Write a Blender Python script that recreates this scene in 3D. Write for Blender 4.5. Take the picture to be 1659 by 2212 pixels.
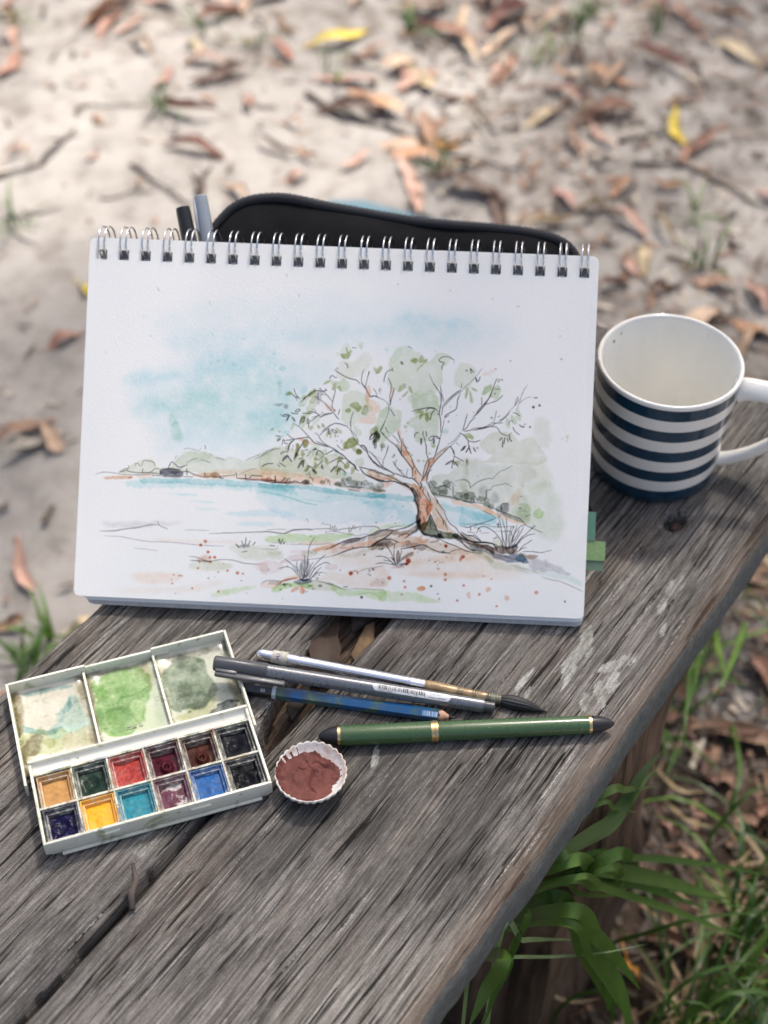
import bpy, bmesh, math, random
import numpy as np
from mathutils import Matrix, Vector
for _o in list(bpy.data.objects): bpy.data.objects.remove(_o)
SC = bpy.context.scene
COLL = SC.collection
R = math.radians
GZ = -0.42                                  # ground; the bench top is z = 0

# ================================================================= camera, sky, sun, exposure
cam_d = bpy.data.cameras.new('camera')
cam = bpy.data.objects.new('camera', cam_d); COLL.objects.link(cam)
_r, _u, _f = Vector((.99996, .006467, .006183)), Vector((-.008947, .722747, .691054)), Vector((0, .691082, -.722776))
_m = Matrix((_r, _u, -_f)).transposed().to_4x4(); _m.translation = (0, 0, .65217)
cam.matrix_world = _m
cam_d.sensor_fit = 'HORIZONTAL'; cam_d.sensor_width = 36; cam_d.lens = 36*3100/1659
cam_d.clip_start = .02; cam_d.clip_end = 400
cam_d.dof.use_dof = True; cam_d.dof.focus_distance = .770; cam_d.dof.aperture_fstop = 7.5; cam_d.dof.aperture_blades = 0
SC.camera = cam
SUN_EL, SUN_AZ = 60, 22                     # azimuth measured from +Y towards +X: the sun stands behind the bench
W_ = bpy.data.worlds.new('World'); SC.world = W_; W_.use_nodes = True
_nt = W_.node_tree; _bg = _nt.nodes['Background']
_sky = _nt.nodes.new('ShaderNodeTexSky'); _sky.sky_type = 'NISHITA'; _sky.sun_disc = False
_sky.sun_elevation = R(SUN_EL); _sky.sun_rotation = R(SUN_AZ); _sky.air_density = 1.0; _sky.dust_density = 8.0; _sky.ozone_density = 1.0
_nt.links.new(_sky.outputs[0], _bg.inputs[0]); _bg.inputs[1].default_value = .12
sun_d = bpy.data.lights.new('sun', 'SUN'); sun_d.energy = 4.8; sun_d.angle = R(4); sun_d.color = (1, .95, .88)
sun = bpy.data.objects.new('sun', sun_d); COLL.objects.link(sun)
_d = Vector((math.cos(R(SUN_EL))*math.sin(R(SUN_AZ)), math.cos(R(SUN_EL))*math.cos(R(SUN_AZ)), math.sin(R(SUN_EL))))
sun.rotation_euler = _d.to_track_quat('Z', 'Y').to_euler()
VS = SC.view_settings
SC.display_settings.display_device = 'sRGB'
VS.view_transform = 'Standard'; VS.look = 'None'; VS.gamma = 1; VS.use_curve_mapping = False
VS.exposure = 1.0

# ================================================================= helpers
rnd = random.Random(11)
RNG = np.random.default_rng(11)
def smooth_noise(h, w, cell, rng, cellx=None):
    cellx = cellx or cell
    gh, gw = int(h/cell)+3, int(w/cellx)+3
    g = rng.random((gh, gw))
    y, x = np.arange(h)/cell, np.arange(w)/cellx
    iy, ix = y.astype(int), x.astype(int)
    fy, fx = y-iy, x-ix
    fy, fx = fy*fy*(3-2*fy), fx*fx*(3-2*fx)
    a = g[iy][:, ix]*(1-fx)+g[iy][:, ix+1]*fx
    b = g[iy+1][:, ix]*(1-fx)+g[iy+1][:, ix+1]*fx
    return a*(1-fy[:, None])+b*fy[:, None]
def link(o, parent=None):
    COLL.objects.link(o)
    if parent: o.parent = parent
    return o
def tag(o, label=None, cat=None, group=None, kind=None):
    if label: o['label'] = label
    if cat: o['category'] = cat
    if group: o['group'] = group
    if kind: o['kind'] = kind
    return o
def thing(name, label, cat, mat=None, loc=(0, 0, 0), group=None):
    o = bpy.data.objects.new(name, None); o.empty_display_size = .01
    link(o)
    if mat is not None: o.matrix_world = mat
    else: o.location = loc
    return tag(o, label, cat, group)
class MB:
    def __init__(s): s.v, s.f, s.m = [], [], []
    def add(s, V, F, mi=0):
        b = len(s.v); s.v += [tuple(map(float, p)) for p in V]
        s.f += [tuple(b+i for i in q) for q in F]; s.m += [mi]*len(F)
    def box(s, x0, x1, y0, y1, z0, z1, mi=0, bev=0):
        if bev <= 0:
            V = [(x, y, z) for z in (z0, z1) for y in (y0, y1) for x in (x0, x1)]
            s.add(V, [(0, 2, 3, 1), (4, 5, 7, 6), (0, 1, 5, 4), (2, 6, 7, 3), (0, 4, 6, 2), (1, 3, 7, 5)], mi); return
        bm = bmesh.new(); bmesh.ops.create_cube(bm, size=1)
        for v in bm.verts: v.co = ((x0+x1)/2+v.co.x*(x1-x0), (y0+y1)/2+v.co.y*(y1-y0), (z0+z1)/2+v.co.z*(z1-z0))
        bmesh.ops.bevel(bm, geom=bm.edges[:], offset=bev, segments=2, affect='EDGES', profile=.5)
        s.bm(bm, mi)
    def bm(s, bm, mi=0):
        bm.verts.index_update()
        s.add([v.co[:] for v in bm.verts], [[v.index for v in f.verts] for f in bm.faces], mi); bm.free()
    def lathe(s, prof, n=32, axis='x', mi=0, sx=1.0, caps=True, sector=None):
        """prof: list of (t, r) along the axis"""
        V = []
        for t, r in prof:
            for k in range(n):
                a = 2*math.pi*k/n; c, q = r*math.cos(a)*sx, r*math.sin(a)
                V.append((t, c, q) if axis == 'x' else (c, q, t))
        F = []
        for i in range(len(prof)-1):
            for k in range(n):
                F.append((i*n+k, (i+1)*n+k, (i+1)*n+(k+1) % n, i*n+(k+1) % n) if axis == 'x' else (i*n+k, i*n+(k+1) % n, (i+1)*n+(k+1) % n, (i+1)*n+k))
        if caps:
            F.append(tuple(range(n)) if axis == 'x' else tuple(reversed(range(n))))
            e = (len(prof)-1)*n
            F.append(tuple(reversed(range(e, e+n))) if axis == 'x' else tuple(range(e, e+n)))
        s.add(V, F, mi)
    def tube(s, P, rad, n=8, mi=0, closed=False, flat=1.0, up=(0, 0, 1)):
        P = [Vector(p) for p in P]; m = len(P)
        rad = rad if hasattr(rad, '__len__') else [rad]*m
        V = []
        nrm = None
        for i, p in enumerate(P):
            a = P[(i-1) % m] if (closed or i > 0) else p
            b = P[(i+1) % m] if (closed or i < m-1) else p
            t = (b-a).normalized()
            if nrm is None:
                ref = Vector(up)
                if abs(ref.dot(t)) > .95: ref = Vector((1, 0, 0))
                nrm = (ref-t*ref.dot(t)).normalized()
            else: nrm = (nrm-t*nrm.dot(t)).normalized()
            bn = t.cross(nrm)
            for k in range(n):
                q = 2*math.pi*k/n
                V.append(p+(nrm*math.cos(q)*flat+bn*math.sin(q))*rad[i])
        F = []
        for i in range(m if closed else m-1):
            j = (i+1) % m
            for k in range(n): F.append((i*n+k, i*n+(k+1) % n, j*n+(k+1) % n, j*n+k))
        if not closed:
            F.append(tuple(reversed(range(n)))); F.append(tuple(range((m-1)*n, m*n)))
        s.add(V, F, mi)
    def grid(s, X, mi=0, keep=None):
        """X: (a, b, 3) array of points"""
        a, b = X.shape[:2]
        F = [(i*b+j, i*b+j+1, (i+1)*b+j+1, (i+1)*b+j) for i in range(a-1) for j in range(b-1) if keep is None or keep(i, j)]
        s.add(X.reshape(-1, 3), F, mi)
    def mesh(s, name, mats, smooth=True):
        me = bpy.data.meshes.new(name)
        me.from_pydata(s.v, [], s.f)
        mats = mats if isinstance(mats, (list, tuple)) else [mats]
        for m in mats: me.materials.append(m)
        if len(mats) > 1: me.polygons.foreach_set('material_index', s.m)
        if smooth is not False:
            me.polygons.foreach_set('use_smooth', [True]*len(me.polygons))
        me.update()
        return me
    def build(s, name, mats, parent=None, smooth=True, sharp=None):
        me = s.mesh(name, mats, smooth)
        if sharp:
            me.set_sharp_from_angle(angle=R(sharp))
        return link(bpy.data.objects.new(name, me), parent)
def axis_frame(a, b, roll=0):
    """matrix whose local x runs from a to b; local z as near to world up as possible"""
    a, b = Vector(a), Vector(b)
    x = (b-a).normalized(); y = Vector((0, 0, 1)).cross(x).normalized(); z = x.cross(y)
    m = Matrix((x, y, z)).transposed().to_4x4(); m.translation = a
    return m @ Matrix.Rotation(R(roll), 4, 'X')

# ---------------------------------------------------------------- node materials
class NM:
    def __init__(s, name):
        s.m = bpy.data.materials.new(name); s.m.use_nodes = True
        s.t = s.m.node_tree; s.p = s.t.nodes['Principled BSDF']
        s.tc = None
    def n(s, ty, **kw):
        n = s.t.nodes.new(ty)
        for k, v in kw.items(): setattr(n, k, v)
        return n
    def put(s, sock, v):
        if hasattr(v, 'is_linked') or isinstance(v, bpy.types.NodeSocket): s.t.links.new(v, sock)
        elif isinstance(v, (tuple, list)):
            sock.default_value = tuple(v)+((1,) if len(sock.default_value) == 4 and len(v) == 3 else ())
        else: sock.default_value = v
    def co(s, scale=(1, 1, 1), kind='Object', rot=(0, 0, 0), loc=(0, 0, 0)):
        if s.tc is None: s.tc = s.n('ShaderNodeTexCoord')
        mp = s.n('ShaderNodeMapping'); s.put(mp.inputs['Vector'], s.tc.outputs[kind])
        mp.inputs['Scale'].default_value = scale; mp.inputs['Rotation'].default_value = rot; mp.inputs['Location'].default_value = loc
        return mp.outputs[0]
    def noise(s, vec, scale=1, detail=4, rough=.55, dist=0, out=0):
        n = s.n('ShaderNodeTexNoise'); s.put(n.inputs['Vector'], vec)
        n.inputs['Scale'].default_value = scale; n.inputs['Detail'].default_value = detail; n.inputs['Roughness'].default_value = rough; n.inputs['Distortion'].default_value = dist
        return n.outputs[out]
    def voro(s, vec, scale, feature='F1', out='Distance'):
        n = s.n('ShaderNodeTexVoronoi', feature=feature); s.put(n.inputs['Vector'], vec); n.inputs['Scale'].default_value = scale
        return n.outputs[out]
    def ramp(s, fac, stops, interp='LINEAR'):
        n = s.n('ShaderNodeValToRGB'); n.color_ramp.interpolation = interp
        e = n.color_ramp.elements
        while len(e) < len(stops): e.new(.5)
        for q, (p, c) in zip(e, stops):
            q.position = p; q.color = (c, c, c, 1) if not hasattr(c, '__len__') else tuple(c)+(1,)*(4-len(c))
        s.put(n.inputs[0], fac); return n.outputs[0]
    def mix(s, fac, a, b, mode='MIX'):
        n = s.n('ShaderNodeMix', data_type='RGBA', blend_type=mode)
        s.put(n.inputs[0], fac); s.put(n.inputs[6], a); s.put(n.inputs[7], b)
        return n.outputs[2]
    def math(s, op, a, b=0.0, clamp=False):
        n = s.n('ShaderNodeMath', operation=op, use_clamp=clamp); s.put(n.inputs[0], a); s.put(n.inputs[1], b)
        return n.outputs[0]
    def attr(s, name):
        return s.n('ShaderNodeAttribute', attribute_name=name).outputs['Fac']
    def bump(s, h, strength=.3, dist=.001):
        n = s.n('ShaderNodeBump'); n.inputs['Strength'].default_value = strength; n.inputs['Distance'].default_value = dist
        s.put(n.inputs['Height'], h); s.t.links.new(n.outputs[0], s.p.inputs['Normal']); return n
    def set(s, **kw):
        al = dict(color='Base Color', rough='Roughness', metal='Metallic', coat='Coat Weight', spec='Specular IOR Level', trans='Transmission Weight', sss='Subsurface Weight', sheen='Sheen Weight', coat_rough='Coat Roughness')
        for k, v in kw.items(): s.put(s.p.inputs[al[k]], v)
        return s
def plain(name, col, rough=.5, metal=0, coat=0, var=.12, scale=120, bump=0, spec=.5):
    """one colour, broken up by a little noise in tone and gloss"""
    k = NM(name); v = k.co((scale,)*3)
    f = k.noise(v, 1, 4)
    dk = tuple(c*(1-var) for c in col); lt = tuple(min(1, c*(1+var)) for c in col)
    k.set(color=k.ramp(f, [(.3, dk), (.7, lt)]), rough=k.ramp(f, [(.3, max(.02, rough-.06)), (.7, min(1, rough+.06))]), metal=metal, coat=coat, spec=spec)
    if bump: k.bump(f, bump, .0005)
    return k.m
def image_from(name, arr, colorspace='sRGB'):
    h, w = arr.shape[:2]
    im = bpy.data.images.new(name, w, h, alpha=False)
    im.colorspace_settings.name = colorspace
    px = np.ones((h, w, 4), np.float32); px[..., :3] = arr
    im.pixels.foreach_set(px.ravel()); im.update(); im.pack()
    return im
def text_mesh(s, size, align='LEFT', extrude=0.0, bold=False):
    """lettering as a flat mesh in the xy plane: list of verts (numpy) and faces"""
    cu = bpy.data.curves.new('lettering', 'FONT'); cu.body = s; cu.size = size; cu.align_x = align; cu.align_y = 'CENTER'; cu.extrude = extrude
    cu.resolution_u = 3
    if bold: cu.offset = size*.012
    ob = bpy.data.objects.new('lettering', cu); COLL.objects.link(ob)
    dg = bpy.context.evaluated_depsgraph_get()
    me = bpy.data.meshes.new_from_object(ob.evaluated_get(dg))
    V = np.array([v.co[:] for v in me.vertices]).reshape(-1, 3); F = [tuple(p.vertices) for p in me.polygons]
    bpy.data.objects.remove(ob); bpy.data.curves.remove(cu); bpy.data.meshes.remove(me)
    return V, F
def wrap_x(V, rad, ang0, flip=False):
    """flat print (x along, y across) wrapped round a cylinder whose axis is local x; ang0 in radians from +y towards +z"""
    a = ang0-V[:, 1]/rad if not flip else ang0+V[:, 1]/rad
    return np.stack([V[:, 0], np.cos(a)*rad, np.sin(a)*rad], 1)

# ---------------------------------------------------------------- watercolour painter (numpy, in memory)
PCOL = dict(sky=(.72,.89,.93),teal=(.64,.87,.84),aqua=(.50,.82,.85),deep=(.36,.72,.75),mint=(.68,.86,.80),pale=(.82,.87,.74),green=(.70,.79,.60),leaf=(.60,.65,.40),olive=(.50,.52,.28),dark=(.30,.33,.22),
 hill=(.80,.82,.68),sage=(.70,.74,.60),bush=(.40,.45,.40),grey=(.50,.50,.54),slate=(.32,.36,.46),peach=(.96,.80,.66),orange=(.86,.52,.30),rust=(.74,.36,.22),tan=(.86,.72,.58),brown=(.55,.42,.32),umber=(.36,.28,.24),ink=(.07,.065,.085),pencil=(.42,.40,.43),lime=(.76,.88,.62),sand=(.96,.89,.82),blush=(.90,.80,.78),blue=(.2,.5,.6),
 g1=(.52,.74,.36),g2=(.42,.66,.28),s1=(.48,.58,.48),s2=(.36,.47,.38),c1=(.62,.84,.84),p1=(.9,.78,.72),y1=(.74,.74,.42),b1=(.42,.34,.18),n1=(.22,.27,.32),t1=(.3,.6,.65),dk=(.2,.2,.14))
def box_blur(m, r):
    r = int(round(r))
    if r < 1: return m
    for _ in range(2):
        for ax in (0, 1):
            p = np.concatenate([np.repeat(m.take([0], ax), r+1, ax), m, np.repeat(m.take([-1], ax), r, ax)], ax)
            cs = np.cumsum(p, ax)
            n = m.shape[ax]
            m = (cs.take(np.arange(2*r+1, 2*r+1+n), ax)-cs.take(np.arange(0, n), ax))/(2*r+1)
    return m
def catmull(P, closed, n):
    P = np.asarray(P, float)
    if len(P) < 3 and not closed:
        t = np.linspace(0, 1, n*max(1, len(P)-1)+1)[:, None]
        return P[0]*(1-t)+P[-1]*t
    Q = np.vstack([P[-1], P, P[0], P[1]]) if closed else np.vstack([2*P[0]-P[1], P, 2*P[-1]-P[-2]])
    out = []
    t = (np.arange(n)/n)[:, None]
    for i in range(1, len(Q)-2):
        a, b, c, d = Q[i-1], Q[i], Q[i+1], Q[i+2]
        out.append(.5*((2*b)+(c-a)*t+(2*a-5*b+4*c-d)*t*t+(3*b-a-3*c+d)*t**3))
    if not closed: out.append(P[-1][None])
    return np.vstack(out)
def paint(data, w, h, per_unit, seed, x0=0, y0=0, base=(1, 1, 1), mult=1.0):
    """data in 0.1 mm; returns (h, w, 3) reflectance factors, row 0 at the bottom"""
    rng = np.random.default_rng(seed)
    C = np.ones((h, w, 3))*np.array(base)
    nx, ny = smooth_noise(h, w, 9, rng)-.5, smooth_noise(h, w, 9, rng)-.5
    nX, nY = smooth_noise(h, w, 34, rng)-.5, smooth_noise(h, w, 34, rng)-.5
    gran = .6*smooth_noise(h, w, 26, rng)+.4*smooth_noise(h, w, 7, rng)
    fine = smooth_noise(h, w, 2.2, rng)
    for ln in data.strip().split('\n'):
        f = ln.split('|')
        col = np.array(PCOL[f[1]]); a = float(f[2])
        P = np.array([[float(v) for v in p.split(',')] for p in f[-1].split()])
        P = (P-[x0, y0])*per_unit
        if f[0] == 'W':
            soft, edge, rough = float(f[3])*per_unit, float(f[4]), float(f[5])
            a *= {'sky': .58, 'teal': .36, 'aqua': .50, 'deep': .8, 'rust': .8, 'orange': .66, 'hill': .62, 'sage': .55, 'green': .66, 'pale': .75, 'bush': .85, 'brown': .8, 'umber': .9, 'sand': .6, 'blush': .7, 'peach': .75, 'tan': .8, 'g1': .8}.get(f[1], .9)
            if a <= 0: continue
            Q = catmull(P, True, 5)
            pad = soft*2.2+8
            xa, xb = int(max(0, Q[:, 0].min()-pad)), int(min(w, Q[:, 0].max()+pad+1))
            ya, yb = int(max(0, Q[:, 1].min()-pad)), int(min(h, Q[:, 1].max()+pad+1))
            if xb-xa < 2 or yb-ya < 2: continue
            sl = (slice(ya, yb), slice(xa, xb))
            size = min(Q[:, 0].max()-Q[:, 0].min(), Q[:, 1].max()-Q[:, 1].min())
            k1 = min(5.0, size*.22)*rough; k2 = min(14., size*.2)*rough
            X = np.arange(xa, xb)[None, :]+nx[sl]*k1+nX[sl]*k2
            Y = np.arange(ya, yb)[:, None]+ny[sl]*k1+nY[sl]*k2
            ins = np.zeros(X.shape, bool)
            q2 = np.roll(Q, -1, 0)
            for (ax, ay), (bx, by) in zip(Q, q2):
                if ay == by: continue
                lo, hi = min(ay, by), max(ay, by)
                r0, r1 = int(max(0, lo-ya-26*rough-2)), int(min(yb-ya, hi-ya+26*rough+3))
                if r1 <= r0: continue
                Yr, Xr = Y[r0:r1], X[r0:r1]
                ins[r0:r1] ^= ((Yr > lo) & (Yr <= hi)) & (Xr < ax+(Yr-ay)*(bx-ax)/(by-ay))
            m = ins.astype(float)
            sr = soft*.5
            m2 = box_blur(m, max(.6, sr))
            if edge > 0:
                wide = box_blur(m, min(9, max(2, size*.12)))
                m2 = m2*(1+edge*np.clip((1-wide)*1.6-.25, -.3, 1))
            m2 = np.clip(m2*(.45+1.1*gran[sl]), 0, 1.3)*a*mult
            C[sl] *= 1-np.clip(m2, 0, 1)[..., None]*(1-col)
        else:
            wd = max(float(f[3])*per_unit*1.12, 1.35)
            n = max(2, int(np.abs(np.diff(P, axis=0)).max()/.7)+1)
            Q = catmull(P, False, n)
            L = np.concatenate([[0], np.cumsum(np.hypot(*np.diff(Q, axis=0).T))])
            T = L[-1]
            if T <= 0: continue
            s = np.arange(0, T, .55)
            qx, qy = np.interp(s, L, Q[:, 0]), np.interp(s, L, Q[:, 1])
            wob = np.interp(s, np.linspace(0, T+1, int(T/9)+3), rng.normal(0, .45, int(T/9)+3))
            u = s/T
            rad = wd*.5*(.55+.45*np.minimum(1, np.minimum(u, 1-u)*7))*(.82+.36*np.interp(s, np.linspace(0, T+1, int(T/14)+3), rng.random(int(T/14)+3)))
            qx, qy = qx+wob*.5, qy+wob*.5
            pad = wd+3
            xa, xb = int(max(0, qx.min()-pad)), int(min(w, qx.max()+pad+1))
            ya, yb = int(max(0, qy.min()-pad)), int(min(h, qy.max()+pad+1))
            if xb-xa < 2 or yb-ya < 2: continue
            B = np.zeros((yb-ya, xb-xa))
            for x, y, r in zip(qx-xa, qy-ya, rad):
                r1 = r+1
                i0, i1, j0, j1 = int(max(0, y-r1)), int(y+r1+2), int(max(0, x-r1)), int(x+r1+2)
                V = B[i0:i1, j0:j1]
                if V.size == 0: continue
                d = np.hypot(np.arange(i0, i0+V.shape[0])[:, None]-y, np.arange(j0, j0+V.shape[1])[None]-x)
                np.maximum(V, np.clip(r+.5-d, 0, 1), out=V)
            sl = (slice(ya, yb), slice(xa, xb))
            B *= np.clip(.68+.7*fine[sl], 0, 1)
            C[sl] *= 1-(B*a)[..., None]*(1-col)
    return C

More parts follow.
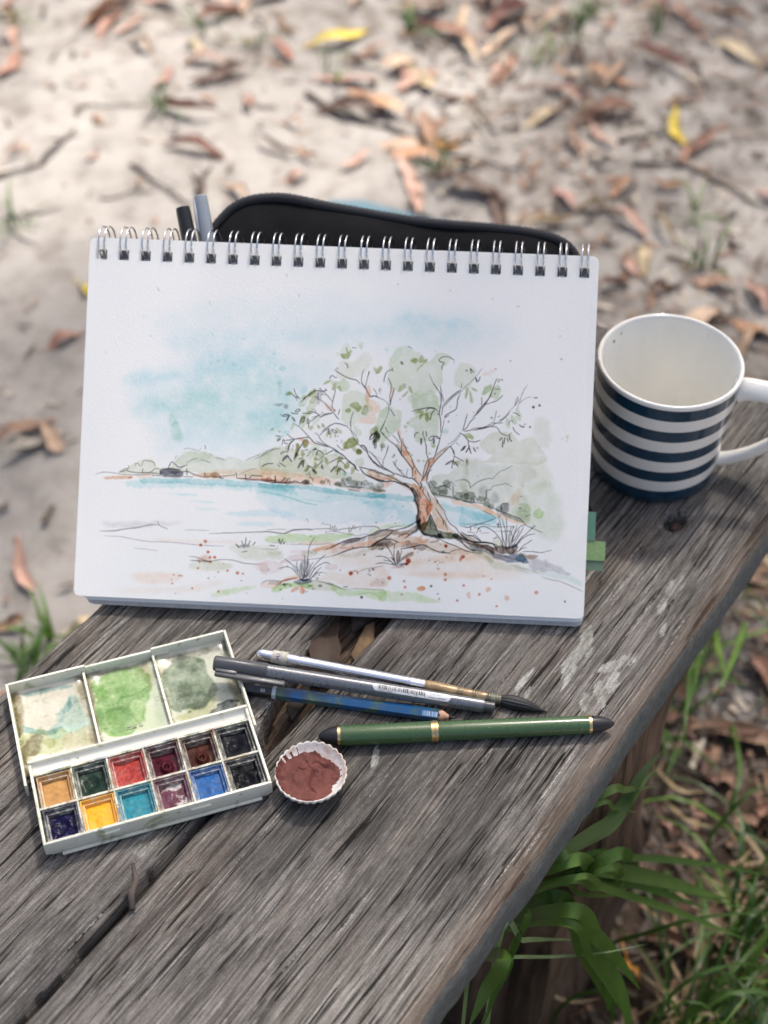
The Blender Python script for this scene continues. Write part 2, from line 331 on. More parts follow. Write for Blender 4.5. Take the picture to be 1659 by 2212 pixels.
PAINT = """
W|sky|0.22|81.4|0|2|388,1634 791,1758 1386,1808 1927,1775 2414,1714 2474,1581 2075,1485 1400,1484 863,1382 533,1450
W|sky|0.3|59.7|0|2|475,1529 908,1586 1393,1646 1877,1692 1934,1614 1452,1541 858,1476 560,1451
W|sky|0.4|48.8|0|2|644,1413 913,1478 1131,1460 1025,1388 729,1322 596,1262
W|sky|0.4|70.5|0|2|320,1332 645,1373 1022,1469 1242,1397 1255,1100 1045,956 666,913 418,984 273,1168
W|teal|0.55|54.3|0|2|598,1208 782,1351 985,1387 1138,1285 1251,1181 1204,1017 990,954 743,1025 550,1071
W|teal|0.4|38.0|0|2|303,1115 435,1202 652,1238 817,1190 658,1102 442,1053
W|aqua|0.35|24.4|0|2|412,1119 519,1156 589,1127 495,1082
W|aqua|0.3|24.4|0|2|984,1089 1146,1123 1216,1058 1069,1011
W|sky|0.45|32.6|0|2|235,1288 320,1332 444,1305 406,1255 283,1250
W|aqua|0.25|21.7|0|2|403,1303 525,1327 567,1302 459,1278
W|sky|0.3|54.3|0|2|1025,1388 1401,1457 1461,1325 1250,1208 1142,1204
W|sky|0.28|65.1|0|2|1876,1719 2200,1705 2310,1629 2206,1557 1937,1560
W|sky|0.3|27.1|0|2|1796,1689 1930,1721 2147,1676 2041,1640
W|aqua|0.2|32.6|0|2|2092,1701 2226,1706 2228,1663 2121,1659
W|sky|0.25|70.5|0|2|554,990 1043,983 1158,853 943,790 617,803 422,903
W|mint|0.5|13.6|0.4|1.0|576,991 573,966 564,948 551,941 537,947 526,964 521,988 524,1013 533,1031 546,1038 560,1032 571,1015
W|mint|0.45|10.9|0.4|1.0|554,1049 551,1030 543,1016 531,1010 519,1015 509,1028 505,1047 507,1066 516,1081 528,1086 540,1082 550,1068
W|mint|0.4|10.9|0.4|1.0|596,951 594,937 588,927 579,923 569,926 562,936 558,949 560,963 567,973 576,977 586,974 593,964
W|teal|0.8|1.8|0.5|0.3|754,1392 753,1387 749,1383 743,1381 738,1382 733,1386 731,1391 733,1396 737,1400 742,1402 748,1401 752,1397
W|teal|0.8|1.8|0.5|0.3|794,1405 792,1400 789,1397 784,1395 779,1396 775,1400 773,1404 774,1409 778,1412 783,1414 788,1413 792,1410
W|teal|0.8|1.8|0.5|0.3|833,1412 832,1408 829,1405 824,1404 820,1405 816,1408 815,1412 816,1416 819,1419 824,1420 828,1419 832,1416
W|teal|0.8|1.8|0.5|0.3|888,1389 886,1384 882,1380 876,1378 870,1379 865,1383 863,1388 864,1394 869,1398 875,1400 881,1399 886,1395
W|teal|0.8|1.8|0.5|0.3|935,1416 934,1413 931,1411 928,1410 925,1411 922,1413 921,1416 922,1419 924,1421 927,1422 931,1422 934,1419
W|teal|0.8|1.8|0.5|0.3|1081,1433 1080,1429 1078,1427 1074,1426 1071,1427 1068,1429 1067,1432 1068,1435 1070,1437 1074,1438 1077,1438 1080,1436
W|teal|0.8|1.8|0.5|0.3|1115,1460 1114,1456 1111,1453 1106,1451 1102,1452 1098,1455 1097,1459 1098,1463 1101,1467 1105,1468 1110,1467 1114,1464
W|teal|0.8|1.8|0.5|0.3|1161,1580 1160,1577 1158,1575 1154,1574 1151,1574 1148,1576 1147,1579 1148,1583 1150,1585 1154,1586 1157,1585 1160,1583
W|teal|0.8|1.8|0.5|0.3|1122,1665 1121,1663 1120,1661 1117,1661 1115,1661 1113,1662 1113,1664 1113,1667 1115,1668 1117,1669 1119,1668 1121,1667
W|teal|0.8|1.8|0.5|0.3|1126,1781 1125,1779 1124,1777 1121,1777 1119,1777 1117,1778 1117,1781 1117,1783 1119,1784 1121,1785 1123,1784 1125,1783
W|teal|0.8|1.8|0.5|0.3|935,1539 934,1536 932,1534 928,1533 925,1533 922,1536 921,1539 922,1542 924,1544 928,1545 931,1544 934,1542
W|teal|0.8|1.8|0.5|0.3|936,1579 936,1576 934,1574 931,1574 928,1574 926,1576 925,1579 926,1581 928,1583 930,1584 933,1583 936,1582
W|teal|0.8|1.8|0.5|0.3|1115,1486 1114,1484 1113,1483 1111,1482 1108,1482 1107,1484 1106,1486 1106,1488 1108,1489 1110,1490 1112,1490 1114,1488
W|teal|0.8|1.8|0.5|0.3|1122,1393 1122,1391 1120,1389 1117,1388 1114,1389 1112,1390 1111,1393 1112,1395 1114,1397 1117,1398 1119,1398 1122,1396
W|teal|0.8|1.8|0.5|0.3|1119,1365 1119,1363 1117,1361 1115,1361 1113,1361 1111,1362 1110,1364 1111,1366 1112,1368 1114,1369 1117,1368 1119,1367
W|teal|0.8|1.8|0.5|0.3|1037,1276 1036,1274 1034,1272 1031,1271 1028,1271 1026,1273 1025,1276 1026,1278 1028,1280 1031,1281 1034,1281 1036,1279
W|teal|0.8|1.8|0.5|0.3|961,1199 961,1197 959,1195 956,1194 953,1194 951,1196 950,1199 951,1201 953,1203 955,1204 958,1204 961,1202
W|teal|0.8|1.8|0.5|0.3|473,1144 472,1142 471,1140 468,1140 466,1140 464,1141 464,1143 464,1146 466,1147 468,1148 470,1147 472,1146
W|teal|0.8|1.8|0.5|0.3|491,1129 490,1127 488,1125 486,1124 484,1125 482,1126 481,1128 482,1130 484,1132 486,1133 488,1132 490,1131
W|teal|0.8|1.8|0.5|0.3|370,1168 369,1166 368,1165 366,1165 365,1165 363,1166 363,1168 363,1169 364,1170 366,1171 368,1171 369,1170
W|teal|0.8|1.8|0.5|0.3|1280,1450 1280,1448 1278,1446 1276,1445 1274,1446 1272,1447 1271,1449 1272,1451 1273,1453 1276,1454 1278,1453 1280,1452
W|teal|0.8|1.8|0.5|0.3|1337,1452 1337,1450 1335,1448 1333,1448 1331,1448 1329,1450 1328,1452 1329,1454 1330,1455 1332,1456 1335,1455 1336,1454
W|teal|0.8|1.8|0.5|0.3|746,1437 746,1435 744,1433 741,1432 738,1432 736,1434 735,1437 736,1439 738,1441 741,1442 743,1442 746,1440
W|teal|0.8|1.8|0.5|0.3|925,1367 925,1365 923,1364 921,1363 919,1363 917,1365 916,1367 917,1369 918,1370 921,1371 923,1371 925,1369
W|teal|0.8|1.8|0.5|0.3|952,1357 952,1355 950,1353 948,1353 945,1353 944,1354 943,1356 943,1359 945,1360 947,1361 950,1360 951,1359
W|teal|0.8|1.8|0.5|0.3|1008,1325 1008,1323 1007,1322 1005,1322 1003,1322 1002,1323 1001,1325 1002,1326 1003,1327 1005,1328 1006,1328 1008,1327
W|teal|0.8|1.8|0.5|0.3|463,1215 462,1214 461,1212 459,1212 458,1212 456,1213 456,1215 456,1216 457,1218 459,1218 461,1218 462,1217
W|teal|0.7|2.3|0.4|1.0|1138,1328 1137,1322 1132,1318 1126,1316 1120,1317 1115,1321 1113,1327 1114,1333 1119,1337 1125,1339 1131,1338 1136,1334
W|mint|0.5|3.4|0.4|1.0|1178,1377 1176,1369 1169,1363 1160,1361 1151,1363 1144,1368 1141,1376 1144,1384 1150,1390 1159,1393 1168,1391 1175,1385
W|mint|0.45|3.4|0.4|1.0|1162,1295 1161,1289 1156,1285 1149,1283 1142,1284 1137,1288 1135,1294 1136,1300 1141,1304 1148,1306 1155,1305 1160,1301
W|mint|0.35|5.7|0.4|1.0|1159,1255 1159,1238 1156,1225 1152,1221 1147,1225 1143,1237 1141,1254 1142,1271 1144,1284 1149,1289 1154,1284 1157,1272
S|teal|0.7|3.42|735,1573 750,1545
S|pencil|0.5|3.42|405,1820 421,1800
S|teal|0.6|3.42|713,1755 728,1723
S|pencil|0.6|2.28|1158,1929 1167,1911
S|pencil|0.6|2.28|1237,1815 1241,1798
S|teal|0.6|3.42|336,1654 338,1643
W|pencil|0.6|1.8|0.5|0.3|125,1429 125,1428 124,1427 123,1427 122,1427 121,1428 121,1429 121,1430 122,1431 123,1431 124,1431 125,1430
W|pencil|0.6|1.8|0.5|0.3|1059,1831 1058,1830 1057,1829 1056,1828 1055,1829 1054,1829 1054,1830 1054,1831 1055,1832 1056,1832 1057,1832 1058,1832
W|pencil|0.6|1.8|0.5|0.3|384,1534 384,1533 383,1532 382,1532 381,1532 380,1533 379,1534 380,1535 381,1536 382,1536 383,1536 384,1535
W|pencil|0.7|1.8|0.5|0.3|2122,1869 2122,1868 2121,1867 2120,1867 2118,1867 2117,1868 2117,1869 2117,1870 2118,1871 2119,1872 2121,1871 2122,1870
W|pencil|0.7|1.8|0.5|0.3|1816,1894 1816,1893 1815,1892 1814,1891 1812,1892 1811,1893 1811,1894 1811,1895 1812,1896 1813,1896 1815,1896 1816,1895
W|pencil|0.7|1.8|0.5|0.3|2369,1831 2369,1830 2368,1829 2366,1829 2365,1829 2364,1830 2363,1831 2364,1832 2365,1833 2366,1833 2367,1833 2368,1832
W|pencil|0.7|1.8|0.5|0.3|2518,1791 2518,1790 2517,1789 2516,1789 2514,1789 2513,1790 2513,1791 2513,1792 2514,1793 2516,1794 2517,1793 2518,1792
W|pencil|0.7|1.8|0.5|0.3|2766,1628 2766,1627 2765,1627 2764,1626 2763,1627 2763,1627 2762,1628 2763,1629 2763,1629 2764,1630 2765,1630 2766,1629
W|pencil|0.7|1.8|0.5|0.3|2485,1473 2485,1473 2484,1472 2483,1472 2482,1472 2481,1472 2481,1473 2481,1474 2482,1475 2483,1475 2484,1475 2485,1474
W|pencil|0.7|1.8|0.5|0.3|2783,1495 2782,1494 2781,1493 2780,1493 2779,1493 2778,1494 2777,1495 2777,1496 2778,1497 2780,1498 2781,1498 2782,1497
W|teal|0.9|1.8|0.4|1.0|1778,1508 1777,1503 1773,1499 1767,1498 1761,1499 1756,1502 1754,1507 1756,1512 1760,1516 1766,1518 1772,1517 1776,1513
W|hill|0.55|4.2|0.35|1.0|232,729 283,769 325,796 381,809 438,797 467,770 524,766 558,802 598,860 654,877 725,876 775,857 832,835 917,842 974,831 1057,873 1112,900 1168,913 1252,909 1408,895 1514,871 1554,754 1274,742 992,744 710,738 497,736 356,723
W|pale|0.3|7.1|0.35|1.0|565,810 619,861 704,872 775,847 706,816 622,791
W|peach|0.5|7.1|0.35|1.0|342,723 427,730 431,712 357,702
W|peach|0.5|12.7|0.35|1.0|681,737 779,759 920,776 1096,783 1244,769 1414,748 1451,714 1246,719 992,730 781,720
W|orange|0.75|2.8|0.35|1.0|148,697 215,707 304,709 297,698 166,687
W|rust|0.7|2.1|0.35|1.0|286,706 304,708 297,698
W|orange|0.4|4.2|0.35|1.0|653,730 695,739 773,752 808,739 809,725 710,724
W|rust|0.4|2.8|0.35|1.0|922,727 992,730 1077,730 1246,723 1246,711 1162,712 1063,719 958,718
W|grey|0.85|3.5|0.35|1.0|476,746 496,765 567,761 607,748 601,723 526,720 480,727
W|slate|0.6|3.5|0.35|1.0|479,746 511,758 560,750 582,737 498,728
W|brown|0.6|4.2|0.35|1.0|766,748 808,748 823,729 781,724
W|umber|0.6|2.8|0.35|1.0|484,720 569,725 601,718 527,715
S|pencil|0.8|2.82|94,713 136,727 186,727 243,720 307,718 370,722 441,730
S|ink|0.85|2.82|232,732 263,751 284,757 287,773
S|ink|0.7|2.12|326,771 328,789 346,783 350,774 364,779 370,803 395,805 431,797 439,773
S|ink|0.8|2.82|228,728 277,745 285,738 342,733 412,738 440,759 475,760
S|ink|0.8|2.82|369,759 368,734
S|ink|0.8|2.82|356,734 441,735 469,728
S|ink|0.8|4.23|473,728 475,753 517,762 567,764
S|ink|0.85|3.53|517,765 537,803 559,792 581,775 629,790
S|ink|0.7|2.82|553,760 588,765 609,783
S|pencil|0.7|2.12|604,878 625,888 668,881 696,877 706,895
S|ink|0.8|2.12|727,912 733,887
S|pencil|0.6|2.12|554,823 567,844
S|pencil|0.9|2.82|622,800 656,822 691,833
S|pencil|0.8|2.82|709,824 766,810
S|pencil|0.7|2.12|757,862 775,854
S|pencil|0.8|2.82|793,839 825,835 847,829
S|pencil|0.8|2.82|967,830 1008,851 1057,871
S|pencil|0.9|2.82|1023,841 1078,870 1126,900 1168,909
S|ink|0.7|3.53|1067,800 1087,814 1129,821
S|pencil|0.7|2.12|935,748 990,775 1039,789
S|ink|0.6|2.82|1158,815 1172,804
S|ink|0.6|2.82|1168,828 1208,803
S|ink|0.8|3.53|600,746 631,753 674,736 731,724 781,729 845,720 823,729 914,744
S|ink|0.8|3.53|627,770 632,728
S|ink|0.85|3.53|734,752 737,726
S|ink|0.85|2.82|917,758 923,727
S|ink|0.85|3.53|972,751 975,727
S|ink|0.8|4.23|922,725 993,728 1013,745 1077,742
S|ink|0.85|4.23|1147,750 1150,705
S|ink|0.75|4.23|972,720 1063,719 1120,711 1177,709 1246,709
S|ink|0.8|2.82|1092,713 1112,738 1134,718 1177,709 1203,739 1233,712
S|ink|0.8|2.82|427,721 477,720
S|ink|0.7|2.82|604,721 668,721
W|peach|0.5|6.9|0.35|1.0|1064,760 1116,771 1194,770 1281,761 1411,749 1498,740 1542,724 1456,712 1326,719 1196,722 1066,730
W|hill|0.5|4.3|0.35|1.0|1060,859 1144,906 1234,849 1303,857 1365,820 1451,824 1496,791 1582,795 1670,773 1671,734 1541,742 1368,760 1194,774 1064,773
W|rust|0.38|2.2|0.35|1.0|1066,732 1118,728 1175,713 1248,716 1327,711 1370,710 1310,703 1240,705 1153,712 1066,717
W|orange|0.45|1.7|0.35|1.0|1565,699 1630,694 1695,694 1785,690 1786,679 1717,682 1609,686
W|bush|0.6|1.3|0.4|1.0|1346,720 1343,713 1336,707 1327,705 1317,706 1310,711 1307,718 1309,726 1316,732 1325,734 1335,732 1343,727
W|bush|0.6|1.3|0.4|1.0|1536,720 1534,712 1527,707 1517,704 1507,706 1500,711 1497,718 1499,725 1506,731 1516,733 1526,732 1533,727
W|bush|0.6|1.3|0.4|1.0|1585,739 1582,729 1573,722 1560,719 1547,721 1537,727 1533,737 1536,747 1545,754 1558,757 1571,755 1581,749
W|bush|0.6|1.3|0.4|1.0|1595,753 1593,746 1587,741 1578,739 1570,740 1563,745 1560,751 1562,758 1569,763 1577,765 1586,763 1592,759
W|bush|0.6|1.3|0.4|1.0|1628,728 1625,718 1616,711 1603,708 1590,710 1581,716 1577,726 1580,736 1589,743 1602,746 1615,744 1625,738
W|bush|0.6|1.3|0.4|1.0|1659,725 1656,717 1649,711 1638,708 1627,710 1619,715 1616,723 1618,731 1626,738 1637,740 1647,739 1656,733
W|bush|0.6|1.3|0.4|1.0|1697,731 1695,723 1687,717 1677,714 1666,716 1658,721 1654,729 1657,737 1664,744 1675,746 1686,745 1694,739
W|bush|0.6|1.3|0.4|1.0|1726,719 1724,712 1717,706 1707,704 1697,706 1690,711 1687,718 1689,725 1696,731 1706,733 1716,732 1723,727
W|bush|0.6|1.3|0.4|1.0|1780,722 1777,713 1770,707 1759,705 1748,706 1740,712 1737,720 1739,728 1747,734 1758,737 1768,735 1777,730
W|bush|0.6|1.3|0.4|1.0|1768,700 1765,690 1756,682 1743,679 1730,681 1720,688 1716,697 1719,707 1728,715 1741,718 1754,716 1764,709
W|bush|0.6|1.3|0.4|1.0|1434,724 1433,719 1428,715 1422,714 1415,715 1410,718 1408,723 1410,728 1414,732 1421,733 1427,732 1432,729
W|dark|0.6|1.7|0.35|1.0|1495,722 1542,724 1586,709 1664,708 1759,699 1785,696 1785,687 1673,696 1565,704 1500,710
W|umber|0.6|1.7|0.35|1.0|1321,732 1343,729 1344,707 1318,715
S|ink|0.8|3.47|1066,728 1092,722 1131,722 1188,713 1248,716 1309,714 1344,716 1370,710
S|ink|0.85|3.47|1147,751 1151,707
S|ink|0.7|2.60|1104,734 1096,722 1122,719 1153,725
S|ink|0.8|2.60|1188,713 1204,734 1209,714 1230,739 1240,716 1265,725 1292,714
S|ink|0.85|3.04|1296,714 1321,728 1335,715
S|ink|0.7|2.60|1434,720 1446,746 1458,725 1459,747
S|ink|0.6|2.60|1464,738 1470,704
S|ink|0.7|3.04|1538,720 1541,742 1560,712 1586,705 1629,704 1664,704
S|ink|0.85|2.60|1650,738 1653,712
S|ink|0.7|2.60|1663,730 1672,713
S|ink|0.8|3.04|1574,689 1609,684 1643,680
S|ink|0.7|3.04|1067,797 1088,813 1109,819 1135,820
S|ink|0.6|2.17|1155,817 1175,804
S|ink|0.6|2.60|1165,829 1188,813 1205,805
S|pencil|0.9|2.17|1060,861 1085,884 1106,898 1136,904 1157,909
W|deep|0.42|3.5|0.3|1|358,695 470,708 569,710 711,712 852,715 993,712 1135,704 1247,698 1248,670 1065,677 854,678 642,679 472,679 373,675
W|aqua|0.4|5.6|0|2|273,681 428,695 711,696 994,691 1248,677 1249,649 996,659 713,661 430,649 289,650
W|deep|0.55|2.2|0.35|1.0|1067,708 1175,704 1284,700 1414,697 1500,692 1609,682 1717,676 1786,672 1787,649 1675,652 1545,660 1371,674 1219,684 1068,682
W|deep|0.5|2.2|0.35|1.0|1696,675 1783,674 1869,672 1955,665 1961,635 1879,637 1784,646 1697,649
W|aqua|0.42|5.2|0|2|1068,687 1284,687 1501,671 1786,657 1789,610 1590,623 1417,611 1244,621 1070,639
W|sky|0.4|9.5|0|2|1069,648 1244,629 1461,613 1787,636 1793,502 1595,498 1467,479 1293,502 1117,550 1072,592
W|aqua|0.4|4.3|0|2|1697,649 1827,637 1957,634 1980,592 1979,523 1928,508 1884,519 1830,569 1699,606
W|sky|0.35|7.8|0|2|1699,615 1872,592 1967,592 1979,523 1885,493 1704,498
W|aqua|0.5|2.2|0.2|1|2108,628 2172,627 2259,609 2346,583 2415,558 2417,530 2304,555 2217,586 2130,603
W|sky|0.45|4.3|0.1|1|2102,649 2172,644 2259,617 2416,556 2417,521 2264,506 2198,524 2153,570
W|aqua|0.55|2.2|0.4|1|2235,622 2286,618 2364,597 2439,562 2410,548 2325,518 2239,510 2237,557
W|sky|0.5|4.3|0.2|1|2239,519 2325,523 2443,558 2495,547 2496,526 2433,497 2326,501 2240,497
W|aqua|0.45|2.8|0|1|503,618 644,623 694,623 687,612 574,614
W|sky|0.6|2.8|0|1|646,580 717,584 802,579 752,573
W|aqua|0.3|4.2|0|1|948,471 1131,479 1139,455 970,451
W|sky|0.5|4.2|0|1|861,513 1141,553 1254,537 1255,516 1002,505
W|sky|0.4|3.5|0|1|690,544 789,545 825,536 719,529
S|teal|0.8|6.08|1069,654 1178,639 1266,617 1331,599 1401,591
S|teal|0.5|3.04|1068,667 1199,666 1264,648 1295,632
S|teal|0.7|2.60|1313,626 1374,613 1452,608
S|grey|0.4|2.60|1447,634 1477,640
S|grey|0.6|3.47|1336,499 1344,504 1354,487
S|grey|0.7|3.04|1428,475 1438,489 1449,479 1475,481
W|hill|0.55|5.3|0.1|1|2331,970 2351,1027 2403,1052 2462,1066 2516,1042 2547,1017 2591,1041 2643,1047 2683,985 2716,911 2650,886 2500,879 2369,885 2331,880 2404,928 2358,945
W|sage|0.55|4.3|0.15|1.0|2050,763 2070,790 2122,801 2160,798 2185,829 2231,862 2262,846 2265,760 2270,648 2236,655 2127,668 2075,687 2052,725
W|sage|0.5|14.8|0|2|2233,858 2275,878 2335,884 2404,866 2609,883 2638,816 2616,729 2645,644 2624,557 2608,531 2538,562 2476,598 2376,632 2319,647 2246,652
W|green|0.34|26.0|0|2|2607,737 2657,774 2742,777 2789,693 2818,523 2799,462 2722,467 2652,498 2608,531 2528,587 2544,622 2589,659
W|hill|0.35|26.0|0|2|2609,900 2694,904 2731,841 2761,735 2659,731 2634,815
W|hill|0.3|11.4|0|2|2641,1096 2654,1142 2732,1145 2747,1063 2721,987 2667,1003
W|green|0.42|6.1|0.35|1.0|2531,618 2560,640 2602,651 2638,627 2623,574 2608,531 2563,567 2523,592
W|lime|0.6|2.2|0.4|1.0|2716,596 2713,583 2702,573 2687,569 2672,571 2661,580 2656,593 2660,606 2670,616 2685,620 2700,617 2712,608
W|peach|0.4|8.7|0|2|2499,672 2556,726 2591,719 2576,658 2509,630
W|grey|0.25|10.8|0|2|2385,719 2382,704 2371,692 2356,687 2341,691 2330,701 2325,716 2328,731 2339,743 2354,748 2369,744 2380,734
W|grey|0.28|8.7|0|2|2447,670 2444,653 2436,640 2423,634 2410,638 2400,651 2396,668 2398,685 2407,698 2420,703 2433,699 2443,687
W|pale|0.0|0.4|0.35|1.0|2453,838 2490,857 2528,871 2500,844 2458,823
W|bush|0.6|1.3|0.4|1.0|2086,739 2083,729 2075,722 2063,719 2051,721 2042,728 2038,737 2041,747 2049,754 2061,757 2073,755 2082,748
W|bush|0.6|1.3|0.4|1.0|2104,710 2102,701 2094,694 2083,692 2073,693 2064,699 2061,708 2064,717 2071,723 2082,726 2093,724 2101,718
W|bush|0.6|1.3|0.4|1.0|2156,712 2152,700 2142,690 2127,687 2111,689 2100,698 2096,709 2099,722 2110,731 2125,735 2140,732 2151,724
W|bush|0.6|1.3|0.4|1.0|2171,747 2168,737 2159,729 2146,725 2133,728 2124,735 2120,745 2123,755 2132,763 2145,767 2158,764 2167,757
W|bush|0.6|1.3|0.4|1.0|2156,695 2153,684 2144,676 2132,673 2119,675 2109,682 2105,693 2108,703 2117,711 2130,714 2143,712 2152,705
W|bush|0.6|1.3|0.4|1.0|2243,677 2240,667 2231,659 2218,655 2205,658 2196,665 2192,675 2195,685 2204,693 2217,697 2230,694 2239,687
W|bush|0.6|1.3|0.4|1.0|2275,678 2273,669 2264,662 2253,659 2241,661 2232,667 2228,676 2231,686 2239,693 2251,696 2263,694 2272,688
W|bush|0.6|1.3|0.4|1.0|2305,684 2302,673 2292,664 2278,661 2264,663 2254,671 2249,682 2253,693 2262,702 2276,705 2290,703 2301,695
W|bush|0.6|1.3|0.4|1.0|2313,654 2311,647 2305,642 2296,640 2288,641 2281,646 2279,653 2281,660 2287,665 2295,667 2304,666 2310,661
W|bush|0.6|1.3|0.4|1.0|2368,665 2366,657 2358,650 2348,647 2337,649 2329,655 2325,663 2328,672 2335,679 2346,682 2357,680 2365,674
W|bush|0.6|1.3|0.4|1.0|2404,637 2401,628 2394,621 2383,619 2372,620 2364,626 2361,635 2363,644 2371,650 2382,653 2392,651 2401,645
W|bush|0.6|1.3|0.4|1.0|2426,625 2424,618 2418,613 2409,610 2401,612 2394,617 2392,623 2394,630 2400,636 2408,638 2417,636 2423,632
W|dark|0.5|2.2|0.35|1.0|2061,704 2105,680 2162,673 2235,659 2309,637 2236,655 2171,665 2093,675
W|grey|0.7|1.3|0.4|1.0|2511,617 2506,602 2496,593 2484,590 2473,596 2466,608 2465,623 2470,638 2480,647 2492,650 2503,644 2510,632
W|bush|0.5|1.3|0.4|1.0|2475,615 2473,607 2467,600 2459,597 2450,599 2444,605 2441,614 2443,622 2449,629 2457,632 2466,630 2473,624
W|bush|0.5|1.3|0.4|1.0|2396,663 2394,654 2388,646 2380,643 2371,645 2364,652 2362,662 2364,672 2369,679 2378,682 2387,680 2393,673
W|bush|0.6|1.7|0.35|1.0|2441,605 2502,586 2554,571 2603,539 2564,542 2494,569
W|peach|0.65|1.7|0.35|1.0|2307,629 2363,623 2407,608 2459,584 2512,570 2547,550 2603,535 2599,522 2539,532 2478,551 2430,566 2378,594 2321,613
W|peach|0.6|1.7|0.35|1.0|2180,655 2214,659 2258,635 2314,633 2413,603 2414,581 2345,600 2280,618 2193,640
S|ink|0.8|3.04|2046,759 2082,722 2107,731 2142,733 2173,713
S|ink|0.75|3.91|2075,687 2127,676 2183,670 2236,655 2301,637
S|ink|0.85|3.47|2182,739 2187,675
S|ink|0.7|2.60|2087,713 2125,734 2150,742 2171,760 2193,737
S|pencil|0.9|2.17|2192,761 2230,773 2261,768 2279,747 2286,726
S|pencil|0.8|2.17|2288,731 2317,758 2359,781 2393,789
S|pencil|0.9|2.17|2195,699 2234,698 2271,717
S|ink|0.8|2.60|2243,677 2260,695 2277,679
S|ink|0.7|2.60|2307,680 2311,641
S|ink|0.6|2.60|2307,693 2330,655
S|ink|0.7|2.60|2379,717 2376,687 2369,652
S|pencil|0.9|2.17|2228,772 2254,774 2271,765 2286,723
S|pencil|0.9|2.17|2286,732 2331,768 2395,788 2408,786 2432,811 2457,834 2474,839 2524,869
S|ink|0.7|2.60|2371,649 2380,688 2374,714 2410,724
S|ink|0.7|2.17|2398,724 2418,744 2469,757 2490,762 2525,746
S|ink|0.7|2.60|2309,685 2332,652
S|ink|0.75|3.47|2233,656 2298,646 2363,640 2406,621 2476,598 2537,577 2580,562 2608,531
S|ink|0.8|2.60|2467,602 2470,641 2500,648 2513,638
S|pencil|0.8|2.17|2568,598 2579,607 2613,607
S|pencil|0.8|2.60|2571,692 2592,690
S|ink|0.7|2.17|2608,529 2647,511 2712,488
S|ink|0.8|2.60|2364,597 2408,578 2441,560
S|ink|0.7|2.60|2446,588 2460,563 2464,587
W|ink|0.6|1.8|0.5|0.3|2578,624 2577,622 2576,621 2574,620 2572,620 2570,622 2569,624 2570,626 2571,627 2573,628 2576,627 2577,626
W|ink|0.6|1.8|0.5|0.3|2586,622 2585,621 2584,619 2582,619 2581,619 2579,620 2579,622 2579,623 2580,625 2582,625 2584,625 2585,624
W|ink|0.6|1.8|0.5|0.3|2620,581 2619,579 2618,578 2616,577 2615,578 2613,579 2613,580 2613,582 2614,583 2616,584 2618,583 2619,582
W|ink|0.6|1.8|0.5|0.3|2636,586 2636,584 2635,583 2633,583 2631,583 2630,584 2630,585 2630,587 2631,588 2633,589 2635,588 2636,587
W|ink|0.6|1.8|0.5|0.3|2588,753 2587,752 2586,751 2585,751 2584,751 2583,752 2582,753 2583,754 2584,755 2585,756 2586,755 2587,754
W|ink|0.6|1.8|0.5|0.3|2326,800 2325,799 2325,798 2323,798 2322,798 2322,799 2321,800 2322,801 2322,802 2323,802 2324,802 2325,801
W|ink|0.6|1.8|0.5|0.3|2342,814 2342,813 2341,812 2340,812 2339,812 2338,813 2338,814 2338,814 2339,815 2340,816 2341,815 2342,815
W|ink|0.6|1.8|0.5|0.3|2667,523 2667,521 2665,520 2664,519 2662,520 2661,521 2660,522 2661,524 2662,525 2663,526 2665,525 2666,524
W|ink|0.6|1.8|0.5|0.3|2655,511 2655,510 2653,508 2651,508 2649,508 2648,509 2647,511 2648,513 2649,514 2651,515 2653,514 2654,513
S|ink|0.75|3.04|2439,558 2367,529 2304,507 2279,499 2240,506
S|ink|0.6|2.17|2252,514 2316,520 2411,520
S|ink|0.6|2.17|2390,510 2463,509 2535,516
W|pale|0.55|3.5|0.25|1|1784,1435 1807,1488 1840,1520 1883,1530 1918,1514 1954,1490 1989,1461 2028,1458 2040,1476 2069,1503 2116,1514 2139,1489 2128,1449 2099,1427 2087,1387 2094,1336 2070,1283 2059,1240 2079,1176 2064,1132 2021,1135 1952,1132 1932,1191 1925,1251 1876,1284 1808,1281 1781,1289 1758,1322 1773,1375
W|green|0.4|8.7|0|2|1912,1255 1972,1271 2059,1257 2078,1206 2075,1171 1977,1159 1933,1170 1927,1213
W|green|0.6|1.3|0.35|1.0|1721,1083 1737,1131 1774,1168 1800,1169 1822,1148 1857,1149 1867,1111 1864,1072 1844,1045 1811,1014 1782,987 1753,964 1730,993 1721,1040
W|green|0.5|1.7|0.35|1.0|1918,1113 1935,1127 1995,1142 2063,1154 2087,1112 2093,1060 2078,1021 2031,1006 2010,988 1959,986 1945,1011 1947,1063 1912,1065
W|pale|0.6|3.5|0.2|1|2166,1365 2180,1430 2218,1444 2266,1433 2278,1361 2262,1326 2220,1307 2176,1322
W|pale|0.55|2.2|0.25|1|1521,1192 1545,1249 1596,1268 1649,1244 1668,1198 1687,1155 1667,1120 1625,1092 1587,1069 1544,1072 1517,1105
W|peach|0.6|2.6|0.35|1.0|1613,1083 1654,1115 1705,1134 1724,1096 1678,1077
W|peach|0.55|4.3|0|1|1659,1202 1720,1196 1739,1149 1688,1134
W|orange|0.5|1.7|0.3|1.0|1656,1284 1672,1297 1681,1241 1672,1202 1654,1223
W|green|0.6|1.3|0.35|1.0|1451,1314 1498,1325 1524,1330 1555,1305 1555,1271 1523,1259 1483,1276 1456,1293
W|leaf|0.7|0.9|0.35|1.0|1407,1293 1425,1311 1447,1314 1430,1298
W|leaf|0.6|0.9|0.35|1.0|1453,1267 1467,1302 1478,1302 1471,1263
W|leaf|0.55|0.9|0.35|1.0|1487,1285 1510,1256 1504,1286
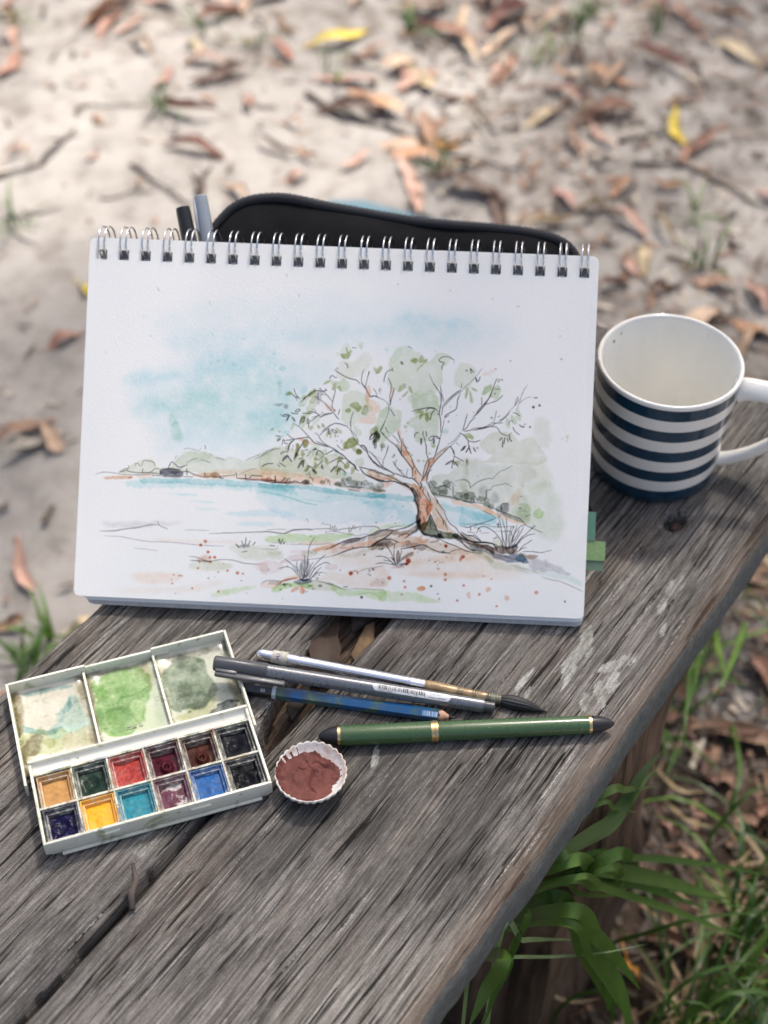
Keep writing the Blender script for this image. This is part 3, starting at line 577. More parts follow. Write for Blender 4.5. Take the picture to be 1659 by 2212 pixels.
W|pale|0.5|2.6|0.35|1.0|1500,1476 1511,1528 1545,1534 1551,1495 1545,1447 1506,1450
W|leaf|0.75|0.9|0.35|1.0|1498,1467 1530,1477 1547,1504 1557,1482 1544,1456 1514,1446
S|leaf|0.7|6.94|1527,1514 1537,1482
W|pale|0.5|2.2|0.4|1.0|1496,1471 1495,1466 1490,1462 1484,1460 1477,1461 1472,1465 1470,1470 1472,1476 1476,1480 1483,1482 1489,1480 1494,1477
W|pale|0.6|1.7|0.4|1.0|1630,1533 1628,1526 1622,1521 1615,1519 1607,1521 1602,1525 1599,1532 1601,1538 1606,1543 1614,1545 1621,1544 1627,1539
W|hill|0.6|1.3|0.4|1.0|1624,1515 1623,1511 1620,1508 1616,1506 1611,1507 1608,1510 1607,1515 1608,1519 1611,1522 1615,1524 1619,1523 1622,1520
W|leaf|0.75|0.9|0.35|1.0|1696,1408 1711,1389 1732,1412 1741,1395 1721,1370 1701,1378
W|hill|0.4|6.1|0|1|1490,1424 1575,1444 1660,1482 1684,1431 1635,1369 1558,1331 1489,1346
W|green|0.65|1.3|0.35|1.0|1259,1163 1278,1225 1322,1209 1289,1160
W|green|0.6|1.3|0.35|1.0|1308,1131 1323,1175 1366,1185 1359,1150 1317,1114
W|leaf|0.75|0.9|0.35|1.0|1312,1226 1354,1267 1364,1241 1330,1218
W|leaf|0.65|0.9|0.35|1.0|1323,1183 1339,1214 1364,1220 1353,1180
W|grey|0.35|0.9|0.35|1.0|1360,1228 1385,1255 1402,1251 1392,1195 1378,1168 1368,1185
W|leaf|0.7|0.9|0.35|1.0|1187,1221 1199,1239 1221,1240 1223,1227
W|olive|0.7|0.9|0.35|1.0|1287,1208 1299,1221 1304,1206 1292,1199
W|orange|0.55|0.9|0.35|1.0|1420,1185 1445,1171 1474,1138 1459,1133 1436,1158
W|green|0.55|1.3|0.35|1.0|1304,1126 1330,1127 1315,1066 1286,1039 1279,1087
W|green|0.5|1.3|0.35|1.0|1353,1090 1387,1108 1392,1091 1368,1051 1351,1042
W|leaf|0.7|0.9|0.35|1.0|1329,1041 1351,1046 1360,1034 1343,1022
W|olive|0.7|0.9|0.35|1.0|1283,1104 1305,1101 1293,1065 1278,1069
W|leaf|0.75|0.4|0.35|1.0|1380,1056 1398,1048 1396,1035 1385,1039
W|olive|0.7|0.4|0.35|1.0|1404,1066 1422,1054 1418,1040 1407,1049
W|leaf|0.6|0.9|0.35|1.0|1431,998 1442,1033 1451,1025 1440,990
W|leaf|0.6|0.9|0.35|1.0|1455,986 1458,1012 1468,1021 1462,982
W|leaf|0.6|0.9|0.35|1.0|1481,991 1480,1013 1491,1009 1489,989
W|leaf|0.65|0.9|0.35|1.0|1485,1043 1511,1036 1523,1015 1499,1018
W|leaf|0.7|0.9|0.35|1.0|1570,1168 1590,1194 1612,1191 1631,1162 1615,1137 1597,1152
W|leaf|0.65|0.9|0.35|1.0|1541,1141 1558,1159 1571,1150 1559,1133
W|olive|0.6|0.9|0.35|1.0|1636,1145 1656,1184 1674,1155 1663,1128 1641,1125
W|leaf|0.65|1.3|0.35|1.0|1540,959 1574,982 1617,980 1623,950 1585,935 1551,921 1537,938
W|leaf|0.55|1.3|0.35|1.0|1693,1035 1713,1066 1735,1058 1728,1023 1698,1013
W|dark|0.6|1.3|0.35|1.0|1709,966 1718,1036 1736,1028 1741,1002 1721,967
W|green|0.45|2.6|0.35|1.0|1592,1069 1632,1036 1638,1007 1607,1010
W|olive|0.75|0.9|0.4|1.0|1645,905 1641,900 1633,897 1623,899 1614,903 1609,910 1608,917 1613,922 1621,925 1631,923 1639,919 1645,912
W|mint|0.35|1.7|0.35|1.0|1139,973 1176,987 1180,974 1152,938
W|aqua|0.45|4.3|0|1|1175,1004 1200,1018 1222,1006 1197,988
W|aqua|0.35|6.9|0|1|1267,1259 1301,1278 1311,1252 1277,1229
W|orange|0.5|2.2|0.35|1.0|1263,978 1297,975 1350,951 1377,935 1333,946 1289,962
W|leaf|0.5|0.9|0.35|1.0|1226,1024 1233,1054 1242,1050 1230,1020
W|grey|0.5|1.7|0.35|1.0|1120,1164 1159,1170 1176,1167 1151,1155
W|grey|0.6|1.3|0.4|1.0|1203,1152 1201,1146 1197,1141 1190,1139 1184,1140 1179,1145 1177,1151 1178,1158 1183,1163 1189,1165 1196,1163 1201,1159
W|leaf|0.75|0.9|0.3|1.0|1105,1014 1117,1028 1124,1024 1114,1013
W|leaf|0.5|0.9|0.4|1.0|1167,1008 1166,1006 1164,1004 1160,1003 1156,1003 1153,1005 1152,1008 1153,1010 1155,1012 1159,1013 1163,1013 1166,1011
W|olive|0.7|0.9|0.35|1.0|1257,902 1264,944 1280,929 1275,894 1263,876
W|olive|0.7|0.9|0.35|1.0|1299,930 1302,965 1326,970 1329,935 1313,920
W|olive|0.7|0.9|0.35|1.0|1293,873 1294,897 1312,883 1302,870
W|olive|0.7|0.9|0.35|1.0|1251,859 1262,885 1276,877 1255,850
W|green|0.6|1.3|0.35|1.0|1335,905 1377,938 1399,930 1370,894 1345,889
W|green|0.6|1.3|0.35|1.0|1380,877 1404,913 1434,918 1435,892 1406,874
W|green|0.6|1.3|0.35|1.0|1346,863 1362,894 1379,890 1359,859
W|green|0.6|1.3|0.35|1.0|1403,848 1427,879 1426,849 1408,835
W|leaf|0.6|1.3|0.35|1.0|1542,927 1565,980 1617,987 1623,948 1576,929 1546,921
W|leaf|0.75|0.9|0.35|1.0|1438,832 1434,871 1457,846 1451,828
W|leaf|0.75|0.9|0.35|1.0|1372,803 1373,840 1395,822 1383,802
W|leaf|0.75|0.9|0.35|1.0|1370,851 1376,870 1387,860 1381,847
W|leaf|0.75|0.9|0.35|1.0|1547,820 1563,850 1581,830 1569,808
W|leaf|0.75|0.9|0.35|1.0|1589,782 1590,819 1612,809 1600,787
W|leaf|0.75|0.9|0.35|1.0|1502,844 1518,879 1542,867 1524,844
W|leaf|0.75|0.9|0.35|1.0|1496,791 1507,826 1530,810 1522,788
W|leaf|0.75|0.9|0.35|1.0|1314,788 1331,815 1344,811 1332,784
W|leaf|0.75|0.9|0.35|1.0|1362,794 1375,791 1389,770 1372,767
W|olive|0.75|0.9|0.4|1.0|1646,902 1641,895 1633,892 1625,893 1617,897 1613,904 1613,912 1617,919 1625,922 1634,922 1641,917 1646,910
W|green|0.5|1.7|0.4|1.0|1658,850 1655,837 1646,827 1633,823 1620,826 1610,835 1606,848 1609,861 1618,871 1631,875 1644,872 1654,863
W|leaf|0.6|0.9|0.4|1.0|1611,926 1610,919 1606,914 1601,912 1595,914 1591,919 1589,925 1591,931 1594,936 1600,938 1605,937 1609,932
W|deep|0.8|0.9|0.4|1.0|1564,777 1562,773 1559,769 1553,768 1548,769 1544,772 1542,776 1543,781 1547,784 1552,785 1558,784 1562,781
W|mint|0.4|1.7|0.4|1.0|1509,891 1507,883 1503,876 1497,873 1490,876 1485,882 1483,890 1484,899 1489,905 1495,908 1502,906 1507,900
W|dark|0.7|1.3|0.35|1.0|1275,799 1303,848 1312,844 1309,805 1295,826 1284,800
W|slate|0.5|1.3|0.35|1.0|1182,838 1211,874 1220,866 1203,848
W|dark|0.6|0.9|0.35|1.0|1361,801 1384,787 1389,774 1371,782
W|dark|0.6|0.9|0.35|1.0|1470,790 1495,819 1497,809 1475,786
W|leaf|0.7|0.9|0.35|1.0|2231,1247 2233,1303 2250,1304 2243,1269 2236,1243
W|leaf|0.7|0.9|0.35|1.0|2255,1299 2269,1266 2279,1223 2262,1231
W|leaf|0.7|0.9|0.35|1.0|2267,1313 2302,1297 2298,1290 2272,1300
W|leaf|0.7|0.9|0.35|1.0|1951,1149 1976,1172 1998,1155 1987,1125 1975,1111 1978,1142
W|leaf|0.7|0.9|0.35|1.0|2003,1147 2020,1148 2030,1118 2014,1104
W|leaf|0.7|0.9|0.35|1.0|1906,1453 1929,1467 1947,1451 1935,1433 1913,1441
W|leaf|0.7|0.9|0.35|1.0|1954,1473 1971,1482 1981,1452 1956,1442
W|leaf|0.7|0.9|0.35|1.0|1981,1452 2002,1466 1994,1444 1977,1439
W|leaf|0.7|0.9|0.35|1.0|1945,1395 1973,1430 1980,1426 1953,1399
W|leaf|0.7|0.9|0.35|1.0|1838,1274 1862,1309 1884,1310 1864,1279
W|leaf|0.7|0.9|0.35|1.0|1865,1240 1894,1272 1899,1263 1878,1241
W|leaf|0.7|0.9|0.35|1.0|1898,1293 1910,1298 1925,1269 1912,1268
W|leaf|0.7|0.9|0.35|1.0|2236,1032 2261,1046 2293,1021 2272,1012
W|green|0.65|0.9|0.35|1.0|2328,1281 2348,1321 2374,1330 2382,1313 2355,1273
W|green|0.65|0.9|0.35|1.0|2036,993 2058,985 2068,956 2050,955
W|leaf|0.5|0.9|0.4|1.0|1912,1087 1911,1083 1909,1080 1905,1079 1901,1080 1898,1083 1897,1086 1898,1090 1900,1093 1904,1094 1908,1094 1911,1091
W|leaf|0.5|0.9|0.4|1.0|1902,1067 1901,1063 1898,1060 1893,1058 1888,1059 1884,1062 1883,1066 1884,1071 1887,1074 1892,1075 1897,1074 1900,1071
W|mint|0.5|0.9|0.4|1.0|2143,1049 2141,1043 2135,1038 2126,1036 2118,1037 2111,1042 2109,1048 2111,1054 2117,1059 2125,1062 2134,1060 2140,1056
W|dark|0.6|0.9|0.4|1.0|1777,950 1776,942 1771,937 1765,934 1758,936 1753,941 1751,949 1752,956 1757,962 1763,964 1770,963 1775,957
W|dark|0.6|0.9|0.4|1.0|1725,963 1725,954 1721,948 1717,945 1712,947 1708,953 1706,962 1707,971 1711,977 1715,980 1720,977 1724,971
W|dark|0.55|0.9|0.35|1.0|1713,975 1720,1023 1741,1020 1747,994 1727,967
W|peach|0.7|1.7|0.35|1.0|1801,1229 1803,1285 1820,1290 1813,1247 1798,1203
W|orange|0.5|1.7|0.35|1.0|1844,1032 1861,1046 1872,1003 1909,932 1928,907 1893,906 1873,965
W|green|0.7|0.8|0.35|1.0|2329,1275 2335,1298 2368,1329 2386,1336 2377,1300 2344,1274
W|green|0.7|0.8|0.35|1.0|2376,1266 2387,1311 2406,1324 2424,1339 2438,1314 2438,1283 2409,1241 2405,1259
W|green|0.7|0.8|0.35|1.0|2470,1093 2476,1142 2494,1116 2495,1082
W|green|0.7|0.8|0.35|1.0|2504,1139 2507,1162 2530,1140 2539,1111 2517,1106
W|green|0.7|0.8|0.35|1.0|2534,1144 2534,1182 2543,1197 2559,1168 2559,1134
W|orange|0.18|3.8|0|1|2320,1388 2364,1412 2397,1427 2384,1398 2347,1385
W|lime|0.6|0.8|0.4|1.0|2840,1050 2838,1046 2835,1044 2831,1043 2826,1043 2822,1046 2821,1049 2822,1053 2825,1055 2830,1056 2835,1056 2838,1053
S|lime|0.7|4.56|2834,1044 2828,1017
W|orange|0.8|2.2|0.35|1.0|1944,737 1987,722 2015,689 2042,647 2065,622 2062,587 2046,552 2044,513 2028,474 2007,477 2004,550 1996,619 1976,683
W|rust|0.45|1.3|0.35|1.0|2024,663 2056,630 2062,587 2046,557 2032,586 2031,620
W|tan|0.55|2.2|0.35|1.0|2005,723 2035,724 2071,674 2113,615 2145,574 2173,515 2213,478 2171,463 2136,483 2105,499 2090,537 2071,579 2056,639
W|peach|0.5|2.2|0.35|1.0|2090,537 2115,555 2143,513 2153,479 2118,486
W|umber|0.75|2.2|0.35|1.0|1936,720 1963,699 1991,645 2002,576 2004,533 1988,515 1980,541 1987,584 1974,635 1955,682
W|tan|0.75|1.7|0.35|1.0|1691,802 1743,793 1835,767 1935,733 1950,699 1901,727 1835,750 1758,746 1718,762 1692,774
W|orange|0.5|1.7|0.35|1.0|1701,774 1735,771 1787,765 1831,754 1788,746 1736,750
W|peach|0.8|1.7|0.35|1.0|1892,942 1933,888 1966,824 1998,778 1995,739 1951,768 1944,819 1894,895
W|orange|0.4|1.7|0.35|1.0|1947,845 1970,816 1968,777 1950,781
W|brown|0.4|1.7|0.35|1.0|1843,957 1874,950 1894,895 1876,902
W|orange|0.6|1.7|0.35|1.0|2032,883 2066,893 2075,876 2043,823 2033,771 2003,753 2010,792 2025,853
W|tan|0.5|1.7|0.35|1.0|2066,893 2116,934 2149,957 2117,917 2075,872 2047,836
W|orange|0.5|1.7|0.35|1.0|1764,704 1793,731 1840,739 1819,723 1781,704
W|brown|0.6|2.2|0.35|1.0|1980,506 1946,483 1848,457 1758,449 1707,421 1709,395 1794,416 1849,431 1913,443 1973,467
W|sage|0.5|2.6|0.35|1.0|1946,483 1980,493 1964,462 1931,444
W|orange|0.5|2.2|0.35|1.0|1871,428 1913,449 1948,444 1923,422
W|orange|0.45|2.6|0.35|1.0|1881,398 1967,407 2017,448 2018,413 2052,419 2036,397 1951,371 1890,386
W|tan|0.5|5.2|0|1|1709,391 1837,422 2009,426 2095,429 2139,410 2226,379 2313,349 2185,339 2055,355 1926,357 1797,352 1711,331
W|umber|0.55|2.2|0.35|1.0|1735,375 1786,407 1820,411 1856,389 1839,366 1775,364
W|grey|0.5|3.5|0.35|1.0|1895,369 1950,389 2011,387 2054,376 2021,349 1986,360
W|dark|0.75|2.2|0.35|1.0|2001,507 2047,535 2059,566 2078,532 2101,490 2136,474 2170,472 2214,469 2223,440 2181,433 2146,436 2112,430 2077,446 2025,452 2002,477
W|umber|0.75|1.7|0.35|1.0|2189,451 2214,456 2249,436 2289,421 2332,412 2422,405 2424,358 2355,389 2268,411 2215,426
W|sage|0.5|2.6|0.35|1.0|2302,404 2354,402 2424,358 2427,302 2348,342 2312,375
W|ink|0.8|1.3|0.2|1.0|1979,519 1999,550 2005,516 2016,473 2064,454 2102,456 2119,465 2146,440 2112,435 2077,442 2025,452 2002,477 1982,459 1948,436 1919,417 1939,440 1973,471 1980,498
W|lime|0.6|4.3|0.2|1|1107,388 1210,410 1348,416 1512,428 1620,428 1557,400 1454,378 1341,377 1212,367 1117,367
W|lime|0.4|4.3|0.2|1|1705,468 1791,481 1885,502 1945,513 1962,505 1877,480 1771,458 1707,429
W|peach|0.55|2.6|0.35|1.0|1299,362 1350,375 1454,378 1515,367 1455,356 1360,356
W|orange|0.65|2.2|0.35|1.0|1383,325 1412,341 1515,367 1558,374 1499,341 1430,325
W|orange|0.5|2.6|0.35|1.0|1537,351 1623,372 1729,399 1756,387 1667,353 1581,336
W|blush|0.7|2.2|0.35|1.0|1489,323 1516,346 1567,353 1611,346 1560,318 1500,311
W|blush|0.6|2.2|0.35|1.0|1249,308 1292,323 1361,324 1413,315 1344,308
W|blush|0.7|2.6|0.35|1.0|1195,250 1242,282 1310,302 1363,283 1295,263 1217,242
W|sage|0.5|2.2|0.35|1.0|1319,307 1352,326 1413,320 1405,298 1346,282
W|sage|0.45|2.6|0.35|1.0|1539,300 1625,321 1710,342 1774,353 1698,320 1605,290
W|blush|0.5|5.2|0.2|1|1087,245 1196,245 1219,207 1155,187 1090,180
W|sage|0.35|5.2|0.2|1|1128,303 1201,310 1212,276 1152,256
W|blush|0.6|1.7|0.4|1.0|1534,235 1529,225 1515,217 1496,213 1476,215 1462,222 1456,231 1461,241 1475,249 1494,252 1513,250 1528,244
W|peach|0.6|2.6|0.35|1.0|1093,120 1148,139 1213,138 1264,171 1303,177 1299,155 1244,144 1189,107 1159,97 1094,98
W|rust|0.6|1.7|0.35|1.0|1176,102 1214,134 1265,158 1308,164 1265,145 1222,130
W|lime|0.7|3.5|0.2|1|1151,92 1214,121 1292,133 1361,128 1397,108 1267,106 1203,77 1169,71
W|hill|0.7|5.2|0.2|1|1300,129 1438,148 1525,126 1570,107 1484,94 1397,95
W|lime|0.65|4.3|0.3|1|1504,121 1591,112 1699,113 1811,109 1813,53 1743,85 1636,75 1549,80
W|lime|0.5|9.5|0.2|1|1665,88 1866,109 1997,103 2141,62 1999,55 1809,53
W|sand|0.7|8.7|0.1|1|1394,159 1522,204 1693,237 1804,251 1810,122 1655,124 1503,143
W|blush|0.6|2.6|0.35|1.0|1723,144 1765,176 1807,182 1809,139 1750,132
W|slate|0.6|2.6|0.35|1.0|1283,141 1334,156 1386,150 1370,132 1318,123 1283,133
W|grey|0.4|3.5|0.35|1.0|1305,220 1329,264 1369,249 1367,180 1325,169
W|orange|0.85|0.9|0.35|1.0|1268,78 1284,102 1316,110 1302,90
W|orange|0.9|0.9|0.35|1.0|1322,83 1323,104 1334,115 1350,82 1333,72
W|peach|0.4|17.4|0.3|1|337,138 459,152 615,150 583,105 409,89
W|sand|0.6|26.0|0|1|236,46 532,68 791,115 878,119 707,59 359,35
W|lime|0.5|8.7|0.2|1|803,46 949,87 1069,102 1001,73 864,32
W|sand|0.7|17.4|0|1|397,348 693,353 954,360 911,345 607,336
W|hill|0.6|12.2|0.2|1|665,213 786,236 917,216 875,188 745,178
W|rust|0.3|10.4|0|1|794,245 788,235 773,227 751,224 729,225 713,232 707,241 712,251 728,258 750,262 771,260 788,254
W|hill|0.5|10.4|0.2|1|894,327 1042,334 1198,323 1166,270 1002,254 922,294
W|blush|0.6|6.9|0.35|1.0|1038,221 1098,241 1151,209 1100,189
W|sand|0.7|38.0|0|2|1451,353 1856,344 2258,362 2530,294 2587,216 2130,222 1726,230 1454,272
W|peach|0.45|16.3|0|1|1939,280 2152,330 2394,328 2181,291
W|peach|0.4|16.3|0|1|1889,211 2156,236 2426,222 2158,196
W|peach|0.35|21.7|0|1|2202,413 2419,369 2528,320 2313,337
W|slate|0.55|5.2|0.2|1|2296,397 2374,387 2452,361 2521,351 2564,357 2611,342 2634,313 2592,302 2505,316 2432,338 2353,360
W|blue|0.5|2.6|0.35|1.0|2564,340 2602,354 2625,325 2604,307 2578,319
W|sage|0.5|6.1|0.1|1|2310,363 2419,329 2549,296 2679,268 2705,252 2594,251 2464,279 2377,310
W|grey|0.35|6.9|0.1|2|2625,325 2719,330 2806,295 2885,247 2851,237 2765,259 2678,281
W|mint|0.3|6.1|0.1|1|2701,260 2808,248 2920,227 2956,186 2874,208 2745,232
W|brown|0.7|1.3|0.35|1.0|2585,362 2632,354 2688,352 2684,341 2659,331 2612,338
W|umber|0.65|2.2|0.35|1.0|2425,385 2467,400 2510,398 2571,396 2563,361 2521,355 2460,365
W|brown|0.5|2.2|0.35|1.0|2241,472 2281,452 2342,424 2407,402 2434,381 2373,396 2286,418 2243,437
W|hill|0.5|3.5|0.35|1.0|2431,441 2465,451 2485,401 2442,390
S|ink|0.9|6.51|1896,740 1927,719 1954,686 1969,644 1984,605 1987,575 1985,541 1979,519
S|ink|0.85|3.47|2038,750 2052,712 2076,674 2099,641 2117,611 2149,580
S|ink|0.85|3.47|2138,580 2154,548 2177,515 2208,495 2235,462 2280,433
S|ink|0.85|6.51|1692,772 1718,762 1749,746 1788,743 1835,748 1866,738 1901,729 1936,711 1954,695
S|ink|0.85|3.47|1691,804 1721,801 1739,793 1765,788 1800,778 1830,767 1848,759 1883,743 1922,736 1944,729
S|ink|0.85|4.34|1687,886 1723,853 1763,824 1789,813 1820,801 1833,793 1855,789 1890,778 1916,771 1951,766 1973,747 1991,726 2001,710
S|ink|0.85|3.47|1686,916 1712,895 1740,866 1771,829 1829,797 1832,780 1795,783
S|ink|0.85|2.60|1771,829 1772,864 1786,899 1799,947
S|ink|0.85|3.91|1830,862 1853,828 1881,799 1908,774
S|ink|0.85|1.74|1838,838 1851,876
S|ink|0.85|2.60|1854,820 1887,810
S|ink|0.7|2.60|1916,775 1911,792 1918,827
S|ink|0.7|2.17|1821,885 1837,905 1836,892 1825,883
S|ink|0.85|4.34|1841,957 1867,919 1889,890 1917,857 1940,828 1946,789 1944,772
S|ink|0.85|3.47|1891,959 1909,925 1933,892 1947,854 1970,820 1993,791 2000,783
S|ink|0.85|3.04|1857,932 1876,902 1894,886
S|ink|0.85|3.04|1936,871 1952,850 1944,819
S|ink|0.85|3.04|1960,816 1964,794
S|ink|0.85|3.04|1968,773 1955,764 1969,756
S|ink|0.85|3.47|2018,964 2022,917 2032,883 2020,857 2011,818 2006,783 1997,752
S|ink|0.85|4.34|2153,962 2116,921 2075,876 2047,832 2036,797 2029,762 2034,741
S|ink|0.85|3.04|2084,967 2077,933 2066,893 2045,888 2033,866
S|ink|0.85|5.21|2041,871 2030,823 2019,792 2003,761
S|pencil|0.9|2.60|2062,895 2099,929 2149,966
S|ink|0.85|3.47|2056,824 2035,806 2028,780
S|ink|0.85|3.91|1975,708 1989,683 1999,653
S|ink|0.85|3.47|2005,705 2024,672 2042,647 2056,634
S|ink|0.85|3.91|2036,694 2051,656 2060,639
S|ink|0.85|3.47|2013,719 2010,697
S|ink|0.85|3.47|2044,617 2036,586 2046,565
S|ink|0.85|3.91|2059,566 2048,526 2036,500 2024,474
S|ink|0.85|5.21|2059,566 2078,528 2097,490 2106,464
S|ink|0.85|3.47|2090,601 2110,568 2133,539 2152,505 2162,476
S|ink|0.85|3.04|2021,551 2026,521 2023,500
S|ink|0.85|2.60|2064,536 2062,501 2071,476
S|ink|0.85|3.04|2133,535 2139,505
S|pencil|0.6|2.60|2001,619 2069,622
S|ink|0.85|6.08|1992,709 2001,723 1995,748
S|ink|0.85|3.47|1960,652 1965,635 1957,639
S|ink|0.85|3.47|2101,641 2092,649 2099,628
S|ink|0.85|3.04|1977,558 1982,541 1974,545
S|ink|0.85|4.34|1987,524 1954,501 1920,482 1886,472 1852,462 1813,464 1771,458 1733,439 1707,425
S|ink|0.85|4.77|1848,462 1828,435 1794,412 1752,388 1710,356
S|ink|0.85|4.77|1794,412 1837,409 1881,394
S|ink|0.85|2.60|1922,450 1892,436 1880,424
S|ink|0.85|2.60|1918,450 1948,440
S|ink|0.7|2.17|1792,459 1834,478 1894,492
S|ink|0.7|1.74|1739,381 1727,359
S|ink|0.7|1.74|1748,383 1736,361
S|ink|0.7|1.74|1757,385 1745,362
S|ink|0.7|1.74|1765,386 1753,363
S|ink|0.7|1.74|1774,388 1762,364
S|ink|0.7|1.74|1782,390 1770,365
S|ink|0.7|1.74|1791,391 1779,367
S|ink|0.7|1.74|1799,393 1787,368
S|ink|0.7|1.74|1808,395 1796,369
S|ink|0.7|1.74|1816,396 1805,370
S|ink|0.7|1.74|1825,398 1813,372
S|ink|0.7|1.74|1834,400 1822,373
S|ink|0.7|2.60|2197,449 2209,428
S|ink|0.7|2.60|2204,447 2216,426
S|ink|0.7|2.60|2211,445 2223,424
S|ink|0.7|2.60|2218,444 2230,421
S|ink|0.7|2.60|2225,442 2237,419
S|ink|0.7|2.60|2232,440 2244,417
S|ink|0.7|2.60|2239,438 2251,414
S|ink|0.85|7.38|2189,447 2214,456 2249,436 2289,421 2332,414 2379,416 2422,410
S|ink|0.85|3.04|2279,453 2309,450 2331,436 2357,420
S|ink|0.7|3.04|2309,450 2322,455 2362,420
S|ink|0.85|3.47|2121,422 2156,406 2204,391 2248,372 2304,357
S|ink|0.85|3.04|2220,422 2264,398 2300,370 2330,358
S|ink|0.85|4.77|1896,356 1951,367 2011,385 2037,384 2076,364 2120,349 2185,345
S|ink|0.85|2.60|2184,352 2210,364 2244,369
S|ink|0.85|3.04|2062,402 2096,408 2121,422
S|ink|0.85|2.60|1924,398 1945,403 1941,395
S|ink|0.85|5.21|2106,460 2120,435 2142,438
S|ink|0.8|2.17|1767,346 1779,355 1797,356 1784,345
S|pencil|0.7|2.17|1705,477 1748,480 1770,462
S|ink|0.85|6.08|2242,454 2269,434 2308,419 2351,416 2407,414 2433,405 2456,374
S|ink|0.85|3.47|2241,472 2281,450 2311,449 2337,433 2359,419
S|ink|0.85|3.47|2407,414 2441,407 2468,391
S|ink|0.85|4.34|2244,416 2270,391 2297,373 2336,366
S|ink|0.7|3.04|2245,373 2298,356 2375,353
S|ink|0.6|3.91|2352,399 2391,379 2431,360 2487,345
S|ink|0.6|3.47|2487,341 2548,330 2595,315
S|ink|0.6|3.04|2623,325 2630,308 2638,313 2622,306
S|pencil|0.9|2.17|2719,231 2767,218 2823,210 2888,187 2962,156
S|pencil|0.5|2.17|2541,291 2593,277 2658,267 2701,247
S|ink|0.85|4.77|1795,462 1745,434 1715,428 1685,418 1660,408 1608,402 1557,382 1498,352 1462,334
S|ink|0.85|4.77|1797,410 1756,387 1727,364 1645,352 1581,332 1539,312 1501,298
S|pencil|0.8|2.60|1501,298 1432,282 1346,269 1269,261
S|ink|0.8|2.17|1562,385 1552,356
S|ink|0.8|2.17|1569,386 1560,359
S|ink|0.8|2.17|1577,388 1567,362
S|ink|0.8|2.17|1585,390 1575,365
S|ink|0.8|2.17|1592,392 1583,368
S|ink|0.8|2.17|1600,394 1590,371
S|ink|0.8|2.17|1608,396 1598,374
S|ink|0.8|2.17|1615,398 1606,377
S|ink|0.8|2.17|1623,399 1613,380
S|ink|0.8|2.17|1631,401 1621,383
S|ink|0.8|2.17|1638,403 1628,385
S|ink|0.8|2.17|1646,405 1636,388
S|ink|0.8|2.17|1654,407 1644,391
S|ink|0.8|2.17|1662,409 1651,394
W|umber|0.5|1.7|0.35|1.0|1566,383 1621,402 1685,414 1678,396 1601,376
S|ink|0.6|1.74|1731,364 1728,338
S|ink|0.6|1.74|1736,367 1733,341
S|ink|0.6|1.74|1742,369 1739,343
S|ink|0.6|1.74|1747,371 1744,345
S|ink|0.6|1.74|1753,374 1750,348
S|ink|0.6|1.74|1758,376 1755,350
S|ink|0.6|1.74|1764,379 1761,353
S|ink|0.6|1.74|1769,381 1766,355
S|ink|0.6|1.74|1775,383 1772,357
S|ink|0.6|1.74|1780,386 1777,360
S|ink|0.6|1.74|1786,388 1783,362
S|ink|0.6|1.74|1791,391 1788,365
S|ink|0.75|2.17|1080,419 1123,421 1188,416 1223,417 1265,436 1317,445 1381,449 1476,455 1511,447 1567,460 1618,465 1657,475 1726,479 1760,475 1774,465
S|pencil|0.7|1.74|1109,431 1165,438 1222,439 1231,430
S|ink|0.6|2.17|1252,433 1295,440 1356,445 1382,439
S|pencil|0.9|2.17|1455,440 1490,442 1533,437 1577,431 1642,421
S|pencil|0.7|1.74|1455,440 1460,428 1503,427
S|pencil|0.7|1.74|1642,421 1676,431 1706,434
S|ink|0.85|2.60|1480,480 1485,450
S|ink|0.85|2.60|1493,472 1493,459
S|ink|0.85|2.60|1510,475 1500,451
S|ink|0.85|2.60|1519,463 1511,449
S|ink|0.85|2.60|1592,470 1591,436
S|ink|0.85|2.60|1618,482 1598,442
S|ink|0.85|2.60|1629,476 1621,458
S|ink|0.85|2.60|1657,467 1653,456
S|ink|0.85|2.60|1183,384 1186,355
S|ink|0.85|2.60|1210,385 1198,362 1198,347
S|ink|0.85|2.60|1218,369 1208,356
S|ink|0.85|2.60|1220,361 1213,352
S|pencil|0.7|1.74|1230,355 1342,358 1437,364 1497,377
S|ink|0.7|2.17|1135,345 1161,339
S|pencil|0.6|1.74|1084,320 1162,321 1179,331 1176,346
S|pencil|0.7|1.74|1143,359 1182,359
S|ink|0.85|2.60|1303,177 1275,210 1240,223 1189,210
S|ink|0.85|2.60|1298,194 1270,236 1223,268
S|ink|0.85|2.60|1321,156 1302,194 1294,258
S|ink|0.85|2.60|1334,161 1344,222 1337,303
S|ink|0.85|2.60|1342,165 1356,244 1364,343 1392,403
S|ink|0.85|2.60|1351,162 1359,222 1363,274
S|ink|0.85|2.60|1359,166 1383,215 1424,268 1461,305
S|ink|0.85|2.60|1369,154 1400,216 1455,257 1490,252
S|ink|0.85|2.60|1377,154 1410,194 1457,199
S|ink|0.85|2.60|1325,156 1310,199 1278,236
S|ink|0.85|2.60|1345,157 1336,213 1321,242
S|ink|0.85|2.60|1368,158 1388,198 1404,229
S|ink|0.85|2.60|1373,150 1410,199 1439,230
S|ink|0.85|2.60|1355,162 1366,205 1390,258
S|ink|0.85|2.60|1334,152 1323,212 1319,246
S|ink|0.85|2.60|1394,168 1410,186 1419,197
S|ink|0.7|9.55|1317,156 1343,148 1368,158
S|ink|0.7|6.08|1334,156 1350,179
S|ink|0.75|2.60|1093,120 1118,134 1153,140 1209,138 1235,143 1282,158
S|ink|0.7|2.17|1149,135 1136,115
S|ink|0.7|2.17|1161,135 1150,114
S|ink|0.7|2.17|1173,135 1163,114
S|ink|0.7|2.17|1185,135 1176,113
S|ink|0.7|2.17|1197,136 1189,112
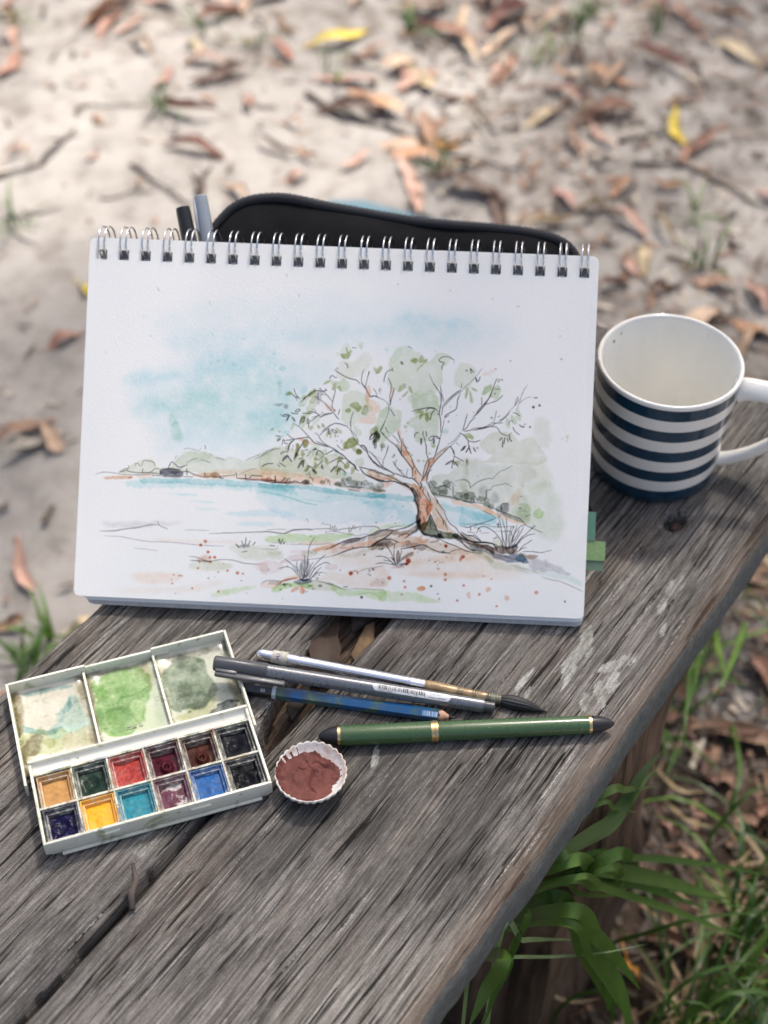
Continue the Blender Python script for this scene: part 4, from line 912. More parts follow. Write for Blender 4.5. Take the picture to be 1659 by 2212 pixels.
S|ink|0.7|2.17|1209,136 1202,112
S|ink|0.6|2.60|1395,151 1438,146 1482,135 1517,128 1561,113 1595,108
S|pencil|0.7|1.74|1595,108 1656,115 1720,114 1810,114
S|umber|0.7|2.60|1469,135 1490,140 1512,132 1482,131
S|ink|0.75|3.91|1214,119 1236,113 1223,123 1258,121
S|ink|0.75|3.91|1260,112 1271,119
S|ink|0.75|3.91|1370,117 1392,122
S|ink|0.75|3.91|1426,120 1439,127 1446,118 1431,116
S|ink|0.75|3.91|1395,101 1402,103
S|ink|0.75|3.91|1573,122 1599,122
S|ink|0.75|3.91|1203,87 1212,93
S|ink|0.75|3.91|1359,86 1364,84
S|ink|0.75|3.91|1681,310 1692,317 1686,310
S|ink|0.75|3.91|1613,352 1625,355
S|ink|0.75|3.91|1766,346 1792,356 1784,343
S|umber|0.8|3.04|1625,211 1642,218 1656,206
W|rust|0.95|0.9|0.4|1.0|1625,203 1623,199 1619,195 1613,193 1607,194 1603,198 1601,202 1602,207 1606,211 1612,212 1618,211 1623,208
W|rust|0.8|0.9|0.4|1.0|1657,207 1656,204 1654,202 1651,201 1648,202 1646,203 1645,206 1645,209 1647,211 1650,211 1653,211 1656,209
S|ink|0.5|2.17|1660,214 1694,229 1736,239 1775,248 1804,255
W|ink|0.7|1.8|0.5|0.3|1687,66 1686,64 1684,62 1682,61 1679,61 1677,63 1676,66 1677,68 1678,70 1681,71 1684,70 1686,69
W|ink|0.7|1.8|0.5|0.3|1433,185 1432,183 1431,182 1429,181 1427,182 1426,183 1426,184 1426,186 1427,187 1429,188 1431,187 1432,186
W|ink|0.7|1.8|0.5|0.3|1469,196 1468,195 1468,194 1466,194 1465,194 1464,195 1464,196 1464,197 1465,198 1466,198 1467,198 1468,197
W|ink|0.7|1.8|0.5|0.3|1552,217 1552,216 1551,215 1550,215 1548,215 1547,216 1547,217 1547,218 1548,219 1549,220 1551,219 1552,218
W|ink|0.7|1.8|0.5|0.3|1372,408 1372,407 1371,406 1370,405 1368,406 1367,406 1367,407 1367,409 1368,410 1369,410 1371,410 1372,409
W|ink|0.7|1.8|0.5|0.3|1720,204 1719,203 1718,201 1716,201 1715,201 1713,202 1713,204 1713,205 1715,207 1716,207 1718,207 1719,206
W|ink|0.7|1.8|0.5|0.3|1729,196 1728,194 1727,193 1725,193 1724,193 1722,194 1722,196 1722,197 1724,198 1725,199 1727,199 1728,198
W|ink|0.7|1.8|0.5|0.3|1725,223 1724,220 1723,218 1720,218 1717,218 1715,220 1715,222 1715,224 1717,226 1720,227 1722,226 1724,225
W|ink|0.7|1.8|0.5|0.3|1748,231 1747,228 1745,226 1741,225 1738,226 1735,228 1734,231 1735,234 1737,236 1741,237 1744,237 1747,234
W|ink|0.7|1.8|0.5|0.3|1748,503 1747,502 1747,501 1746,501 1744,501 1744,502 1743,503 1744,504 1744,504 1745,505 1746,504 1747,504
W|ink|0.7|1.8|0.5|0.3|1245,229 1245,228 1244,227 1243,227 1242,227 1241,228 1240,229 1240,230 1241,231 1243,232 1244,231 1245,230
W|ink|0.7|1.8|0.5|0.3|1482,224 1482,224 1481,223 1480,222 1479,223 1478,223 1478,224 1478,225 1479,226 1480,226 1481,226 1482,225
W|ink|0.7|1.8|0.5|0.3|1803,155 1803,154 1802,153 1801,153 1799,153 1798,154 1798,155 1798,156 1799,157 1800,158 1802,157 1803,157
W|grey|0.5|1.8|0.5|0.3|1253,248 1253,246 1252,245 1250,245 1248,245 1247,246 1246,248 1247,249 1248,250 1250,251 1251,250 1253,249
W|grey|0.5|1.8|0.5|0.3|1195,297 1195,296 1194,295 1193,295 1191,295 1190,296 1190,297 1190,298 1191,299 1192,299 1194,299 1195,298
W|grey|0.5|1.8|0.5|0.3|1334,313 1334,312 1333,311 1331,311 1330,311 1329,312 1329,313 1329,314 1330,315 1331,315 1332,315 1333,314
W|grey|0.5|1.8|0.5|0.3|1382,310 1382,308 1381,307 1379,307 1378,307 1376,308 1376,309 1376,311 1377,312 1379,312 1380,312 1382,311
W|grey|0.5|1.8|0.5|0.3|1427,165 1426,161 1423,157 1418,156 1413,157 1410,160 1408,164 1409,169 1413,172 1417,173 1422,172 1426,169
W|grey|0.5|1.8|0.5|0.3|1135,203 1134,201 1133,199 1131,199 1128,199 1127,200 1126,202 1127,204 1128,206 1130,206 1132,206 1134,205
W|grey|0.5|1.8|0.5|0.3|1222,37 1222,36 1221,36 1220,35 1219,36 1219,36 1218,37 1219,38 1219,38 1220,38 1221,38 1222,38
S|ink|0.85|3.04|1861,264 1825,297 1790,308 1751,306
S|ink|0.85|3.04|1866,260 1843,280 1795,287
S|ink|0.85|3.04|1870,260 1813,270 1779,269 1753,263
S|ink|0.85|3.04|1874,260 1859,311 1860,376 1876,403
S|ink|0.85|3.04|1869,269 1841,332 1804,386
S|ink|0.85|3.04|1882,269 1876,312 1879,347
S|ink|0.85|3.04|1887,269 1897,322 1902,352
S|ink|0.85|3.04|1891,278 1915,305 1966,338
S|ink|0.85|3.04|1865,273 1855,294 1838,306
S|ink|0.85|3.04|1900,261 1921,271 1938,278
S|ink|0.85|3.04|1878,269 1889,313 1883,347
S|ink|0.85|3.04|1860,285 1847,298
W|brown|0.6|1.3|0.35|1.0|1890,287 1919,318 1966,338 1958,316 1920,293
W|brown|0.5|1.3|0.35|1.0|1873,277 1875,338 1883,343 1890,287
W|rust|0.95|0.9|0.4|1.0|1955,290 1953,283 1949,278 1942,275 1936,277 1931,282 1929,289 1930,296 1935,301 1941,303 1948,301 1953,297
W|rust|0.9|0.9|0.4|1.0|1940,270 1939,266 1936,264 1932,262 1928,263 1925,266 1924,269 1925,272 1928,275 1932,276 1936,275 1938,273
W|slate|0.5|1.7|0.35|1.0|1861,273 1895,274 1938,272 1888,248
S|rust|0.6|1.74|1857,253 1849,242
S|rust|0.6|1.74|1867,253 1859,243
S|rust|0.6|1.74|1876,254 1868,243
S|rust|0.6|1.74|1886,254 1877,244
S|rust|0.6|1.74|1895,255 1887,244
S|rust|0.6|1.74|1905,255 1896,244
S|rust|0.6|1.74|1914,256 1906,245
S|rust|0.6|1.74|1923,256 1915,245
S|ink|0.85|2.60|2489,392 2466,443 2425,484 2381,506 2347,500 2330,463
S|ink|0.85|2.60|2493,358 2483,431 2471,508 2451,575
S|ink|0.85|2.60|2502,389 2501,457 2493,500 2473,559
S|ink|0.85|2.60|2509,389 2507,466 2499,569
S|ink|0.85|2.60|2519,389 2529,467 2544,511
S|ink|0.85|2.60|2523,394 2538,446 2533,476 2515,488 2481,482
S|ink|0.85|2.60|2541,395 2560,434 2584,478 2604,522
S|ink|0.85|2.60|2536,407 2542,451 2565,529
S|ink|0.85|2.60|2545,390 2586,444 2627,484 2664,525
S|ink|0.85|2.60|2554,387 2586,435 2627,467 2670,480
S|ink|0.85|2.60|2541,382 2569,422 2598,462
S|ink|0.85|2.60|2576,370 2600,402 2629,424 2654,443
S|ink|0.85|2.60|2563,361 2597,389 2622,398
S|ink|0.85|2.60|2540,412 2550,468 2582,517 2612,527 2616,523
S|ink|0.85|2.60|2528,394 2517,445 2531,519
S|ink|0.85|2.60|2558,400 2578,422 2590,440
S|ink|0.85|2.60|2521,359 2502,384 2467,413
S|ink|0.85|2.60|2602,372 2653,376 2709,372 2768,388
S|ink|0.85|2.60|2544,425 2567,469 2579,499
S|ink|0.85|2.60|2506,393 2487,439 2474,495
S|ink|0.6|11.28|2502,384 2528,394 2549,404 2570,413
S|ink|0.7|5.21|2541,390 2557,404 2575,396
S|ink|0.8|3.91|2521,355 2542,360 2554,382
S|ink|0.8|2.60|2431,441 2452,449
S|ink|0.8|3.47|2295,508 2296,478
S|ink|0.8|3.04|2323,505 2321,494
S|ink|0.8|3.04|2348,478 2356,485
S|ink|0.6|2.17|2275,472 2323,469
S|ink|0.5|2.17|2353,469 2406,472
S|ink|0.4|2.17|2430,480 2472,488
W|ink|0.85|1.8|0.5|0.3|2460,523 2460,521 2458,519 2455,518 2452,518 2449,520 2448,523 2449,526 2451,528 2454,529 2457,528 2459,526
W|ink|0.85|1.8|0.5|0.3|2462,511 2461,509 2460,507 2458,507 2456,507 2454,508 2453,510 2454,512 2455,514 2457,514 2460,514 2461,512
W|ink|0.85|1.8|0.5|0.3|2546,513 2546,511 2544,510 2542,509 2541,510 2539,511 2538,513 2539,514 2540,516 2542,516 2544,516 2546,515
W|ink|0.85|1.8|0.5|0.3|2347,496 2346,494 2345,492 2342,492 2340,492 2339,493 2338,495 2338,497 2340,499 2342,499 2344,499 2346,497
S|ink|0.85|3.91|1467,1382 1506,1355 1550,1335 1598,1324 1618,1304
S|ink|0.85|2.60|1636,1391 1627,1351 1626,1313 1647,1281
S|ink|0.85|3.04|1669,1379 1658,1335 1649,1281
S|ink|0.85|3.47|1626,1313 1652,1279 1666,1254 1682,1233 1705,1238 1732,1228
S|pencil|0.7|1.74|1732,1228 1762,1217
S|ink|0.7|2.17|1695,1281 1713,1256 1720,1234
S|ink|0.7|3.04|1738,1285 1730,1274 1734,1263
S|ink|0.85|4.34|1279,1184 1304,1213 1338,1240 1363,1254 1402,1254 1423,1259 1416,1267
S|ink|0.85|3.04|1380,1264 1388,1270 1395,1256
S|ink|0.85|2.60|1402,1254 1433,1227 1458,1198
S|ink|0.85|3.04|1470,1280 1475,1259 1465,1207 1460,1167 1481,1138
S|ink|0.85|2.60|1356,1224 1414,1185 1454,1146 1468,1133
S|ink|0.85|3.47|1468,1133 1486,1112 1504,1094
S|ink|0.85|3.47|1225,1231 1243,1215 1270,1205
S|ink|0.85|3.47|1233,1262 1247,1228 1265,1209
S|ink|0.85|2.60|1243,1215 1255,1191
S|ink|0.85|3.47|1524,1423 1538,1413 1543,1393
S|ink|0.7|2.60|1561,1515 1587,1512
S|ink|0.85|3.47|1438,1326 1448,1344 1463,1345 1472,1334 1482,1339
S|ink|0.85|3.91|1325,1129 1351,1131 1378,1121 1396,1102
S|ink|0.85|4.34|1396,1102 1417,1114 1447,1124 1468,1131
S|ink|0.85|3.04|1336,1072 1361,1094 1387,1113
S|ink|0.85|3.04|1287,1120 1326,1120 1349,1124
S|ink|0.7|2.60|1344,1096 1374,1108 1421,1123 1446,1128
S|ink|0.85|2.60|1346,1143 1359,1146 1368,1131
S|ink|0.85|2.60|1480,1151 1474,1136
S|ink|0.85|3.04|1506,1154 1499,1119
S|ink|0.85|3.04|1376,1246 1376,1199
S|ink|0.6|2.17|1394,1232 1422,1232
S|ink|0.85|3.91|1408,1018 1429,1037 1462,1060 1488,1069 1518,1066 1549,1057 1558,1048
S|ink|0.85|3.04|1396,996 1413,1014 1450,1042
S|ink|0.85|3.04|1588,1143 1577,1112 1572,1077 1576,1043
S|ink|0.8|2.60|1558,1051 1576,1030 1600,983 1623,954 1681,905
S|umber|0.8|2.60|1576,1038 1608,997 1622,976
S|ink|0.85|4.34|1636,946 1653,947 1671,930 1681,905
S|ink|0.85|2.60|1233,1063 1282,1035 1332,985 1359,960
S|ink|0.85|2.60|1205,997 1228,976 1250,969
S|ink|0.85|3.91|1199,958 1246,966 1289,975 1332,981 1359,956 1377,948 1420,937 1460,930 1495,914 1526,890
S|ink|0.85|3.04|1383,1004 1406,967 1424,950 1459,932
S|ink|0.85|3.04|1376,961 1416,945 1446,938
S|ink|0.85|3.47|1246,962 1225,937 1218,907 1210,885
S|ink|0.6|2.60|1199,958 1229,961
S|ink|0.85|3.47|1171,1099 1187,1109 1211,1107 1197,1100 1173,1098
S|ink|0.85|3.47|1214,1103 1204,1079 1198,1072 1208,1096 1222,1104
S|ink|0.85|3.47|1229,1097 1236,1080 1248,1072 1240,1089 1231,1097
S|ink|0.85|3.47|1222,1121 1235,1117 1265,1115
S|ink|0.85|3.47|1245,1128 1260,1142 1273,1140 1265,1129 1247,1126
S|ink|0.85|3.47|1320,1093 1330,1080 1328,1058 1320,1071 1320,1093
S|ink|0.85|3.47|1275,1047 1280,1078 1290,1093
S|ink|0.85|3.47|1290,1093 1305,1096 1296,1066
S|ink|0.85|3.47|1328,1058 1327,1037
S|ink|0.85|3.47|1139,985 1167,978 1154,980 1141,986
S|ink|0.85|3.47|1149,953 1159,967 1168,965 1153,952
S|ink|0.85|3.47|1178,931 1185,962 1195,945
S|ink|0.85|3.47|1191,940 1214,941
S|ink|0.85|3.47|1448,1037 1445,1016 1452,1005 1455,1029
S|ink|0.85|3.47|1461,1034 1475,1017 1495,1016 1481,1030 1464,1034
S|ink|0.85|3.47|1688,981 1694,1009 1715,1023 1707,996 1691,981
S|ink|0.85|3.47|1715,975 1718,941 1725,937 1728,967
S|ink|0.85|3.47|1725,1036 1720,1010
S|ink|0.85|3.47|1741,1024 1746,1002 1738,981
S|ink|0.85|3.47|1745,1015 1738,993
S|ink|0.8|3.91|1768,1081 1756,1055 1746,1037
S|ink|0.85|3.47|1749,1033 1771,1016
S|ink|0.85|3.47|1761,951 1760,917
S|ink|0.7|3.47|1498,944 1520,924 1545,912
S|dark|0.7|6.94|1719,1027 1728,1010 1733,993
W|ink|0.6|1.8|0.5|0.3|1484,1390 1484,1388 1482,1387 1480,1386 1478,1387 1477,1388 1476,1390 1477,1392 1478,1393 1480,1393 1482,1393 1484,1392
W|ink|0.6|1.8|0.5|0.3|1378,1005 1377,1004 1376,1002 1374,1002 1372,1002 1371,1003 1370,1005 1371,1007 1372,1008 1374,1009 1376,1008 1377,1007
W|ink|0.6|1.8|0.5|0.3|1409,1129 1408,1128 1407,1127 1405,1126 1404,1127 1402,1128 1402,1129 1402,1131 1403,1132 1405,1132 1407,1132 1408,1131
W|ink|0.6|1.8|0.5|0.3|1166,1106 1166,1104 1165,1103 1164,1103 1163,1103 1162,1104 1161,1105 1161,1107 1162,1107 1164,1108 1165,1108 1166,1107
W|ink|0.6|1.8|0.5|0.3|1433,974 1432,973 1432,973 1431,972 1430,973 1429,973 1429,974 1429,975 1430,975 1431,976 1432,975 1432,975
W|ink|0.6|1.8|0.5|0.3|1499,967 1499,966 1498,965 1497,965 1496,965 1495,966 1495,967 1495,968 1496,969 1497,969 1498,969 1499,968
W|ink|0.6|1.8|0.5|0.3|1505,996 1504,995 1503,994 1502,993 1501,994 1500,994 1499,995 1500,997 1501,998 1502,998 1503,998 1504,997
W|ink|0.6|1.8|0.5|0.3|1528,961 1528,960 1527,958 1525,958 1524,958 1523,959 1522,961 1523,962 1524,963 1525,963 1527,963 1528,962
W|ink|0.6|1.8|0.5|0.3|1529,972 1529,971 1528,970 1527,969 1526,970 1525,970 1524,972 1525,973 1526,974 1527,974 1528,974 1529,973
W|ink|0.6|1.8|0.5|0.3|1744,1272 1744,1271 1743,1270 1742,1270 1741,1270 1740,1271 1740,1272 1740,1273 1741,1274 1742,1274 1743,1274 1743,1273
W|ink|0.6|1.8|0.5|0.3|1738,1256 1737,1255 1737,1254 1736,1254 1734,1254 1734,1255 1733,1256 1734,1257 1734,1257 1735,1258 1736,1257 1737,1257
S|ink|0.85|3.47|1210,900 1217,926 1229,949 1248,960
S|ink|0.85|3.47|1208,894 1184,888 1172,875
S|ink|0.85|6.08|1211,872 1194,854 1187,836
S|ink|0.85|5.21|1213,870 1229,849 1240,834
S|ink|0.85|4.77|1303,954 1287,925 1267,890 1255,859 1253,846
S|ink|0.9|6.08|1267,885 1263,868
S|ink|0.85|5.21|1482,914 1513,898 1539,884 1557,867 1576,847 1598,835 1616,810 1632,799
S|ink|0.85|3.47|1575,855 1593,837 1606,835 1618,810
S|ink|0.85|3.91|1482,914 1457,900 1431,884
S|ink|0.85|3.91|1391,910 1405,902 1425,883
S|ink|0.85|5.21|1389,908 1380,879
S|ink|0.85|4.34|1357,906 1374,918 1380,912 1361,910
S|ink|0.85|3.04|1348,902 1336,880 1324,868
S|ink|0.7|2.60|1425,879 1402,861 1385,849
S|ink|0.85|3.04|1422,849 1408,835 1393,822
S|ink|0.7|3.04|1277,853 1294,857 1307,865
S|ink|0.85|3.47|1457,837 1489,856 1514,868 1551,865
S|ink|0.85|3.47|1519,859 1507,835 1500,809
S|ink|0.85|3.47|1521,857 1541,841 1558,816
S|ink|0.85|5.21|1495,817 1470,788
S|ink|0.85|4.34|1512,809 1506,770
S|ink|0.85|5.21|1521,810 1539,800 1557,785
S|ink|0.85|3.47|1515,809 1522,793
S|ink|0.85|5.21|1303,848 1279,799
S|ink|0.85|5.21|1310,844 1307,805
S|ink|0.8|3.47|1330,819 1348,811 1366,803
S|ink|0.85|3.91|1362,799 1384,776
S|ink|0.85|3.04|1344,815 1331,793 1323,784
S|ink|0.85|3.47|1362,799 1367,782
S|ink|0.85|3.47|1416,829 1415,810 1422,801 1419,823
S|ink|0.85|3.04|1348,768 1351,751 1364,740 1368,725
S|ink|0.7|2.60|1349,785 1341,768 1324,762
S|pencil|0.9|2.60|1292,908 1305,902 1330,914 1324,905
S|pencil|0.8|2.60|1240,901 1243,932 1247,934
S|pencil|0.9|2.17|1201,904 1206,930 1213,926
S|ink|0.85|3.91|1636,948 1658,941 1676,916 1684,894 1704,865 1736,836 1771,825
S|pencil|0.8|2.60|1632,948 1663,924 1681,899
S|ink|0.8|2.60|1690,890 1718,853 1754,820
S|pencil|0.5|2.17|1703,900 1734,884 1769,870
S|ink|0.85|3.91|1633,823 1659,816 1690,811 1724,806 1755,794 1781,786
S|ink|0.85|5.64|1638,815 1669,782 1704,766 1739,754 1783,748
S|ink|0.85|2.60|1695,783 1706,775
S|ink|0.85|2.60|1740,785 1752,772
S|ink|0.85|3.47|1781,1347 1798,1307 1799,1272 1794,1242 1798,1203 1792,1186
S|ink|0.85|3.04|1818,1286 1809,1251 1802,1216 1799,1186
S|ink|0.7|2.17|1781,1207 1790,1181 1790,1151 1775,1099
S|ink|0.85|3.04|1775,1101 1757,1055 1747,1035
S|ink|0.85|3.47|1800,1166 1814,1143 1827,1125
S|ink|0.85|3.47|1750,1033 1781,1000 1808,979 1830,963 1857,938 1871,921
S|ink|0.85|3.04|1776,1060 1786,1039 1799,1026
S|ink|0.85|3.47|1849,1033 1863,999 1873,973 1876,905
S|ink|0.85|2.60|1819,1016 1842,994 1864,969
S|ink|0.7|3.04|1876,999 1891,957 1913,941
S|ink|0.85|2.60|1797,953 1788,905
S|ink|0.85|3.47|1756,1318 1759,1352 1773,1383 1798,1392 1807,1385
S|ink|0.85|3.47|1799,1406 1802,1397
S|pencil|0.9|2.60|2017,1376 2043,1325 2070,1288
S|ink|0.85|3.91|2043,1325 2075,1283 2089,1258 2093,1215 2088,1172 2085,1150 2095,1112 2098,1043
S|ink|0.85|3.47|2084,1310 2095,1263 2108,1220
S|ink|0.85|3.91|2205,1295 2166,1266 2129,1230 2104,1198
S|ink|0.85|3.04|2212,1289 2179,1266 2146,1235 2109,1190
S|ink|0.85|3.04|2104,1194 2100,1142
S|ink|0.7|2.60|2207,1302 2208,1332
S|pencil|0.8|2.60|2212,1289 2228,1311 2261,1343 2294,1383 2322,1425
S|ink|0.85|3.91|2202,1271 2189,1236 2182,1184 2153,1162 2124,1143 2120,1130 2141,1144
S|ink|0.7|2.60|2116,1121 2111,1087 2104,1048 2097,1009
S|ink|0.85|3.47|2097,1009 2085,956 2074,913
S|ink|0.85|3.91|1925,1157 1968,1171 2015,1182 2049,1183 2066,1175 2085,1155
S|ink|0.85|3.04|2003,1160 2023,1178 2058,1177
S|ink|0.85|3.47|2062,1175 2042,1153 2035,1109
S|ink|0.85|3.04|2076,1150 2081,1146
S|ink|0.85|3.47|2383,1292 2368,1252 2344,1213 2312,1173 2281,1137
S|pencil|0.9|2.60|2376,1266 2345,1208 2292,1142
S|ink|0.85|3.04|2294,1137 2267,1111 2247,1075 2222,1057
S|ink|0.85|3.04|2248,1157 2237,1109 2226,1061
S|ink|0.85|3.47|2392,1094 2350,1077 2303,1067 2274,1063 2231,1053
S|ink|0.7|2.60|2391,1107 2350,1084 2273,1072
S|pencil|0.9|2.60|2214,1044 2177,999 2140,972
S|pencil|0.9|2.60|2215,1035 2190,1000 2162,968 2116,932
S|ink|0.85|3.47|2206,1045 2232,1032 2259,1003 2294,995 2330,1006
S|ink|0.85|3.47|2259,1003 2265,968
S|ink|0.85|3.47|2157,966 2171,943 2181,918
S|ink|0.6|3.04|2327,1259 2329,1216
S|ink|0.85|3.91|2027,995 2043,1013 2063,1018 2049,996 2029,994
S|ink|0.85|3.91|2063,1018 2057,998 2062,973 2065,1007
S|ink|0.85|3.91|2069,1020 2082,1017 2093,1006 2078,1008 2069,1020
S|ink|0.85|3.91|2219,941 2235,963 2245,970 2236,950 2221,940
S|ink|0.85|3.91|2269,971 2257,946 2249,931
S|ink|0.85|3.91|2267,964 2280,926
S|ink|0.85|3.91|2291,961 2305,938
S|ink|0.85|3.91|1997,1045 1994,1021
S|ink|0.85|3.91|2000,1024 2016,962 2021,911
S|ink|0.85|3.91|2012,1046 2018,1014
S|ink|0.85|3.91|1947,1007 1952,1028 1971,1038
S|ink|0.85|3.91|1984,1004 1987,970
S|ink|0.85|3.91|1990,1004 1990,965
S|ink|0.85|3.91|2254,1420 2259,1390
S|ink|0.85|3.91|2254,1420 2274,1397
S|ink|0.85|3.91|2286,1370 2296,1340
S|ink|0.85|3.91|2286,1370 2302,1347 2314,1375
S|ink|0.85|3.91|1691,983 1689,991 1707,1022
S|ink|0.85|3.91|1848,1445 1853,1430 1861,1432 1854,1445
S|ink|0.85|3.91|1667,1379 1666,1362
S|ink|0.85|3.04|2067,1464 2088,1478 2113,1483 2139,1476 2162,1462
S|ink|0.85|3.47|2067,1464 2076,1452 2100,1446 2090,1426 2090,1407
S|ink|0.7|3.04|1883,1532 1900,1529 1911,1518
S|ink|0.85|3.91|1671,1243 1684,1235 1702,1238 1732,1228
S|pencil|0.7|2.17|1737,1224 1763,1215 1786,1194
W|ink|0.7|1.8|0.5|0.3|2146,1107 2145,1105 2144,1104 2142,1103 2140,1103 2139,1105 2138,1106 2138,1108 2140,1110 2142,1110 2144,1110 2145,1108
W|ink|0.7|1.8|0.5|0.3|2237,1406 2237,1404 2235,1403 2233,1402 2231,1403 2229,1404 2228,1406 2229,1408 2230,1410 2233,1410 2235,1410 2236,1408
W|ink|0.7|1.8|0.5|0.3|2160,1451 2160,1450 2159,1449 2158,1448 2157,1449 2156,1449 2155,1451 2155,1452 2156,1453 2158,1453 2159,1453 2160,1452
W|ink|0.7|1.8|0.5|0.3|1856,1225 1856,1224 1855,1223 1854,1223 1853,1223 1852,1224 1852,1225 1852,1226 1853,1226 1854,1227 1855,1227 1856,1226
W|ink|0.7|1.8|0.5|0.3|2189,1146 2189,1145 2188,1145 2187,1144 2187,1145 2186,1145 2186,1146 2186,1147 2186,1147 2187,1147 2188,1147 2189,1147
W|ink|0.7|1.8|0.5|0.3|2284,1167 2284,1166 2283,1165 2282,1165 2281,1165 2280,1166 2280,1167 2280,1168 2281,1169 2282,1169 2283,1169 2284,1168
W|ink|0.7|1.8|0.5|0.3|2198,984 2198,982 2197,982 2195,981 2194,981 2193,982 2193,983 2193,985 2194,985 2195,986 2197,986 2198,985
W|ink|0.7|1.8|0.5|0.3|2210,973 2210,972 2209,971 2208,971 2206,971 2205,972 2205,973 2205,974 2206,975 2207,976 2209,975 2210,974
W|ink|0.7|1.8|0.5|0.3|1901,1039 1901,1038 1900,1037 1899,1037 1898,1037 1897,1038 1897,1039 1897,1040 1898,1041 1899,1041 1900,1041 1901,1040
W|ink|0.7|1.8|0.5|0.3|2080,1148 2080,1147 2079,1146 2077,1145 2076,1145 2075,1146 2074,1148 2075,1149 2076,1150 2077,1151 2079,1150 2080,1149
W|ink|0.7|1.8|0.5|0.3|2391,1139 2391,1138 2390,1137 2388,1137 2387,1137 2386,1138 2386,1139 2386,1140 2387,1141 2388,1142 2390,1141 2391,1141
W|grey|0.5|1.8|0.5|0.3|2150,1195 2150,1193 2149,1192 2147,1191 2145,1192 2143,1193 2143,1194 2143,1196 2144,1198 2146,1198 2148,1198 2150,1197
W|grey|0.5|1.8|0.5|0.3|2286,1236 2285,1235 2285,1234 2283,1234 2282,1234 2281,1235 2281,1236 2281,1237 2282,1238 2283,1238 2284,1238 2285,1237
W|grey|0.5|1.8|0.5|0.3|2322,960 2321,957 2319,954 2315,953 2311,954 2308,956 2307,959 2308,963 2310,966 2314,967 2318,966 2321,963
W|grey|0.5|1.8|0.5|0.3|2050,1512 2050,1511 2049,1510 2048,1509 2046,1510 2045,1510 2045,1512 2045,1513 2046,1514 2047,1514 2049,1514 2050,1513
S|ink|0.85|3.42|2408,1367 2394,1323 2383,1289 2375,1262 2353,1231 2335,1211 2300,1168
S|ink|0.85|3.04|2447,1276 2435,1257 2410,1237 2380,1226 2343,1212
S|ink|0.7|2.28|2336,1200 2315,1173 2300,1153
S|ink|0.85|2.66|2399,1308 2410,1305 2431,1309
S|olive|0.9|3.42|2413,1361 2423,1364 2422,1347 2412,1350 2412,1360
S|ink|0.6|2.66|2326,1252 2329,1234 2326,1207
S|ink|0.85|3.42|2431,1121 2459,1141 2484,1169 2494,1186
S|ink|0.7|2.28|2437,1118 2466,1141 2488,1165
S|pencil|0.9|1.90|2498,1188 2519,1215 2541,1246
S|ink|0.85|2.66|2521,1215 2526,1242 2538,1269
S|pencil|0.9|1.90|2523,1215 2544,1258
S|pencil|0.9|1.90|2525,1178 2538,1208 2545,1231 2555,1269 2571,1311 2589,1340
S|pencil|0.8|1.90|2545,1229 2574,1255 2596,1267 2615,1268
S|ink|0.85|3.80|2626,1264 2641,1265 2650,1268
S|ink|0.85|3.42|2304,1065 2341,1080 2386,1089 2415,1109
S|ink|0.7|2.28|2304,1074 2341,1080 2396,1108
S|ink|0.85|3.42|2392,1112 2415,1109 2456,1114
S|ink|0.7|2.28|2402,1116 2410,1150 2416,1185
S|ink|0.6|2.66|2423,1143 2439,1154
S|ink|0.85|3.42|2392,1087 2416,1087 2430,1076 2440,1058 2459,1047 2486,1037
S|ink|0.85|2.28|2486,1037 2508,1057
S|ink|0.85|3.42|2512,1173 2529,1170 2552,1156
S|ink|0.85|2.66|2497,1130 2487,1101
S|ink|0.85|3.04|2506,1132 2512,1117
S|ink|0.85|3.42|2515,1091 2530,1065 2555,1047
S|ink|0.85|3.42|2550,1107 2566,1095 2581,1095 2562,1098
S|ink|0.85|2.66|2579,1107 2590,1113
S|ink|0.85|4.56|2459,1015 2461,994 2471,993
S|ink|0.85|4.56|2471,1029 2469,999
S|ink|0.85|4.56|2497,1041 2500,1019 2512,1006
S|ink|0.85|4.56|2440,1007 2449,1022 2458,1026
S|ink|0.85|4.56|2457,990 2460,970
S|ink|0.85|4.56|2484,1026 2491,1003
W|ink|0.75|1.8|0.5|0.3|2667,1223 2666,1221 2665,1220 2663,1219 2661,1220 2659,1221 2659,1223 2659,1225 2661,1226 2663,1227 2665,1226 2666,1225
W|ink|0.75|1.8|0.5|0.3|2633,1210 2633,1208 2631,1206 2629,1205 2626,1206 2624,1207 2624,1209 2624,1212 2626,1213 2628,1214 2631,1213 2633,1212
W|ink|0.75|1.8|0.5|0.3|2617,1095 2617,1093 2615,1091 2613,1091 2611,1091 2609,1093 2608,1095 2609,1097 2610,1098 2613,1099 2615,1099 2617,1097
W|ink|0.75|1.8|0.5|0.3|2406,1279 2406,1278 2405,1276 2403,1276 2401,1276 2400,1277 2399,1279 2400,1280 2401,1282 2403,1282 2404,1282 2406,1281
W|ink|0.75|1.8|0.5|0.3|2394,1140 2393,1138 2392,1137 2390,1136 2388,1136 2387,1138 2386,1139 2387,1141 2388,1142 2390,1143 2392,1142 2393,1141
W|ink|0.75|1.8|0.5|0.3|2404,1423 2404,1422 2403,1421 2402,1421 2400,1421 2399,1422 2399,1423 2399,1424 2400,1425 2401,1426 2403,1425 2404,1424
W|grey|0.5|1.8|0.5|0.3|2444,1363 2444,1361 2442,1359 2440,1359 2438,1359 2437,1361 2436,1362 2436,1364 2438,1366 2440,1366 2442,1366 2444,1365
W|grey|0.5|1.8|0.5|0.3|2806,1033 2805,1032 2804,1031 2803,1031 2801,1031 2800,1032 2800,1033 2800,1035 2801,1036 2803,1036 2804,1036 2805,1035
S|ink|0.85|3.91|2134,857 2157,874 2180,885
S|ink|0.85|3.91|2178,885 2173,859 2172,835
